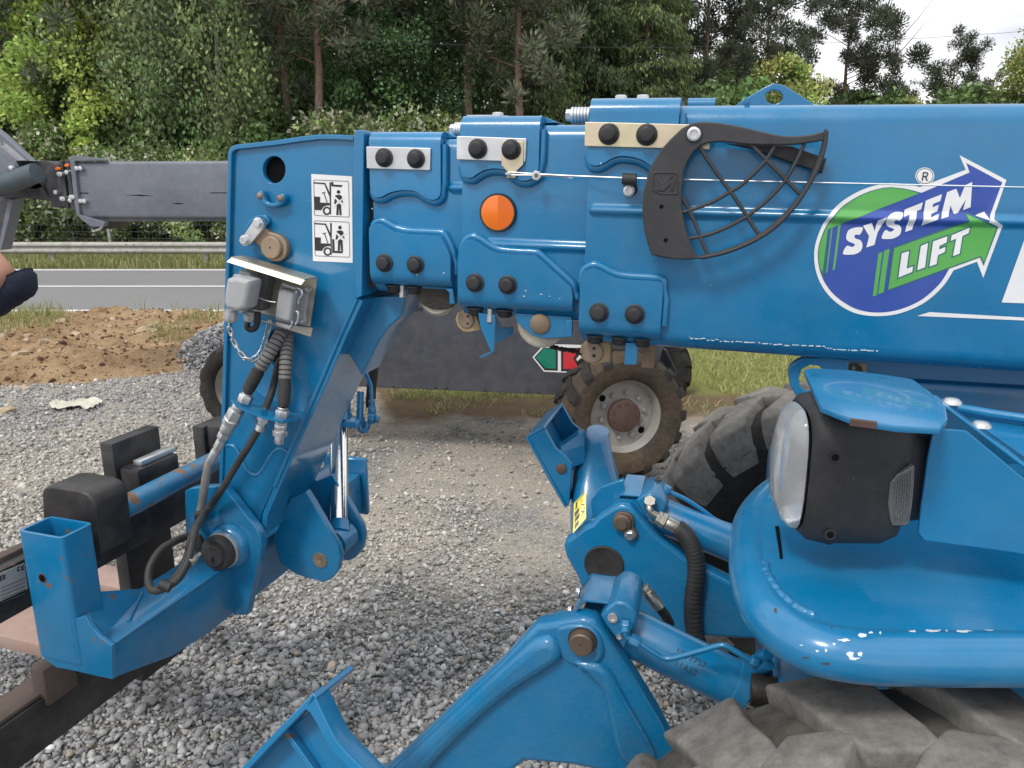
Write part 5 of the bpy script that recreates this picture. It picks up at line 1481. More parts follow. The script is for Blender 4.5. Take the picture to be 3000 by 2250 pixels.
sbox('lid_clamp', ((960, 1215), (1230, 1290), (1190, 1350), (960, 1275)), .075, .012, 'socket_grey', rs, .002, 8)
for path in (((1310, 690), (1300, 740), (1250, 850), (1240, 930), (1290, 950)), ((1320, 650), (1380, 680), (1405, 760), (1350, 840), (1340, 910)), ((1215, 1065), (1215, 1150), (1235, 1230), (1220, 1280)), ((1240, 1060), (1330, 1050), (1330, 1200), (1290, 1260))):
    MB().tube([tuple(p) for p in catmull([bk(q, .07) for q in path], 4)], .0035, 7).build('lever_wire', 'zinc', rs, 60)
for q in ((1478, 685), (1398, 1212), (755, 465), (680, 990), (870, 1215), (1280, 925), (1355, 895), (1330, 1080)):
    mb = MB().lathe(bk(q, .034), H.N, [(0, .0062), (.004, .006), (.005, .003), (.003, .0025), (.003, .0003)], 14); mb.build('socket_screw', 'zinc', rs, 40)
ls = sbox('socket_base', ((510, 380), (830, 440), (720, 1040), (470, 1000), (430, 700)), .06, .036, 'socket_dark', head, .003, 20)
sbox('plug_back', ((340, 345), (520, 400), (560, 520), (545, 760), (480, 860), (460, 1010), (390, 1090), (330, 1070), (330, 430)), .10, .04, 'socket_grey', ls, .004, 20)
sbox('plug_flange', ((225, 470), (260, 420), (330, 430), (540, 490), (568, 540), (555, 760), (500, 740), (500, 560), (470, 520), (260, 470)), .125, .014, 'socket_grey', ls, .002, 10)
sbox('plug', ((128, 500), (180, 480), (300, 470), (520, 530), (525, 600), (440, 1005), (310, 1055), (120, 1010), (80, 900), (95, 700)), .165, .06, 'socket_grey', ls, .011, 24)
def gland(p0, p1, r, mat, prt):
    d = (p1 - p0); L = d.length
    mb = MB().lathe(p0, d, [(0, r), (L * .25, r), (L * .26, r * 1.12), (L * .7, r * 1.12), (L * .72, r * .98), (L * .92, r * .9), (L, r * .7)], 8)
    mb.build('cable_gland', mat, prt, 30)
gland(bk((225, 1030), .14), bk((190, 1215), .14), .0165, 'socket_grey', ls)
gland(bk((545, 1040), .075), bk((515, 1210), .075), .0150, 'socket_grey', ls)
cp_ = catmull([bk(q, .075) for q in ((515, 1190), (480, 1260), (490, 1320), (540, 1345), (600, 1330), (640, 1270), (655, 1180), (660, 1050))], 8)
MB().tube(cp_, [.0085 if i % 2 else .0075 for i in range(len(cp_))], 10).build('corrugated_lead', 'black_plastic', ls, None)
MB().tube(catmull([bk(q, .11) for q in ((545, 750), (680, 815), (830, 870), (960, 890))], 4), .0014, 6).build('lanyard', 'zinc', ls)
MB().tube(catmull([bk(q, .04) for q in ((680, 920), (740, 1000), (830, 1050), (930, 1105))], 4), .0010, 6).build('lanyard', 'zinc', ls)
# safety chain
chp = catmull([H.hit(*q, .10 - .05 * t) for t, q in zip((0, .1, .2, .4, .6, .8, 1), zs((170, 1215), (185, 1340), (225, 1440)) + zk((115, 770), (190, 885), (250, 905), (310, 860)))] + [H.hit(*q, .035) for q in zk((345, 780), (372, 680), (385, 625))], 30)
acc = 0; last = chp[0]; links = [chp[0]]
for p in chp[1:]:
    acc += (p - last).length; last = p
    if acc > .0185:
        links.append(p); acc = 0
for i in range(len(links) - 1):
    a, b_ = links[i], links[i + 1]; d = (b_ - a).normalized(); c_ = (a + b_) / 2
    s_ = H.N.cross(d).normalized() if i % 2 else (H.N * .55 + H.N.cross(d) * .6).normalized()
    pts = [c_ + d * ((.0095 if math.cos(t) > 0 else -.0095) * 1.0 + .004 * math.cos(t)) + s_ * .0062 * math.sin(t) for t in [2 * PI * k / 12 for k in range(12)]]
    MB().tube(pts, .0021, 6, loop=True).build('chain_link', 'zinc', ls, 60)

# ---- hydraulic lines on the head
MB().lathe(H.hit(*zk((430, 830))[0], -.013) - H.N * .12, H.N, [(0, .07), (.01, .07)], 20).build('hose_port', 'void_black', head)  # black disc behind the hose opening, painting its dark depth
def hose(name, pts, r, mat, prt, k=8, seg=14):
    return MB().tube(catmull(pts, k), r, seg).build(name, mat, prt, 60)
hA = [H.hit(*zk((490, 640))[0], -.05), H.hit(*zk((470, 700))[0], .02), H.hit(*zk((385, 850))[0], .06), H.hit(*zk((300, 985))[0], .075), H.hit(*zk((215, 1140))[0], .085)]
hB = [H.hit(*zk((520, 660))[0], -.06), H.hit(*zk((517, 740))[0], .0), H.hit(*zk((505, 900))[0], .045), H.hit(*zk((495, 1100))[0], .065), H.hit(*zk((487, 1250))[0], .075)]
hC = [H.hit(*zk((470, 880))[0], -.05), H.hit(*zk((440, 965))[0], .0), H.hit(*zk((400, 1140))[0], .05), H.hit(*zk((352, 1265))[0], .07)]
for pts, r, nb0 in ((hA, .0178, 0), (hB, .0172, 0)):
    h_ = hose('hydraulic_hose', pts, r * .86, 'rubber_hose', head)
    cp_ = catmull(pts, 30); L = 0; bands = []; last = cp_[0]; cum = [0]
    for p in cp_[1:]:
        L += (p - last).length; cum.append(L); last = p
    def at(s_):
        for i in range(len(cum) - 1):
            if cum[i + 1] >= s_:
                t = (s_ - cum[i]) / max(cum[i + 1] - cum[i], 1e-9)
                return cp_[i].lerp(cp_[i + 1], t)
        return cp_[-1]
    s_ = .01
    while s_ + .0098 < L * .74:
        mb = MB().tube([at(s_), at(s_ + .0015), at(s_ + .008), at(s_ + .0095)], [r * .95, r, r, r * .95], 16)
        mb.build('guard_coil', 'hose_guard', h_, 50)
        s_ += .0125
    MB().tube([at(L * .76), at(L * .86), at(L * .97)], [r * .99, r * 1.0, r * .96], 16).build('hose_sleeve', 'rubber_hose', h_, 50)
hose('hydraulic_hose', hC, .0098, 'rubber_hose', head)
# bulkhead plate
bp = zk((95, 1195), (110, 1180), (140, 1180), (290, 1190), (450, 1255), (600, 1310), (592, 1340), (480, 1358), (330, 1325), (180, 1265), (120, 1225))
nn_ = [.085, .05, .03, .0, .0, .0, .045, .095, .11, .115, .105]
top_ = [H.hit(*q, n_) for q, n_ in zip(bp, nn_)]
mb = MB(); k_ = len(top_)
mb.v = [tuple(p) for p in top_] + [tuple(p - UP * .007) for p in top_]
mb.f = [tuple(range(k_)), tuple(reversed(range(k_, 2 * k_)))] + [(i, i + k_, (i + 1) % k_ + k_, (i + 1) % k_) for i in range(k_)]; mb.mi = [0] * len(mb.f)
mb.build('bulkhead_plate', 'blue_chip', head, 25)
def fitting(name, p0, p1, prof, mat, prt, seg=20):
    """prof: (t0, t1, radius, sides)"""
    d = p1 - p0; mb = MB()
    for t0, t1, r, sd in prof:
        mb.lathe(p0 + d * t0, d, [(0, r * .93), (d.length * (t1 - t0) * .12, r), (d.length * (t1 - t0) * .88, r), (d.length * (t1 - t0), r * .93)], sd, rot=.4)
    return mb.build(name, mat, prt, 30)
q5 = lambda x, y, n: H.hit(*z500((x, y))[0], n)
fitting('hose_nut', q5(750, 5, .085), q5(715, 95, .088), [(0, .2, .014, 20), (.2, 1, .0195, 6)], 'zinc', head)
fitting('quick_coupler', q5(668, 120, .09), q5(455, 545, .075), [(0, .13, .0165, 20), (.10, .34, .0215, 6), (.3, .42, .0225, 24), (.42, .62, .0185, 24), (.62, .76, .0175, 6), (.76, .8, .013, 20), (.8, 1, .0135, 6)], 'zinc', head)
fitting('quick_coupler', q5(945, 165, .06), q5(860, 372, .07), [(0, .16, .0115, 6), (.16, .34, .009, 12), (.34, .55, .0185, 6), (.52, .75, .0125, 6), (.72, .84, .0145, 20), (.84, 1, .0130, 20)], 'zinc', head)
fitting('quick_coupler', q5(1092, 140, .075), q5(1050, 500, .075), [(0, .09, .014, 20), (.08, .30, .0185, 6), (.38, .47, .016, 6), (.47, .62, .0165, 6), (.62, .70, .0205, 24), (.70, .76, .0195, 24), (.76, .98, .0125, 20), (.98, 1.01, .004, 10)], 'zinc', head)

# ---- wide strap-down hoses to the hitch
qz = lambda u, v, z_: P(u, v, z_ * 1.075)
br_ = [q5(455, 545, .075), q5(430, 590, .075), q5(370, 700, .075), q5(335, 880, .07), q5(305, 1080, .06), q5(285, 1180, .06)]
hose('braided_hose', br_, .0118, 'braid', head, 10)
fitting('hose_ferrule', q5(452, 550, .075), q5(385, 680, .075), [(0, .12, .012, 6), (.1, 1, .0135, 18)], 'zinc', head)
zz = 1.80
hoseD = [q5(845, 375, .07), q5(760, 520, .075), q5(650, 690, .08), q5(500, 940, .08), q5(350, 1150, .08), qz(575, 1545, 1.86), qz(562, 1600, 1.82), qz(548, 1650, 1.80), qz(520, 1697, 1.78), qz(480, 1724, 1.77), qz(448, 1729, 1.77), qz(435, 1705, 1.78), qz(440, 1660, 1.80), qz(470, 1612, 1.83), qz(508, 1588, 1.86), qz(545, 1572, 1.90)]
hose('hydraulic_hose', hoseD, .0098, 'rubber_hose', head, 10)
hoseE = [q5(285, 1180, .06), q5(258, 1270, .05), qz(563, 1570, 1.86), qz(552, 1620, 1.83), qz(534, 1665, 1.81), qz(505, 1703, 1.80), qz(500, 1710, 1.80)]
hose('hydraulic_hose', hoseE, .0105, 'rubber_hose', head, 10)
for p0, p1 in ((q5(258, 1195, .085), q5(335, 1180, .085)), (qz(470, 1710, 1.765), qz(500, 1722, 1.765))):
    MB().tube([p0, p1], .0135, 12).build('cable_tie', 'black_plastic', head)
fitting('hose_end', qz(552, 1650, 1.80), qz(585, 1622, 1.84), [(0, .35, .012, 14), (.35, .6, .010, 6), (.6, 1, .006, 12)], 'galv', head)
# ================================================================== HITCH (blue) AND FORK CARRIAGE (black)
CY_ = math.radians(18.2)
LF = Vector((math.sin(CY_), math.cos(CY_), 0)); FC = Vector((-math.cos(CY_), math.sin(CY_), 0))
OC = P(325, 1893, 1.88)
def EP(l):
    """plane across the hitch at distance l from its near end; X to the right, N to the viewer"""
    return Frame(OC + LF * l, -FC, -LF)
def cb(mb, f0, f1, l0, l1, z0, z1):
    return mb.box(OC, FC, LF, UP, f0, f1, l0, l1, z0, z1)
bq = lambda f, l, z: OC + FC * f + LF * l + UP * z
hitch = MB().rings([[bq(0, l, zb0), bq(0, l, 0), bq(.15, l, 0), bq(.15, l, zb0)] for l, zb0 in ((0, -.090), (.19, -.15), (.33, -.165), (1.24, -.165))]).build('hitch_beam', 'blue_dusty', TH, None)
bevelled(hitch, .009, 2)
E0 = EP(0.0); LP = .455; E4 = EP(LP)
# near end: gusset and square socket post
plate('end_gusset', E0, zw((600, 585), (640, 660), (700, 735), (785, 800), (795, 1035), (690, 1015), (560, 985), (440, 960), (400, 955), (300, 880), (280, 700)), .006, .012, 'blue_chip', hitch, .002)
def sock(name, z0, z1, f0, f1, l0, l1, t, mat, prt):
    q = lambda f, l, z: OC + FC * f + LF * l + UP * z
    r_ = rounded([(f0, l0), (f1, l0), (f1, l1), (f0, l1)], .016, 4); i_ = rounded([(f0 + t, l0 + t), (f1 - t, l0 + t), (f1 - t, l1 - t), (f0 + t, l1 - t)], .011, 4)
    mb = MB()
    mb.rings([[q(f, l, z0) for f, l in r_], [q(f, l, z1) for f, l in r_], [q(f, l, z1) for f, l in i_], [q(f, l, z0) for f, l in i_]], True, False, loop=True)
    return mb.build(name, mat, prt, 40)
pz1 = E0.hit(150, 1565, 0).z - OC.z; pz0 = E0.hit(180, 1925, 0).z - OC.z
fx = lambda u, v: -E0.l2(u, v, 0)[0]
post = sock('socket_post', pz0, pz1, fx(212, 1700), fx(88, 1700), -.012, .082, .008, 'blue_chip', hitch)
hp = E0.hit(*zw((298, 322))[0], .013)
MB().lathe(hp, -LF, [(0, .0098), (.001, .0095)], 16).build('post_hole', 'void_black', post)
MB().lathe(hp, -LF, [(-.0005, .0125), (.0004, .0125)], 16).build('hole_rust', 'hub_rust', post)
# gusset web on top of the beam
w0, w1, w2, w3 = OC + FC * .03 + LF * .012 + UP * .001, OC + FC * .135 + LF * .012 + UP * .001, OC + FC * .135 + LF * .22 + UP * .001, OC + FC * .03 + LF * .10 + UP * .001
mb = MB().hexa([OC + FC * .05 + LF * .03, OC + FC * .062 + LF * .03, OC + FC * .135 + LF * .24, OC + FC * .125 + LF * .25, OC + FC * .125 + LF * .02 + UP * .11, OC + FC * .135 + LF * .02 + UP * .10, OC + FC * .140 + LF * .235 + UP * .004, OC + FC * .13 + LF * .245 + UP * .004])
mb.build('web', 'blue_chip', hitch, 30)
MB().tube([OC + FC * q * .12 + LF * (.03 + q * .2) + UP * .003 for q in np.linspace(.35, 1, 12)], .0045, 7).build('weld_bead', 'blue_chip', hitch, 60)
MB().tube([OC - FC * .0 + LF * (.01 + q) + UP * .001 for q in np.linspace(0, .39, 12)], .005, 7).build('weld_bead', 'blue_dusty', hitch, 60)
# side plates
for l, nm in ((LP, 0), (.80, 1)):
    El = EP(l)
    pts = [E4.l2(*q, 0) for q in ((541, 1438), (560, 1430), (648, 1424), (665, 1440), (750, 1548), (763, 1572), (766, 1600), (740, 1720), (723, 1802), (684, 1803), (655, 1700), (650, 1690), (545, 1640))]
    plate('side_plate', El, pts, 0, .03, 'blue', hitch, .003, local=True)
c_ = E4.l2(*z500((575, 1487))[0], 0)
boss = MB().lathe(EP(LP).w(c_[0], c_[1], 0), -LF, [(0, .070), (.012, .068), (.022, .060), (.024, .056)], 40).build('pivot_boss', 'blue', hitch, 40)
MB().lathe(EP(LP).w(c_[0], c_[1], .022), -LF, [(0, .0552), (.014, .0552), (.015, .053)], 40).build('boss_ring', 'zinc', hitch, 40)
MB().lathe(EP(LP).w(c_[0] - .002, c_[1], .03), -LF, [(0, .0515), (.03, .051), (.037, .046), (.038, .036), (.043, .035), (.048, .031), (.049, .009), (.060, .008), (.060, .0005)], 36).build('pivot_cap', 'rubber_hose', hitch, 35)
# pin lock bits beside the cap
for q, r_ in (((585, 1600), .016), ((572, 1585), .012), ((592, 1625), .013)):
    p_ = EP(.43).hit(*q, 0)
    MB().tube([p_, p_ + UP * .03 + FC * .01], r_, 10).build('lock_fitting', 'rubber_hose', hitch, 50)
# round cross tube (rubbed, rusty) and its continuation on the far side
tA, tB = P(328, 1505, 2.06), P(640, 1345, 2.61)
MB().tube([tA.lerp(tB, t) for t in np.linspace(.03, 1.9, 16)], .033, 20).build('cross_tube', 'blue_worn', hitch, 60)
# cylinder ears
for l in (.61, .76):
    El = EP(l); E5 = EP(.61)
    pts = [E5.l2(*q, 0) for q in ((896, 1440), (910, 1462), (990, 1600), (997, 1630), (990, 1672), (968, 1698), (948, 1706), (925, 1700), (868, 1684), (820, 1650), (800, 1580), (850, 1460))]
    plate('cylinder_ear', El, pts, 0, .025, 'blue', hitch, .003, local=True)
E5 = EP(.61)
pc = E5.l2(938, 1641, 0)
MB().lathe(EP(.61).w(pc[0], pc[1], 0), -LF, [(-.18, .025), (.0, .025), (.003, .024), (.003, .003), (.001, .0003)], 28).build('ear_pin', 'pin_tan', hitch, 40)
# tilt cylinder
eye = EP(.565).w(pc[0], pc[1], 0)
zey = (EP(.685).w(pc[0], pc[1], 0) - CAM).dot(Vector((0, CP, -SP)))
rod0, rod1 = P(994, 1580, zey), P(992, 1240, zey + .13)
eye = rod0
MB().lathe(eye - LF * .04, LF, [(0, .046), (.08, .046)], 32).build('rod_eye', 'blue_dusty', TH, 40)
MB().tube([rod0 + UP * .02, rod0 + (rod1 - rod0) * .14], [.038, .034], 24).build('rod_boss', 'blue', TH, 40)
tc_ = MB().tube([rod0 + (rod1 - rod0) * .14, rod1], .030, 32).build('tilt_rod', 'chrome', TH, 60)
top_ = rod1 + (rod1 - rod0).normalized() * .42
MB().tube([rod1, rod1 + (rod1 - rod0).normalized() * .03, rod1 + (rod1 - rod0).normalized() * .031, top_], [.045, .045, .041, .041], 24).build('tilt_cylinder', 'blue', TH, 40)
mb = MB().box(rod1, -FC, LF, (rod1 - rod0).normalized(), -.03, .085, -.03, .03, -.002, .022); bevelled(mb.build('cylinder_port', 'blue', TH, None), .003, 1)
dz = (rod1 - CAM).dot(Vector((0, CP, -SP)))
z9p = lambda x, y, d=0: P(*z9((x, y))[0], dz + d)
MB().tube(catmull([z9p(275, 230), z9p(272, 400), z9p(272, 470), z9p(290, 498), z9p(318, 480), z9p(325, 440)], 6), .012, 12).build('oil_pipe', 'blue', TH, 60)
MB().tube(catmull([z9p(310, 100), z9p(345, 185), z9p(352, 260), z9p(354, 350)], 6), .0065, 10).build('oil_pipe', 'blue', TH, 60)
fitting('pipe_nut', z9p(354, 335), z9p(356, 385), [(0, 1, .014, 6)], 'blue', TH)
fitting('pipe_elbow', z9p(330, 415), z9p(405, 420), [(0, .6, .019, 14), (.6, 1, .014, 6)], 'blue', TH)
cp_ = catmull([z9p(372, -100, .12), z9p(368, 60, .10), z9p(352, 200, .08), z9p(345, 300, .06), z9p(345, 330, .05)], 40)
MB().tube(cp_, [.017 if i % 3 else .0145 for i in range(len(cp_))], 12).build('ribbed_hose', 'rubber_hose', TH, None)
MB().box(z9p(366, 328, .05), -FC, LF, UP, -.012, .012, -.012, .012, -.02, .02).build('hose_clamp', 'zinc', TH, None)
# far side of the hitch: end block of the beam
mb = cb(MB(), -.02, .17, 1.24, 1.265, -.175, .06); bevelled(mb.build('end_block', 'blue_dusty', hitch, None), .006, 1)
MB().tube([P(905, 1440, 2.52), P(975, 1400, 2.66)], .05, 20).build('far_tube', 'blue_dusty', hitch, 60)

# ---- fork carriage
FKR = root('fork_carriage', OC + FC * .38 + Vector((0, 0, -OC.z)), 'black fork carriage hanging on the boom, forks pointing left', 'fork carriage')
def cbar(name, f0, f1, l0, l1, z0, z1, mat='black_steel', b_=.006, prt=None):
    return bevelled(cb(MB(), f0, f1, l0, l1, z0, z1).build(name, mat, prt or FKR, None), b_, 2)
def cpt(u, v, f):
    """l and z (relative to the hitch origin) of a pixel on the carriage plane at forward distance f"""
    fr = Frame(OC + FC * f, LF, -FC)
    p = fr.hit(u, v, 0) - OC
    return p.dot(LF), p.z
fR = .33
lt, zt_ = cpt(541, 1526, fR)
_, zt1 = cpt(541, 1405, fR)
cbar('upper_rail', fR, fR + .04, -.46, 1.48, zt_, zt1)
cbar('rail_lip', fR + .04, fR + .075, -.46, 1.48, zt1 - .05, zt1 + .012, 'fork_brown')
lb, zb_ = cpt(400, 2060, fR); _, zb1 = cpt(400, 1955, fR)
lo0, loz0 = cpt(150, 2170, fR - .02)
cbar('lower_rail', fR - .01, fR + .045, -.70, 1.45, loz0 - .02, loz0 + .125)
cbar('rail_top', fR - .0, fR + .09, -.70, 1.45, loz0 + .126, loz0 + .138, 'fork_brown', .003)
for l in (.02, .52):
    pass
# uprights between the rails
for u, v in ((178, 2000),):
    l_, _z = cpt(u, v, fR - .015)
    cbar('upright', fR - .02, fR + .03, l_ - .05, l_ + .05, loz0 + .1, loz0 + .21, 'fork_brown')
    cbar('upright', fR - .02, fR + .03, l_ + .95, l_ + 1.05, loz0 + .1, zt_ + .02, 'black_steel')
# rounded end block gripping the tube
eb = Frame(P(280, 1500, 1.963), -FC, -LF)
plate('end_block', eb, zq((395, 670), (408, 630), (440, 605), (500, 600), (760, 645), (830, 675), (880, 730), (905, 800), (925, 950), (962, 1250), (780, 1255), (760, 1000), (410, 940)), 0, .11, 'black_steel', FKR, .006)
# tag plate on the near end of the upper rail
lp0, zp0 = cpt(0, 1745, fR - .001); 
tagf = Frame(OC + FC * (fR - .0015), LF, -FC)
tg = plate('type_plate', tagf, [(-60, 1705), (72, 1650), (82, 1725), (-60, 1790)], .001, .002, 'socket_grey', FKR, 0)
for pts in (((52, 1661), (57, 1659), (57, 1663), (53, 1665), (53, 1671), (58, 1669), (58, 1672), (51, 1674)), ((63, 1657), (70, 1654), (70, 1657), (65, 1659), (65, 1662), (69, 1661), (69, 1663), (65, 1665), (65, 1668), (71, 1666), (71, 1669), (63, 1671)),
            ((0, 1688), (8, 1685), (8, 1688), (2, 1690), (2, 1693), (7, 1691), (7, 1694), (2, 1696), (2, 1699), (8, 1697), (8, 1700), (0, 1703)), ((10, 1685), (16, 1683), (17, 1688), (13, 1690), (17, 1696), (14, 1697), (12, 1692), (12, 1698), (10, 1699))):
    plate('plate_print', tagf, pts, .0022, .0008, 'black_print', tg, 0)
for k_ in range(5):
    v0 = 1722 + k_ * 11
    plate('plate_print', tagf, [(4, v0), (74, v0 - 29), (74, v0 - 27), (4, v0 + 2)], .0022, .0008, 'socket_dark', tg, 0)
# forks: shank, top hook and blade
zbl = -.475
def fork(u0, v0, u1, v1, top_px, mat_side='fork_brown'):
    l0, zz0 = cpt(u0, v0, fR + .075); l1, _ = cpt(u1, v1, fR + .075)
    l1 = max(l1, l0 + .1)
    sh = cbar('fork_shank', fR + .078, fR + .128, l0, l1, zbl - .03, zt1 + .18, 'black_steel')
    cbar('fork_blade', fR + .129, fR + 1.25, l0, l1, zbl - .03, zbl + .02, 'fork_rust', .004, sh)
    hk = cbar('fork_hook', fR + .0, fR + .077, l0 + .01, l1 - .01, zt1 + .018, zt1 + .10, 'black_steel', .012, sh)
    cbar('fork_latch', fR + .012, fR + .045, l0 + .04, l1 - .01, zt1 + .101, zt1 + .118, 'zinc', .002, sh)
    return l0, l1
fork(372, 1620, 505, 1560, None)
la, _ = cpt(372, 1620, fR + .075)
l0, l1 = la - .62, la - .62 + .13
for (a_, b_) in ((la + .40, la + .54),):
    sh = cbar('fork_shank', fR + .078, fR + .128, a_, b_, zbl - .03, zt1 + (.115 if a_ > la else -.02), 'black_steel')
    cbar('fork_blade', fR + .129, fR + 1.25, a_, b_, zbl - .03, zbl + .02, 'fork_rust', .004, sh)
    if a_ > la:
        cbar('fork_hook', fR + .0, fR + .077, a_ + .01, b_ - .01, zt1 + .018, zt1 + .12, 'black_steel', .012, sh)
# ================================================================== STABILISERS
SN = Frame(P(1705, 1880, 1.54), -Fv, Lv)
SF = Frame(P(1840, 1530, 2.10), -Fv, Lv)
sl = plate('stabiliser_leg', SN, zr((-50, 1860), (280, 1690), (560, 1430), (830, 1165), (1040, 975), (1170, 830), (1262, 738), (1500, 700), (1560, 690), (1625, 705), (1672, 745), (1740, 850), (1900, 1090), (2050, 1340), (2170, 1570), (2230, 1700), (2260, 1850), (1700, 1690), (1480, 1648), (1190, 1622), (1130, 1668), (1000, 1820), (300, 2100)), 0, .05, 'blue_cast', TH, .012)
plate('leg_rib', SN, zr((250, 1760), (420, 1600), (700, 1330), (960, 1090), (1150, 920), (1240, 850), (1330, 830), (1400, 880), (1420, 960), (1380, 1010), (1250, 1090), (1100, 1190), (900, 1350), (650, 1590), (450, 1790)), .022, .04, 'blue_cast', sl, .019, curve=3)
plate('leg_boss', SN, zr((1400, 760), (1480, 735), (1580, 740), (1660, 790), (1700, 880), (1690, 960), (1620, 1000), (1500, 1000), (1420, 940), (1390, 840)), .008, .02, 'blue_cast', sl, .007, curve=3)
plate('leg_rib', SN, zr((1500, 980), (1640, 990), (1740, 1060), (1850, 1260), (2020, 1560), (2040, 1720), (1930, 1690), (1800, 1600), (1740, 1400), (1690, 1180), (1600, 1080)), .016, .03, 'blue_cast', sl, .013, curve=3)
pb = SN.hit(*zr((1563, 835))[0], .009)
MB().lathe(pb, Lv, [(0, .0270), (.003, .0270), (.003, .0245), (.016, .0240), (.0185, .0215), (.0185, .003), (.016, .002), (.016, .0003)], 36).build('pivot_pin', 'pin_steel', sl, 40)
MB().lathe(pb, Lv, [(-.001, .0295), (.0012, .0290)], 36).build('pin_rust', 'grease', sl, 40)
# second cheek of the leg behind the cylinder
plate('leg_cheek', SN, zr((1040, 975), (1170, 830), (1262, 738), (1400, 690), (1500, 700), (1672, 745), (1900, 1090), (2100, 1450), (1500, 1600), (1000, 1500)), -.165, .045, 'blue_cast', sl, .01)
# near foot: sole with upstanding flanges, seen from inside
FT = Frame(P(830, 2180, 1.40), -Fv, (Lv + UP * .25).normalized())
ft = plate('foot_web', FT, zc((960, 335), (340, 890), (280, 1300), (1500, 1300), (1440, 900), (1180, 690), (1000, 340)), -.05, .012, 'blue_chip', TH, .002)
a1 = [FT.hit(*q, 0) for q in zc((1000, 158), (985, 175), (700, 470), (340, 853), (180, 1040))]
mb = MB()
rings = []
for p, q in zip(a1, a1[1:] + [a1[-1] + (a1[-1] - a1[-2])]):
    t = (q - p).normalized(); nrm = FT.N.cross(t).normalized()
    if nrm.dot(FT.X) > 0:
        nrm = -nrm
    rings.append([p + FT.N * .0, p - nrm * .012, p - nrm * .012 - FT.N * .15, p - FT.N * .15])
mb.rings(rings); bevelled(mb.build('foot_sole', 'blue_chip', ft, 30), .002, 1)
plate('foot_flange', FT, zc((1000, 158), (1030, 215), (1090, 345), (1150, 470), (1230, 620), (1330, 730), (1450, 850), (1560, 960), (1480, 1010), (1330, 860), (1190, 710), (1100, 580), (1040, 450), (970, 340), (930, 310), (985, 190)), 0, .05, 'blue_chip', ft, .002)
plate('foot_rib', FT, zc((720, 540), (760, 510), (1010, 860), (1100, 1100), (1040, 1100), (960, 870)), -.03, .02, 'blue_chip', ft, .002)

# near cylinder with its port block
def hyd(fr, name, a, b_, off, R, prt):
    p0, p1 = fr.hit(*a, off), fr.hit(*b_, off)
    d = (p1 - p0).normalized()
    o = MB().tube([p0, p0 + d * .002, p1 - d * .03, p1 - d * .029, p1], [R * .98, R, R, R * 1.04, R * 1.04], 36).build(name, 'blue_dusty', prt, 60)
    return p0, p1, d, o
p0, p1, d, cyn = hyd(SN, 'stabiliser_cylinder', zn((610, 470))[0], zn((1690, 1010))[0], -.085, .049, TH)
plate('port_block', SN, zn((345, 335), (400, 265), (480, 200), (560, 206), (640, 250), (682, 320), (670, 440), (560, 650), (500, 560), (400, 430)), -.012, .135, 'blue_cast', cyn, .006)
for q, r_ in (((460, 345), .0105), ((520, 520), .006)):
    MB().lathe(SN.hit(*zn(q)[0], -.011), Lv, [(0, r_), (.004, r_ * .95), (.004, r_ * .5), (.002, r_ * .45), (.002, .0003)], 20).build('port_plug', 'zinc', cyn, 40)
tp = SN.hit(*zn((600, 175))[0], -.06)
# bent cover sheet over the port block
def cover(fr, pts, prt):
    """pts: near-left, near-right, far-right, far-left of the top sheet plus two points of the turned-down leg, with offsets"""
    w = [fr.hit(*q, o) for q, o in pts]
    nl, nr, fr_, fl, dn, df = w
    nrm = (nr - nl).cross(fl - nl).normalized()
    if nrm.z < 0:
        nrm = -nrm
    t = nrm * .004
    mb = MB().hexa([nl - t, nr - t, fr_ - t, fl - t, nl, nr, fr_, fl])
    n2 = (dn - nl).cross(fl - nl).normalized() * .004
    mb.hexa([nl + n2, dn + n2, df + n2, fl + n2, nl, dn, df, fl])
    return bevelled(mb.build('valve_cover', 'blue_dusty', prt, 30), .0015, 2)
cv = cover(SN, ((zm((200, 1502))[0], -.03), (zm((492, 1532))[0], -.03), (zm((575, 1246))[0], -.16), (zm((318, 1222))[0], -.16), (zm((112, 1652))[0], -.03), (zm((170, 1400))[0], -.16)), cyn)
for q in ((180, 1425), (90, 1625)):
    hexbolt(SN.hit(*zm(q)[0], -.09), Fv, .010, cyn, 'cover_bolt')
MB().box(SN.hit(*zm((400, 1590))[0], -.09), -Fv, Lv, UP, -.03, .03, -.03, .03, -.03, .012).build('valve_body', 'blue_dusty', cyn, None)
MB().tube(catmull([SN.hit(*zn(q)[0], .012) for q in ((575, 470), (590, 520), (650, 560), (720, 590), (830, 660), (920, 715), (990, 725), (1100, 700), (1300, 645), (1440, 605), (1510, 610), (1590, 655), (1740, 745))], 5), .0056, 10).build('oil_pipe', 'blue', cyn, 60)
fitting('pipe_nut', SN.hit(*zn((618, 540))[0], .012), SN.hit(*zn((705, 590))[0], .012), [(0, 1, .0115, 6)], 'blue', cyn)
fitting('pipe_nut', SN.hit(*zn((1735, 735))[0], .012), SN.hit(*zn((1800, 770))[0], .012), [(0, 1, .0115, 6)], 'blue', cyn)
fitting('pipe_elbow', SN.hit(*zn((580, 400))[0], -.01), SN.hit(*zn((575, 500))[0], .014), [(0, .5, .0125, 6), (.4, 1, .0095, 14)], 'blue', cyn)
for q in (((1840, 720), (1905, 680)), ((1840, 830), (1905, 780))):
    fitting('valve_screw', SN.hit(*zn(q[0])[0], -.01), SN.hit(*zn(q[1])[0], .02), [(0, 1, .011, 16)], 'blue', cyn)
fitting('check_valve', SN.hit(*zn((1840, 900))[0], -.02), SN.hit(*zn((1850, 690))[0], -.01), [(0, .35, .020, 20), (.35, 1, .016, 8)], 'blue', cyn)
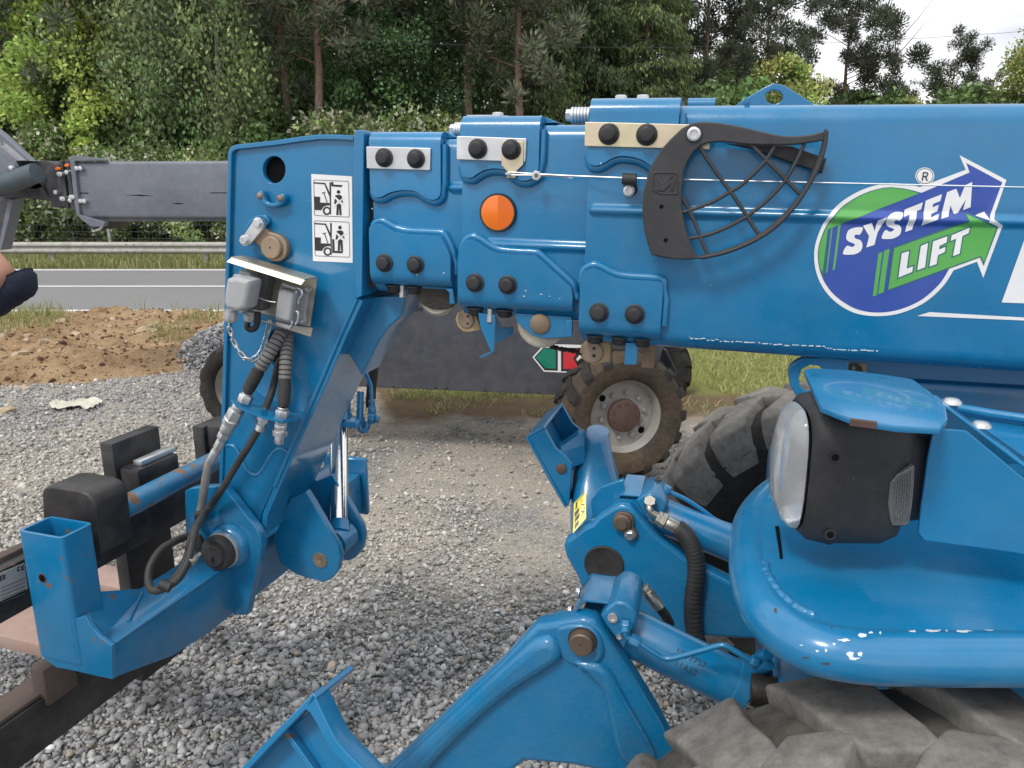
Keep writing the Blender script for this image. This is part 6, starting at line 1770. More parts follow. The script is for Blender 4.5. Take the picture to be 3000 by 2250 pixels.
# stamped number on the barrel (dots)
cc_ = p0.lerp(p1, .36)
for rrow, txt in enumerate(('5R77757', '11A12')):
    fc = bpy.data.curves.new('stamp', 'FONT'); fc.body = txt; fc.size = .018
    to = bpy.data.objects.new('stamp', fc); me = bpy.data.meshes.new_from_object(to); bpy.data.objects.remove(to); bpy.data.curves.remove(fc)
    ori = SN.hit(*zn((1000, 830 + rrow * 65))[0], .0)
    ax = d; nrm = (Lv + UP * .35).normalized(); nrm = (nrm - ax * nrm.dot(ax)).normalized(); yy = nrm.cross(ax)
    base = p0 + d * ((ori - p0).dot(d)); 
    for vv in me.vertices:
        th = (vv.co.y + .012 - rrow * .022) / .0495
        vv.co = base + ax * vv.co.x + (nrm * math.cos(th) + yy * math.sin(th)) * .0497
    link('stamped_number', me, 'grey_dark', cyn)
fitting('hose_ferrule', SN.hit(*zm((870, 1360))[0], -.17), SN.hit(*zm((1040, 1590))[0], -.17), [(0, .25, .011, 6), (.25, 1, .0135, 18)], 'galv', cyn)
MB().tube([SN.hit(*zm((1020, 1570))[0], -.17), SN.hit(*zm((1100, 1660))[0], -.19), SN.hit(*zm((1150, 1760))[0], -.22)], .011, 12).build('hydraulic_hose', 'rubber_hose', cyn, 60)

# ---- far leg
fl_ = plate('stabiliser_leg', SF, zf((545, 1262), (640, 1185), (700, 1165), (760, 1095), (900, 1008), (965, 985), (1040, 1000), (1100, 1060), (1270, 1260), (1570, 1490), (1960, 1690), (2350, 1900), (2350, 2200), (1500, 2150), (900, 2000), (620, 1760), (580, 1640), (475, 1450), (455, 1370), (470, 1310)), 0, .05, 'blue_cast', TH, .012)
bb_ = SF.hit(*zf((812, 1515))[0], .001)
MB().lathe(bb_, Lv, [(-.02, .0555), (.004, .0555), (.006, .052), (.004, .048), (.003, .001)], 40).build('pivot_cover', 'rubber_hose', fl_, 40)
kp2 = plate('pin_keeper', SF, zf((893, 1150), (905, 1090), (950, 1062), (1010, 1065), (1060, 1095), (1078, 1150), (1075, 1190), (1110, 1255), (1090, 1300), (1045, 1310), (1000, 1290), (985, 1235), (930, 1205)), .012, .014, 'pin_steel', fl_, .002, curve=3)
MB().lathe(SF.hit(*zf((975, 1148))[0], .012), Lv, [(0, .0245), (.008, .0245), (.010, .022), (.010, .016), (.014, .015), (.014, .0005)], 30).build('pin_end', 'pin_steel', kp2, 40)
hexbolt(SF.hit(*zf((1043, 1258))[0], .012), Lv, .0125, kp2, 'bolt', 'zinc')
# tube of the leg, rising away from the viewer
def loft(name, rows, mat, prt, k=20, cap=True):
    mb = MB(); rg = []
    for c, ax, ay, e in rows:
        ring = []
        for j in range(k):
            t = 2 * PI * j / k
            cx_, sx_ = math.cos(t), math.sin(t)
            ring.append(c + ax * (math.copysign(abs(cx_) ** e, cx_)) + ay * (math.copysign(abs(sx_) ** e, sx_)))
        rg.append(ring)
    mb.rings(rg, True, cap)
    return mb.build(name, mat, prt, 50)
R_ = Vector((1, 0, 0)); K_ = Vector((0, CP, -SP)); V_ = Vector((0, SP, CP))
def at_(u, v, z_, ru, rv, e, tilt=.0):
    c = P(u, v, z_); s_ = z_ / FPX
    return (c, (R_ + V_ * tilt).normalized() * ru * s_, (V_ * .35 + K_ * .94).normalized() * rv * s_, e)
loft('leg_tube', [at_(1742, 1560, 2.32, 70, 70, .5), at_(1744, 1500, 2.33, 72, 78, .5), at_(1746, 1450, 2.34, 70, 80, .55), at_(1746, 1390, 2.36, 66, 72, .62), at_(1744, 1330, 2.38, 50, 60, .8), at_(1748, 1280, 2.40, 37, 50, 1), at_(1752, 1262, 2.41, 32, 44, 1)], 'blue_dusty', fl_)
plate('leg_gusset', SF, zf((700, 940), (780, 835), (985, 770), (1000, 960), (900, 1010), (760, 1100), (720, 1110), (695, 1000)), -.05, .018, 'blue', fl_, .003)
# yellow warning label on the tube's left cheek
lab = [P(*zf(q)[0], zz) for q, zz in (((658, 875), 2.185), ((660, 1120), 2.15), ((543, 1255), 2.14), ((553, 990), 2.18))]
mb = MB(); nn_ = (lab[1] - lab[0]).cross(lab[2] - lab[0]).normalized(); nn_ = nn_ if nn_.dot(CAM - lab[0]) > 0 else -nn_
lab = [p + nn_ * .012 for p in lab]
mb.hexa([p - nn_ * .002 for p in lab] + lab)
ly = mb.build('warning_label', 'yellow_print', fl_, None)
def lq(s_, t):  # s across, t down
    a, b_ = lab[3].lerp(lab[0], s_), lab[2].lerp(lab[1], s_)
    return a.lerp(b_, t) + nn_ * .0008
for poly in (((.15, .05), (.85, .02), (.85, .06), (.3, .08), (.3, .28), (.15, .3)), ((.1, .36), (.45, .34), (.45, .5), (.1, .52)), ((.15, .56), (.5, .54), (.5, .7), (.15, .72)), ((.15, .78), (.45, .76), (.45, .92), (.15, .94)), ((.6, .2), (.75, .18), (.75, .22), (.6, .24)), ((.6, .3), (.9, .45), (.86, .48), (.6, .34)), ((.62, .55), (.9, .7), (.86, .74), (.62, .6)), ((.9, .55), (.94, .58), (.66, .76), (.62, .73))):
    MB().add([lq(*q) for q in poly], [tuple(range(len(poly)))]).build('label_print', 'black_print', ly, None)
# far foot: channel lying folded up
FF = Frame(P(1600, 1330, 2.28), -Fv, Lv)
flg = zf((150, 395), (292, 325), (385, 490), (470, 560), (530, 640), (505, 985), (490, 1002), (340, 740))
ff = plate('foot_flange', FF, flg, 0, .012, 'blue', TH, .002)
plate('foot_flange', FF, [FF.l2(*q, 0) for q in flg], -.26, .012, 'blue', ff, .002, local=True)
pts = [Vector((*FF.l2(*q, 0), 0)) for q in zf((292, 322), (150, 395), (340, 745), (492, 1005))]
mb = MB(); rings = []
for i, p in enumerate(pts):
    a, b2 = pts[max(i - 1, 0)], pts[min(i + 1, 3)]
    t = (b2 - a).normalized(); nrm = Vector((-t.y, t.x, 0)) * .010
    rings.append([FF.w(p.x, p.y, .002), FF.w(p.x - nrm.x, p.y - nrm.y, .002), FF.w(p.x - nrm.x, p.y - nrm.y, -.275), FF.w(p.x, p.y, -.275)])
mb.rings(rings); bevelled(mb.build('foot_sole', 'blue_dusty', ff, 30), .002, 1)
MB().lathe(FF.hit(*zf((437, 672))[0], .0), Lv, [(-.28, .016), (.004, .016), (.005, .014), (.005, .0004)], 26).build('foot_pin', 'pin_steel', ff, 40)
for q0, q1 in (((455, 540), (640, 470)), ((430, 490), (640, 345))):
    a, b_ = P(*zf(q0)[0], 2.30), P(*zf(q1)[0], 2.34)
    MB().box(a, (b_ - a).normalized(), K_, V_, 0, (b_ - a).length, -.01, .10 if q0[0] == 455 else .12, -.05, .004).build('foot_bracket', 'blue', ff, None)
# far cylinder, block, cover, hose
p0, p1, d, cyf = hyd(SF, 'stabiliser_cylinder', zm((1000, 560))[0], zm((2150, 1040))[0], -.08, .049, TH)
plate('port_block', SF, zm((790, 430), (860, 370), (960, 350), (1060, 400), (1110, 480), (1080, 620), (990, 700), (900, 620)), -.015, .135, 'blue_dusty', cyf, .006)
MB().lathe(SF.w(*SF.l2(*zm((1020, 210))[0], -.12), -.12), UP, [(0, .011), (.004, .011), (.004, .006), (.002, .005), (.002, .0003)], 20).build('port_plug', 'black_steel', cyf, 40)
cover(SF, ((zm((608, 365))[0], -.03), (zm((838, 382))[0], -.03), (zm((888, 160))[0], -.16), (zm((690, 146))[0], -.16), (zm((560, 470))[0], -.03), (zm((640, 260))[0], -.16)), cyf)
for q in ((598, 292), (545, 450)):
    hexbolt(SF.hit(*zm(q)[0], -.09), Fv, .011, cyf, 'cover_bolt')
MB().box(SF.hit(*zm((720, 420))[0], -.06), -Fv, Lv, UP, -.045, .045, -.03, .03, -.04, .012).build('valve_body', 'blue_dusty', cyf, None)
MB().tube(catmull([SF.hit(*zm(q)[0], -.10) for q in ((1110, 325), (1180, 350), (1330, 420), (1500, 530), (1650, 640), (1850, 715), (2100, 800))], 5), .0065, 10).build('oil_pipe', 'blue', cyf, 60)
fitting('pipe_nut', SF.hit(*zm((1080, 300))[0], -.10), SF.hit(*zm((1145, 335))[0], -.10), [(0, 1, .016, 6)], 'blue', cyf)
MB().tube(catmull([SF.hit(*zm(q)[0], o) for q, o in (((935, 450), -.01), ((930, 500), .015), ((955, 560), .02), ((1020, 600), .02))], 5), .010, 12).build('pipe_elbow', 'galv', cyf, 60)
fitting('pipe_elbow', SF.hit(*zm((935, 490))[0], -.012), SF.hit(*zm((935, 430))[0], .01), [(0, 1, .017, 6)], 'galv', cyf)
fitting('hose_ferrule', SF.hit(*zm((1010, 605))[0], .02), SF.hit(*zm((1235, 730))[0], .02), [(0, .2, .018, 6), (.2, .42, .0205, 6), (.45, 1, .0175, 18)], 'galv', cyf)
hp_ = [SF.hit(*zm(q)[0], .02) for q in ((1230, 725), (1290, 770), (1350, 840), (1400, 940), (1430, 1060), (1440, 1180), (1430, 1320), (1410, 1450), (1400, 1600), (1405, 1750), (1430, 1900), (1500, 2080))]
sp_ = catmull(hp_, 12)
MB().tube(sp_, .0205, 16).build('hydraulic_hose', 'rubber_hose', cyf, 60)
L = 0; i = 0
for i in range(0, len(sp_) - 5, 4):
    seg = sp_[i:i + 5]
    MB().tube([seg[0], seg[2], seg[4]], [.0222, .0236, .0250], 16, cap=False).build('spiral_wrap', 'black_plastic', cyf, 60)
# chassis block behind the legs (in the shade of the boom)
mb = MB().box(Vector((1.05, 1.86, 0)), -Fv, Lv, UP, -.35, 2.4, -.36, .36, .55, 1.18); bevelled(mb.build('chassis', 'blue_dusty', TH, None), .02, 2)
mb = MB().box(Vector((1.0, 2.0, 0)), -Fv, Lv, UP, -.02, 2.4, -.3, .19, 1.181, 1.50); bevelled(mb.build('turret_deck', 'blue_dusty', TH, None), .02, 2)

# ================================================================== LAMP BRACKET, BUMPER, LAMP
BZ = 1.33
tpath = [G(u, v, BZ) for u, v in ((2500, 1402), (2370, 1412), (2276, 1450), (2216, 1518), (2200, 1592), (2208, 1700), (2254, 1802), (2356, 1884), (2500, 1919), (2700, 1928), (3000, 1930))]
dlast = (tpath[-1] - tpath[-2]).normalized()
tpath += [tpath[-1] + dlast * .5, tpath[-1] + dlast * 1.0]
tb_ = catmull(tpath, 8)
bump_ = MB().tube(tb_, .0375, 28).build('bumper_tube', 'blue', TH, 60)
tray = [p + UP * .0345 for p in tb_]
e1 = tpath[0] + Vector((1.1, -.05, .012))
mb = MB()
ring_t = [p + UP * .0 for p in tray] + [Vector((tray[-1].x, tray[0].y + .0, tray[0].z))]
mb.v = [tuple(p) for p in ring_t] + [tuple(p - UP * .006) for p in ring_t]; k_ = len(ring_t)
mb.f = [tuple(range(k_)), tuple(reversed(range(k_, 2 * k_)))] + [(i, (i + 1) % k_, (i + 1) % k_ + k_, i + k_) for i in range(k_)]; mb.mi = [0] * len(mb.f)
mb.build('lamp_tray', 'blue', TH, 30)
# weld seams between tray and tube
ctr_t = sum(tpath[:9], Vector()) / 9
def seam(i0, i1):
    pts = []
    for p in tb_[i0:i1]:
        dn = (ctr_t - p); dn.z = 0; dn.normalize()
        for k in range(3):
            q = p + dn * .030 + UP * .031
            pts.append(q + Vector((pnoise(q * 130 + UP * k), pnoise(q * 110 + UP * (k + 5)), 0)) * .004 + (tb_[min(tb_.index(p) + 1, len(tb_) - 1)] - p) * (k / 3))
    MB().tube(pts, [.0085 + .002 * pnoise(q * 150) for q in pts], 8).build('weld_bead', 'blue_dusty', bump_, 60)
seam(10, 22); seam(42, 58)
slot = [G(*q, BZ + .0365) for q in zx((600, 90), (625, 90), (650, 295), (632, 300))]
MB().hexa([p - UP * .003 for p in slot] + slot).build('tray_slot', 'void_black', bump_, None)
slot = [G(*q, BZ + .030) for q in zx((1680, 672), (2160, 655), (2176, 665), (1690, 682))]
# scrapes on the tube
rr_ = random.Random(9)
def scrape(u, v, w, h, mat='scratch_white', k=11):
    pts = []
    for j in range(k):
        a = 2 * PI * j / k
        q = rr_.uniform(.45, 1)
        uu, vv = u + w * .5 * math.cos(a) * q, v + h * .5 * math.sin(a) * q
        # on the tube surface: march the ray to the tube
        best = None; dd = ray(uu, vv)
        for p, p2 in zip(tb_, tb_[1:]):
            m_ = (p + p2) / 2; ax = (p2 - p).normalized()
            ro = CAM - m_; dp = dd - ax * dd.dot(ax); op = ro - ax * ro.dot(ax)
            A, Bq, C = dp.dot(dp), 2 * dp.dot(op), op.dot(op) - .0379 ** 2
            D_ = Bq * Bq - 4 * A * C
            if D_ > 0:
                t = (-Bq - math.sqrt(D_)) / (2 * A); hp2 = CAM + dd * t
                if abs((hp2 - m_).dot(ax)) < (p2 - p).length * .6 and (best is None or t < best[0]):
                    best = (t, hp2)
        if best:
            pts.append(best[1])
    if len(pts) > 3:
        MB().add(pts, [tuple(range(len(pts)))]).build('paint_scrape', mat, bump_, None)
zxx = lambda x, y: zx((x, y))[0]
for (x, y, w, h, mt) in ((1050, 830, 110, 30, 0), (1160, 800, 90, 34, 0), (1220, 780, 40, 24, 0), (1280, 782, 20, 26, 0), (980, 855, 34, 26, 0), (765, 862, 32, 18, 0), (930, 895, 24, 30, 0), (1085, 925, 60, 60, 0), (1150, 920, 54, 44, 0), (1110, 950, 90, 24, 0), (1490, 772, 70, 18, 0), (1600, 768, 90, 30, 0), (1650, 768, 60, 26, 0), (1710, 768, 26, 14, 0), (1800, 748, 130, 20, 0), (1820, 772, 130, 20, 0), (1900, 750, 140, 22, 0), (1990, 760, 100, 22, 0), (2090, 746, 40, 16, 0), (2165, 750, 26, 18, 0), (800, 945, 70, 16, 1), (930, 985, 80, 26, 1), (600, 640, 28, 44, 1), (870, 900, 30, 20, 0), (965, 745, 18, 22, 1)):
    scrape(*zxx(x, y), w / 2.212, h / 2.212, 'hub_rust' if mt else 'scratch_white')

# ---- work lamp
LT = math.radians(11)
LA = Frame(G(2500, 1612, 1.385), -(Fv * math.cos(LT) + Lv * math.sin(LT)), Lv * math.cos(LT) - Fv * math.sin(LT))    # side view plane through the lamp's middle
def lpt(u, v, n):
    return LA.hit(u, v, n)
# lamp body: rounded box lofted along Fv
lc = G(2480, 1590, 1.385)
bx = -Fv; by = Lv
wl, wr = LA.l2(*zl((300, 900))[0], .075)[0], LA.l2(*zl((1010, 900))[0], .075)[0]
zlo, zhi = LA.l2(*zl((420, 1440))[0], .075)[1], LA.l2(*zl((400, 500))[0], .075)[1]
hh = (zhi - zlo) / 2; mc = (zhi + zlo) / 2
def lrow(x, hw, hz, e, dz=0):
    return (LA.w(x, mc + dz, 0), LA.N * hw, UP * hz, e)
loft('lamp_housing', [lrow(wl + .05, .02, hh * .3, .8), lrow(wl + .001, .066, hh * .88, .55), lrow(wl, .070, hh * .92, .52), lrow(wl + .010, .080, hh * 1.0, .45), lrow(wl + .043, .085, hh * 1.04, .38), lrow(wl + .047, .0825, hh * 1.02, .38), lrow(wr - .03, .081, hh * 1.0, .36), lrow(wr - .006, .074, hh * .93, .42), lrow(wr, .066, hh * .86, .45), lrow(wr + .012, .058, hh * .74, .5), lrow(wr + .075, .052, hh * .66, .5)], 'black_plastic', TH, 40)  # black rear rows added to darken the gap towards the side panel
lampo = bpy.data.objects['lamp_housing']
loft('lamp_reflector', [lrow(wl + .046, .018, hh * .25, .8), lrow(wl + .036, .042, hh * .58, .7), lrow(wl + .018, .058, hh * .78, .6), lrow(wl - .001, .0645, hh * .86, .58), lrow(wl - .002, .066, hh * .88, .58)], 'lamp_reflector', lampo, 40, False)
loft('lamp_lens', [lrow(wl - .003, .064, hh * .92, .62), lrow(wl - .010, .063, hh * .91, .62), lrow(wl - .022, .054, hh * .80, .68), lrow(wl - .032, .034, hh * .52, .8), lrow(wl - .035, .01, hh * .15, 1)], 'lens', lampo, 40)
for q in ((465, 803), (430, 1340)):
    o_ = LA.hit(*zl(q)[0], .084)
    MB().lathe(o_, LA.N, [(0, .0085), (.002, .0085), (.0021, .0062)], 18).build('screw_boss', 'black_plastic', lampo, 40)
    MB().lathe(o_ + LA.N * .0022, LA.N, [(0, .0055), (.0003, .0055)], 16).build('screw_hole', 'void_black', lampo)
sl_ = plate('side_lens', LA, zl((850, 985), (900, 925), (960, 890), (1010, 858), (1022, 870), (1018, 1000), (1005, 1140), (985, 1270), (960, 1283), (865, 1285), (850, 1230), (835, 1130)), .083, .012, 'lens_clear_side', lampo, .003)
for k_ in range(7):
    x_ = 890 + k_ * 17
    plate('lens_flute', LA, zl((x_, 950 - k_ * 8), (x_ + 7, 946 - k_ * 8), (x_ - 14, 1262), (x_ - 22, 1262)), .0845, .002, 'lens_clear_side', lampo, .0008)
# hood plate over the lamp
HZ = LA.w(0, mc + hh * 1.02, 0).z + .012
hood = zl((248, 195), (300, 185), (560, 198), (840, 235), (1010, 262), (1130, 350), (1235, 455), (1250, 540), (1200, 600), (900, 585), (600, 540), (365, 448), (300, 310))
mb = MB(); hp3 = [G(*q, HZ) for q in hood]
k_ = len(hp3)
mb.v = [tuple(p) for p in hp3] + [tuple(p - UP * .010) for p in hp3]
mb.f = [tuple(range(k_)), tuple(reversed(range(k_, 2 * k_)))] + [(i, (i + 1) % k_, (i + 1) % k_ + k_, i + k_) for i in range(k_)]; mb.mi = [0] * len(mb.f)
ho = bevelled(mb.build('lamp_hood', 'blue', TH, 30), .0025, 2)
rst = [p - UP * .0052 for p in (G(*zl((570, 543))[0], HZ), G(*zl((755, 566))[0], HZ))]
ctr = sum(hp3, Vector()) / k_
ow = Vector((rst[0].y - rst[1].y, rst[1].x - rst[0].x, 0)).normalized(); ow = ow if ow.dot(rst[0] - ctr) > 0 else -ow
MB().hexa([rst[0] + ow * .0012 - UP * .003, rst[1] + ow * .0012 - UP * .003, rst[1] - ow * .004 - UP * .003, rst[0] - ow * .004 - UP * .003, rst[0] + ow * .0012 + UP * .005, rst[1] + ow * .0012 + UP * .0052, rst[1] - ow * .006 + UP * .0058, rst[0] - ow * .006 + UP * .0058]).build('rust_patch', 'hub_rust', ho, None)
# side panel behind the lamp with sloping flange
SPF = Frame(LA.o + Lv * .055, -Fv, Lv)
sp = plate('lamp_side_panel', SPF, rounded(zl((1145, 640), (1180, 605), (1380, 618), (1500, 720), (1778, 950), (2400, 1450), (2400, 1640), (1720, 1472), (1090, 1388), (1045, 1330), (1060, 1150), (1110, 800)), 6), 0, .008, 'blue', TH, .002)
mb = MB()
a = [SPF.hit(*q, 0) for q in zl((1185, 470), (1240, 480), (1400, 600), (1778, 885), (2400, 1380))]
mb.rings([[p + Lv * .002, p + UP * .007 + Lv * .002, p + UP * .007 - Lv * .06, p - Lv * .06] for p in a])
bevelled(mb.build('panel_flange', 'blue', sp, 30), .002, 1)
for q in ((1275, 430), (1480, 592)):
    o_ = SPF.hit(*zl(q)[0], -.03)
    MB().lathe(o_, UP, [(0, .014), (.003, .0135), (.007, .009), (.008, .0005)], 20).build('dome_bolt', 'zinc', sp, 50)
# deck to the right behind the panel
dk = [G(*q, 1.52) for q in zl((1330, 470), (1778, 540), (2500, 640), (2500, 900), (1778, 800), (1520, 620))]
mb = MB().add([p for p in dk] + [p - UP * .012 for p in dk], [tuple(range(6)), tuple(reversed(range(6, 12)))] + [(i, (i + 1) % 6, (i + 1) % 6 + 6, i + 6) for i in range(6)])
mb.build('deck_plate', 'blue', TH, 30)
MB().tube([G(*q, 1.535) for q in zl((1325, 462), (1550, 502), (1778, 535), (2400, 640))], .009, 10).build('deck_edge', 'blue', TH, 60)
# dark cradle wall under the boom, ring lug and arrow sticker
cw = B.shifted(-.24)
plate('cradle_wall', cw, [(2440, 1040), (3600, 1080), (3600, 1500), (2440, 1500)], 0, .02, 'blue', TH, .002)
ring_o = zl((140, 220), (150, 175), (190, 140), (240, 115), (420, 110), (560, 130), (560, 260), (430, 300), (330, 395), (250, 405), (190, 370), (155, 310))
ring_i = zl((215, 255), (235, 195), (290, 165), (350, 170), (390, 200), (390, 260), (370, 300), (330, 350), (270, 350), (225, 310))
plate('ring_lug', B.shifted(-.06), ring_o, 0, .025, 'blue', TH, .003, holes=[ring_i])
cs_ = B.shifted(-.2385)
stk = plate('arrow_sticker', cs_, zl((516, 146), (686, 155), (680, 212), (512, 205)), .001, .001, 'tan_print', TH, 0)
decal('sticker_print', [zl((525, 205), (540, 170), (575, 152), (620, 152), (650, 175), (660, 210))], .0022, 'black_print', stk, cs_, (), False)
decal('sticker_print', [zl((580, 190), (594, 165), (612, 190), (602, 190), (600, 208), (588, 208), (588, 190))], .0030, 'tan_print', stk, cs_, (), False)
# axle bracket bits under the bumper
mb = MB().box(P(2370, 2015, 1.42), -Fv, Lv, UP, -.055, .07, -.05, .05, -.055, .02); bevelled(mb.build('axle_bracket', 'blue_dusty', TH, None), .006, 1)
MB().lathe(P(2265, 2030, 1.44), -Fv, [(-.04, .03), (.05, .03)], 20).build('axle_link', 'grease', TH, 40)
for q in ((2374, 2008), (2376, 2024)):
    p_ = P(*q, 1.345)
    MB().lathe(p_, Vector((0, -CP, SP)), [(0, .005), (.006, .004)], 12).build('cable_tie', 'zinc', TH, 40)
    MB().tube([p_, p_ + Vector((.022, 0, .002))], .0018, 6).build('cable_tie', 'black_plastic', TH)

# ================================================================== WHEELS
def wheel(c, A, R, w, rr, nl, prt, mats, phase=0.0, text=None, hub=None, lug=(.066, .082), lugh=.042, skew=1.9, group=None, sh=1.0, bev=.008):
    """c centre, A axle direction towards the viewer"""
    A = A.normalized(); X = UP.cross(A).normalized(); Yv = A.cross(X)
    q = lambda r_, th, h: c + A * h + (X * math.cos(th) + Yv * math.sin(th)) * r_
    mb = MB()
    prof = [(-.36, rr * .96), (-.46, rr * 1.05), (-.5, rr + (R - rr) * .42), (-.49, rr + (R - rr) * .66), (-.45, R - .07), (-.40, R - .05), (-.2, R - lugh * .9), (0, R - lugh * .82), (.2, R - lugh * .9), (.40, R - .05), (.45, R - .07), (.49, rr + (R - rr) * .66), (.5, rr + (R - rr) * .42), (.46, rr * 1.05), (.36, rr * .96)]
    mb.lathe(c, A, [(h * w, r_) for h, r_ in prof], 72, cap=False)
    ty = mb.build('tyre', mats[0], prt, 50)
    for k in range(nl):
        s_ = 1 if k % 2 else -1
        th0 = phase + 2 * PI * k / nl
        rows = []
        for h, rt, rb, dphi, hw in ((-.06, R - .002, R - lugh - .01, -.02, lug[0] * .86), (.06, R, R - lugh - .01, .05, lug[0]), (.22, R - .004, R - lugh - .015, .14, lug[0] * 1.02), (.38, R - .012, R - .075, .225, lug[1]), (.455, R - .030, R - .10, .255, lug[1] * 1.02), (.502, R - .03 - .07 * sh, R - .05 - .08 * sh, .275, lug[1] * .98), (.503, R - .04 - .11 * sh, R - .06 - .12 * sh, .285, lug[1] * .9)):
            th = th0 + dphi * skew * .38
            a = hw / R
            hin = h * w * s_
            rows.append([q(rb, th - a * 1.12, hin), q(rt, th - a * .92, hin), q(rt, th + a * .92, hin), q(rb, th + a * 1.12, hin)])
        lb_ = MB(); lb_.rings(rows)
        bevelled(lb_.build('tread_lug', mats[1], ty, 30), bev, 3)
    rm = MB().lathe(c, A, [(-w * .36, rr * .93), (-w * .36, rr * 1.03), (-w * .33, rr * 1.03), (-w * .30, rr * .95), (0, rr * .86), (w * .28, rr * .93), (w * .30, rr * .96), (w * .335, rr * 1.03), (w * .36, rr * 1.04), (w * .365, rr * 1.0), (w * .33, rr * .95), (w * .2, rr * .90), (w * .14, rr * .86)], 64, cap=False).build('rim', mats[2], prt, 40)
    if hub:
        MB().lathe(c + A * w * .10, A, [(0, rr * .9), (.012, rr * .86), (.014, rr * .46), (.03, rr * .44), (.032, .001)], 48).build('wheel_disc', hub[0], rm, 40)
        MB().lathe(c + A * (w * .10 + .03), A, [(0, rr * .44), (.035, rr * .43), (.04, rr * .40), (.04, .001)], 40).build('hub_cap', hub[1], rm, 40)
        for k in range(10):
            th = 2 * PI * k / 10 + .15
            o_ = q(rr * .60, th, w * .10 + .013)
            mb = MB().lathe(o_, A, [(0, .022), (.006, .022), (.006, .014), (.022, .014), (.023, .006)], 10)
            mb.build('wheel_nut', hub[0], rm, 30)
        for k in range(9):
            th = 2 * PI * k / 9
            MB().lathe(q(rr * .34, th, w * .10 + .069), A, [(0, .009), (.006, .009)], 6).build('hub_bolt', hub[1], rm, 30)
        for k in range(2):
            MB().lathe(q(rr * .72, -.7 + PI * k, w * .10 + .0135), A, [(0, .024), (.0012, .023)], 16).build('rim_hole', 'void_black', rm)
        MB().lathe(c, A, [(w * .355, rr * 1.02), (w * .372, rr * 1.055), (w * .372, rr * 1.015), (w * .34, rr * .97)], 64, cap=False).build('rim_edge', hub[2], rm, 40)
    if text:
        n_ = len(text); rt_ = rr + (R - rr) * .40
        for k, ch in enumerate(text):
            if ch == ' ':
                continue
            fc = bpy.data.curves.new('ch', 'FONT'); fc.body = ch; fc.size = .085; fc.align_x = 'CENTER'; fc.extrude = .002
            to = bpy.data.objects.new('ch', fc); me = bpy.data.meshes.new_from_object(to); bpy.data.objects.remove(to); bpy.data.curves.remove(fc)
            th = math.radians(146) - k * .098
            rad = (X * math.cos(th) + Yv * math.sin(th)); tan = (X * math.sin(th) - Yv * math.cos(th))
            for vv in me.vertices:
                vv.co = c + rad * (rt_ + vv.co.y) + tan * (vv.co.x * .85) + A * (w * .498 + vv.co.z)
            link('size_marking', me, 'tyre_dark', ty)
    return ty
FW = Vector((1.163, 2.757, .617)); NW = FW + Lv * 1.95
wheel(FW, Lv, .617, .44, .315, 36, TH, ('tyre_dark', 'tyre_dusty', 'rim_grey'), .10, '445/70-24')
wheel(NW + Vector((0.0, 0, 0)), Lv, .617, .44, .315, 36, TH, ('tyre_mid', 'tyre_dusty', 'rim_grey'), .02)
# ================================================================== GREY TELEHANDLER BEHIND
GY = math.radians(8.0)
gF = Vector((-math.cos(GY), math.sin(GY), 0)); gL = Vector((-math.sin(GY), -math.cos(GY), 0))
GW = P(1812, 1221, 5.2)
GM = root('telehandler', (GW.x - 1, GW.y + .9, 0), 'dark grey telehandler parked behind the blue one', 'telehandler')
GP = Frame(P(1500, 1150, 5.55), -gF, gL)
gp = plate('chassis_panel', GP, [(800, 870), (1260, 855), (1960, 850), (1960, 960), (1900, 1160), (1640, 1158), (1100, 1135), (800, 1122)], 0, .04, 'grey_panel', GM, .006)
MB().box(GP.o, GP.X, GP.Y, GP.N, GP.l2(850, 1000)[0], GP.l2(1850, 1000)[0], GP.l2(1300, 1050)[1], GP.l2(1300, 850)[1], -1.1, -.05).build('chassis', 'grey_dark', GM, None)
for u_ in (1150, 1275, 1308, 1420, 1545, 1578):
    MB().lathe(GP.hit(u_, 1128 + (u_ - 1100) * .04, .001), gL, [(0, .011), (.006, .010), (.008, .004)], 10).build('panel_bolt', 'grey_dark', gp, 40)
# arrow marking
def gd_(pts, lift, mat):
    return decal('panel_marking', [pts], lift, mat, gp, GP, (), False)
gd_(zy((0, 240), (100, 130), (130, 100), (520, 110), (520, 410), (120, 392)), .001, 'white_print')
gd_(zy((18, 242), (112, 140), (268, 140), (268, 382), (128, 378)), .002, 'black_print')
gd_(zy((34, 244), (118, 148), (248, 150), (246, 362), (138, 355)), .003, 'deep_green_print')
gd_(zy((300, 140), (520, 140), (520, 390), (302, 388)), .002, 'black_print')
gd_(zy((326, 150), (500, 160), (430, 250), (495, 365), (326, 362)), .003, 'red_print')
gd_(zy((460, 262), (498, 215), (520, 215), (520, 310), (496, 298)), .003, 'white_print')
gd_(zt((460, 160), (500, 160), (545, 172), (582, 275), (470, 270)), .003, 'red_print')
gd_(zt((440, 275), (640, 278), (640, 310), (440, 308)), .002, 'black_print')
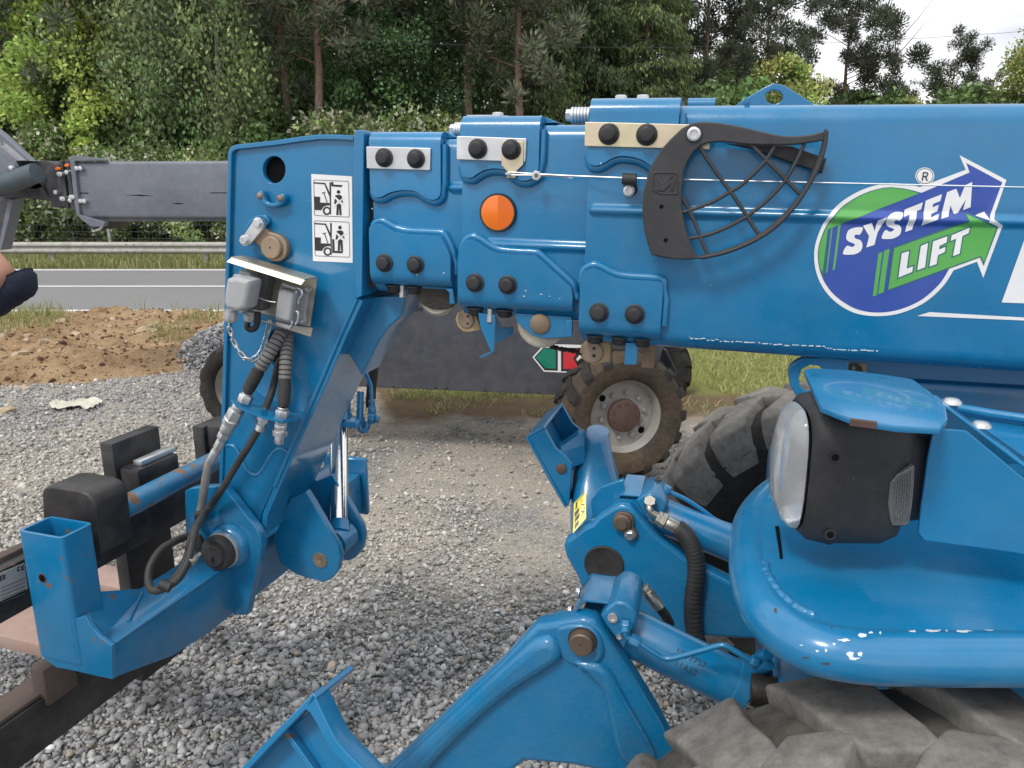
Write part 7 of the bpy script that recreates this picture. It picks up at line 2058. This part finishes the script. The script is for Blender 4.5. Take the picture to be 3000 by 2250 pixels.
# boom
GB = Frame(P(400, 560, 6.9), -gF, gL)
def gl(u, v, n=0): return GB.l2(u, v, n)
xb0 = gl(228, 560)[0]
gbm = rbox('boom', GB, xb0, gl(1600, 560)[0], gl(450, 640)[1], gl(450, 472)[1], -.42, 0, .03, 'grey_paint', GM, 3)
gbl = plate('boom_underside', GB, [(236, 628), (260, 668), (300, 672), (310, 650), (900, 648), (900, 628)], -.02, .36, 'grey_dark', gbm, .004)
plate('boom_collar', GB, rounded(zb((1120, 440), (1160, 420), (1690, 468), (1715, 500), (1205, 508), (1290, 1380), (1700, 1500), (1680, 1570), (1480, 1575), (1330, 1470), (1240, 1380), (1210, 1250)), 3), .03, .06, 'grey_paint', gbm, .004)
for x0, x1, t, bt in ((960, 1000, 495, 1270), (1060, 1110, 500, 1320), (890, 950, 560, 1260)):
    plate('boom_stage', GB, rounded(zb((x0, t), (x1, t), (x1 + 110, bt), (x0 + 80, bt - 30)), 2), -.01, .34, 'grey_dark', gbm, .004)
plate('boom_stage', GB, rounded(zb((760, 500), (860, 540), (960, 640), (990, 1270), (860, 1255), (820, 1150), (760, 960)), 2), -.02, .3, 'grey_dark', gbm, .004)
for q in ((1245, 625), (1305, 625), (1080, 690), (1310, 1155), (1368, 1158), (902, 1010), (1135, 1145), (955, 720), (980, 722), (1003, 1118), (1030, 1120), (1150, 1092), (1185, 1092)):
    MB().lathe(GB.hit(*zb(q)[0], .03), gL, [(-.05, .022), (.008, .02), (.010, .008)], 10).build('boom_bolt', 'zinc', gbm, 40)
for q, sz in (((930, 628), 45), ((1075, 575), 40)):
    plate('orange_pad', GB, zb((q[0] - sz, q[1]), (q[0] - 10, q[1] - 28), (q[0] + sz, q[1] - 20), (q[0] + sz, q[1] + 20), (q[0] - sz + 20, q[1] + 26)), .005, .02, 'orange', gbm, .002)
for a, b_ in (((2030, 1060), (2500, 1075)), ((2780, 1195), (3000, 1200))):
    plate('scratch', GB, zb(a, ((a[0] + b_[0]) / 2, a[1] - 8), b_, ((a[0] + b_[0]) / 2, a[1] + 12)), .002, .001, 'void_black', gbm, 0)
plate('boom_line', GB, [(615, 564), (700, 564), (700, 566), (615, 566)], .002, .001, 'void_black', gbm, 0)
plate('boom_line', GB, zb((1200, 1018), (1420, 1020), (1440, 1036), (1200, 1030)), .002, .001, 'void_black', gbm, 0)
# boom end with lifting cradle at the left edge
hd2 = plate('boom_end', GB, rounded(zb((200, 505), (760, 500), (800, 700), (830, 1160), (760, 1150), (400, 1100), (120, 1130), (-200, 1100), (-200, 600)), 3), -.06, .26, 'grey_dark', GM, .006, holes=[zb(*circ((600, 650), 65, 20)), zb((480, 950), (560, 860), (640, 870), (770, 915), (640, 940), (560, 960))])
plate('cradle_arm', GB, zb((-400, -250), (0, 55), (485, 505), (240, 505), (0, 320), (-400, 40)), .04, .09, 'grey_paint', hd2, .006)
plate('cradle_face', GB, zb((-400, 30), (-10, 315), (230, 505), (280, 600), (250, 760), (-400, 800)), .10, .03, 'grey_paint', hd2, .006)
plate('cradle_wear', GB, zb((-10, 205), (80, 210), (420, 498), (250, 504), (-10, 300)), .046, .006, 'grey_worn', hd2, .002)
for q, r_ in (((200, 620), .05), ((0, 1050), .06)):
    MB().lathe(GB.hit(*zb(q)[0], .10), gL, [(0, r_), (.02, r_), (.022, r_ * .6), (.024, .02), (.04, .018), (.042, .005)], 24).build('cradle_pin', 'grey_paint', hd2, 40)
    MB().lathe(GB.hit(*zb(q)[0], .122), gL, [(0, .022), (.022, .02), (.026, .006)], 14).build('pin_tip', 'zinc', hd2, 40)
plate('cradle_leg', GB, zb((-300, 1080), (130, 1130), (100, 1400), (40, 1659), (-30, 1950), (-300, 1950)), .02, .12, 'grey_dark', hd2, .006)
plate('cradle_leg', GB, zb((130, 1130), (205, 1130), (150, 1420), (90, 1659), (20, 1950), (-40, 1950)), .03, .13, 'grey_paint', hd2, .004)
tpx = catmull([GB.hit(*zb(q)[0], .16) for q in ((-150, 890), (0, 890), (60, 885), (250, 820), (450, 745), (600, 700))], 5)
MB().tube(tpx, [.105, .10, .098, .085, .088, .092][0:1] * 0 + [.10] * 6 + [.088] * (len(tpx) - 6), 16).build('taped_sleeve', 'tape_grey', hd2, 60)
MB().tube([GB.hit(*zb(q)[0], .02) for q in ((1490, 1600), (1500, 1650), (1620, 1610), (1660, 1560))], .010, 6).build('dangling_wire', 'zinc', gbm, 60)
# wheels
gA = (gL + Vector((.38, 0, .03))).normalized()
wheel(GW + Vector((.02, .1, 0)), gA, .455, .34, .262, 32, GM, ('tyre_brown', 'tyre_dark', 'rim_grey'), .0, None, ('rim_grey', 'hub_rust', 'rim_silver'), (.034, .038), .024, sh=.2, bev=.006)
wheel(P(736, 1130, 6.35), gL, .40, .34, .262, 32, GM, ('tyre_dark', 'tyre_dark', 'rim_grey'), .1, None, None, (.034, .038), .024, sh=.2, bev=.006)
wheel(P(1885, 1085, 7.6), gL, .47, .34, .262, 32, GM, ('tyre_dark', 'tyre_dark', 'rim_grey'), .3, None, None, (.034, .038), .024, sh=.2, bev=.006)
plate('mudguard_edge', GP.shifted(-.25), zy((1390, 160), (1420, 165), (1530, 410), (1500, 420)), 0, .03, 'grey_dark', GM, .003)
plate('rear_panel', GP.shifted(-.3), zy((1240, 120), (1400, 150), (1520, 430), (1440, 470), (1250, 300)), 0, .03, 'grey_dark', GM, .003)

# ================================================================== PERSON AT THE LEFT EDGE
paint('skin', (0.48, 0.245, 0.165), rough=0.5, coat=0.0, dust=0.12, dustcol=(.55, .33, .25), peel=0.1, var=0.12)
paint('navy_cloth', (0.020, 0.026, 0.045), rough=0.85, coat=0.0, dust=0.3, dustcol=(.06, .07, .10), peel=0.3, spec=0.2)
paint('hair', (0.035, 0.024, 0.016), rough=0.6, coat=0.0, dust=0.0)
paint('eye_white', (0.7, 0.7, 0.68), rough=0.3)
PB = Vector((-2.50, 3.16, 0))
PERS = root('person', PB, 'person in a navy shirt at the left edge, bent arm raised', 'person')
def skinned(name, verts, edges, radii, mat, prt, rootv=0, sub=2):
    me = bpy.data.meshes.new(name); me.from_pydata(verts, edges, [])
    ob = bpy.data.objects.new(name, me); COL.objects.link(ob)
    sm_ = ob.modifiers.new('s', 'SKIN'); ss = ob.modifiers.new('u', 'SUBSURF'); ss.levels = sub; ss.render_levels = sub
    for i, (rx, ry) in enumerate(radii):
        me.skin_vertices[0].data[i].radius = (rx, ry)
    me.skin_vertices[0].data[rootv].use_root = True
    dg = bpy.context.evaluated_depsgraph_get()
    m2 = bpy.data.meshes.new_from_object(ob.evaluated_get(dg))
    bpy.data.objects.remove(ob); bpy.data.meshes.remove(me)
    for p in m2.polygons:
        p.use_smooth = True
    return link(name, m2, mat, prt)
elb = P(22, 806, 3.06); wri = P(-132, 666, 3.06); han = P(-167, 631, 3.08)
sho = PB + Vector((.17, -.02, 1.46)); neck = PB + Vector((-.06, .06, 1.50))
sh2 = PB + Vector((-.30, .10, 1.47)); el2 = PB + Vector((-.38, .06, 1.16)); wr2 = PB + Vector((-.34, -.08, .92)); ha2 = PB + Vector((-.33, -.12, .82))
pel = PB + Vector((-.04, .03, .98))
V = [pel, PB + Vector((-.05, .04, 1.18)), PB + Vector((-.06, .05, 1.36)), neck, neck + Vector((.0, -.01, .09)), neck + Vector((.02, -.02, .17)), neck + Vector((.02, -.02, .27)),
     sho, elb, wri, han, sh2, el2, wr2, ha2,
     pel + Vector((.10, 0, -.06)), PB + Vector((.08, 0, .50)), PB + Vector((.08, .03, .09)), PB + Vector((.10, -.12, .04)),
     pel + Vector((-.10, 0, -.06)), PB + Vector((-.13, .02, .50)), PB + Vector((-.13, .05, .09)), PB + Vector((-.13, -.10, .04))]
Ed = [(0, 1), (1, 2), (2, 3), (3, 4), (4, 5), (5, 6), (2, 7), (7, 8), (8, 9), (9, 10), (2, 11), (11, 12), (12, 13), (13, 14), (0, 15), (15, 16), (16, 17), (17, 18), (0, 19), (19, 20), (20, 21), (21, 22)]
Rd = [(.10, .08), (.11, .08), (.12, .085), (.06, .058), (.058, .058), (.080, .095), (.070, .085), (.062, .062), (.060, .060), (.038, .034), (.036, .020), (.062, .062), (.045, .045), (.032, .028), (.036, .020), (.055, .055), (.045, .045), (.036, .038), (.036, .03), (.055, .055), (.045, .045), (.036, .038), (.036, .03)]
body = skinned('body', V, Ed, Rd, 'skin', PERS)
# fingers, gripping a phone held to the ear / hanging
def fingers(h, d, side):
    d = d.normalized(); s_ = d.cross(side).normalized()
    for k in range(4):
        b0 = h + s_ * (.021 - .014 * k)
        L = (.075, .085, .08, .062)[k]
        skinned('finger', [b0, b0 + d * L * .45, b0 + d * L * .75 + side * .012, b0 + d * L * .9 + side * .028], [(0, 1), (1, 2), (2, 3)], [(.0095, .0095), (.009, .009), (.008, .008), (.007, .007)], 'skin', body, 0, 1)
    skinned('thumb', [h - d * .03 + s_ * .028, h + s_ * .05 + d * .005, h + s_ * .055 + d * .035 + side * .01], [(0, 1), (1, 2)], [(.012, .012), (.010, .010), (.008, .008)], 'skin', body, 0, 1)
fingers(han + (han - wri).normalized() * .035, han - wri, Vector((-1, 0, 0))); fingers(ha2 + Vector((0, -.01, -.04)), ha2 - wr2, Vector((1, 0, 0)))
hc_ = V[5]
for sx in (-1, 1):
    MB().lathe(hc_ + Vector((.03 * sx + .012, -.093, .035)), (0, -1, 0), [(0, .013), (.006, .010), (.009, .003)], 12).build('eye', 'eye_white', body, 60)
    MB().lathe(hc_ + Vector((.03 * sx + .012, -.1, .035)), (0, -1, 0), [(0, .006), (.003, .005)], 10).build('iris', 'hair', body, 60)
    skinned('ear', [hc_ + Vector((.082 * sx, 0, .045)), hc_ + Vector((.09 * sx, .01, .02)), hc_ + Vector((.082 * sx, 0, -.01))], [(0, 1), (1, 2)], [(.012, .016)] * 3, 'skin', body, 0, 1)
skinned('nose', [hc_ + Vector((.012, -.095, .04)), hc_ + Vector((.012, -.122, .0)), hc_ + Vector((.012, -.10, -.008))], [(0, 1), (1, 2)], [(.010, .010), (.014, .012), (.014, .008)], 'skin', body, 0, 1)
MB().tube([hc_ + Vector((-.012, -.098, -.035)), hc_ + Vector((.012, -.104, -.036)), hc_ + Vector((.036, -.098, -.035))], [.003, .006, .003], 8).build('mouth', 'hub_rust', body, 60)
skinned('hair', [hc_ + Vector((.01, .02, .03)), hc_ + Vector((.01, .0, .09)), hc_ + Vector((.01, -.03, .125)), hc_ + Vector((.01, .045, -.03))], [(0, 1), (1, 2), (0, 3)], [(.088, .085), (.085, .09), (.055, .05), (.075, .05)], 'hair', body, 0)
ue = (elb - sho).normalized(); fe = (wri - elb).normalized()
sv = [PB + Vector((-.05, .04, .74)), PB + Vector((-.05, .04, 1.10)), PB + Vector((-.05, .04, 1.36)), neck - UP * .02, sho, sho.lerp(elb, .3), sh2, el2, el2.lerp(wr2, .12)]
se = [(0, 1), (1, 2), (2, 3), (2, 4), (4, 5), (2, 6), (6, 7), (7, 8)]
dsl = Vector((.008, .045, -.040))
slv = catmull([sho, sho.lerp(elb, .5) + dsl, elb - ue * .04 + dsl, elb + ue * .008 + dsl, elb + ue * .022 + fe * .03 + dsl], 5)
nsl = len(slv)
sleeve_pts = (slv, [.074 - .010 * i / nsl + .0030 * math.sin(i * 2.3) for i in range(nsl)])
skinned('shirt', sv, se, [(.20, .15), (.195, .15), (.20, .15), (.085, .08), (.092, .090), (.084, .084), (.085, .085), (.066, .066), (.062, .062)], 'navy_cloth', PERS, 1)
MB().tube(sleeve_pts[0], sleeve_pts[1], 24, cap=False).build('sleeve', 'navy_cloth', PERS, 70)
tv = [PB + Vector((-.05, .03, .95)), PB + Vector((.07, .03, .78)), V[16], V[17] + Vector((0, 0, .0)), PB + Vector((-.14, .03, .78)), V[20], V[21] + Vector((0, 0, .0))]
skinned('trousers', tv, [(0, 1), (1, 2), (2, 3), (0, 4), (4, 5), (5, 6)], [(.16, .13), (.095, .105), (.078, .080), (.072, .075), (.095, .105), (.078, .080), (.072, .075)], 'navy_cloth', PERS, 0)
for a, b_ in ((V[17], V[18]), (V[21], V[22])):
    skinned('shoe', [a + Vector((0, .04, -.035)), a + Vector((0, -.05, -.04)), b_ + Vector((0, -.05, .0))], [(0, 1), (1, 2)], [(.048, .05), (.05, .045), (.045, .035)], 'black_plastic', PERS, 0)
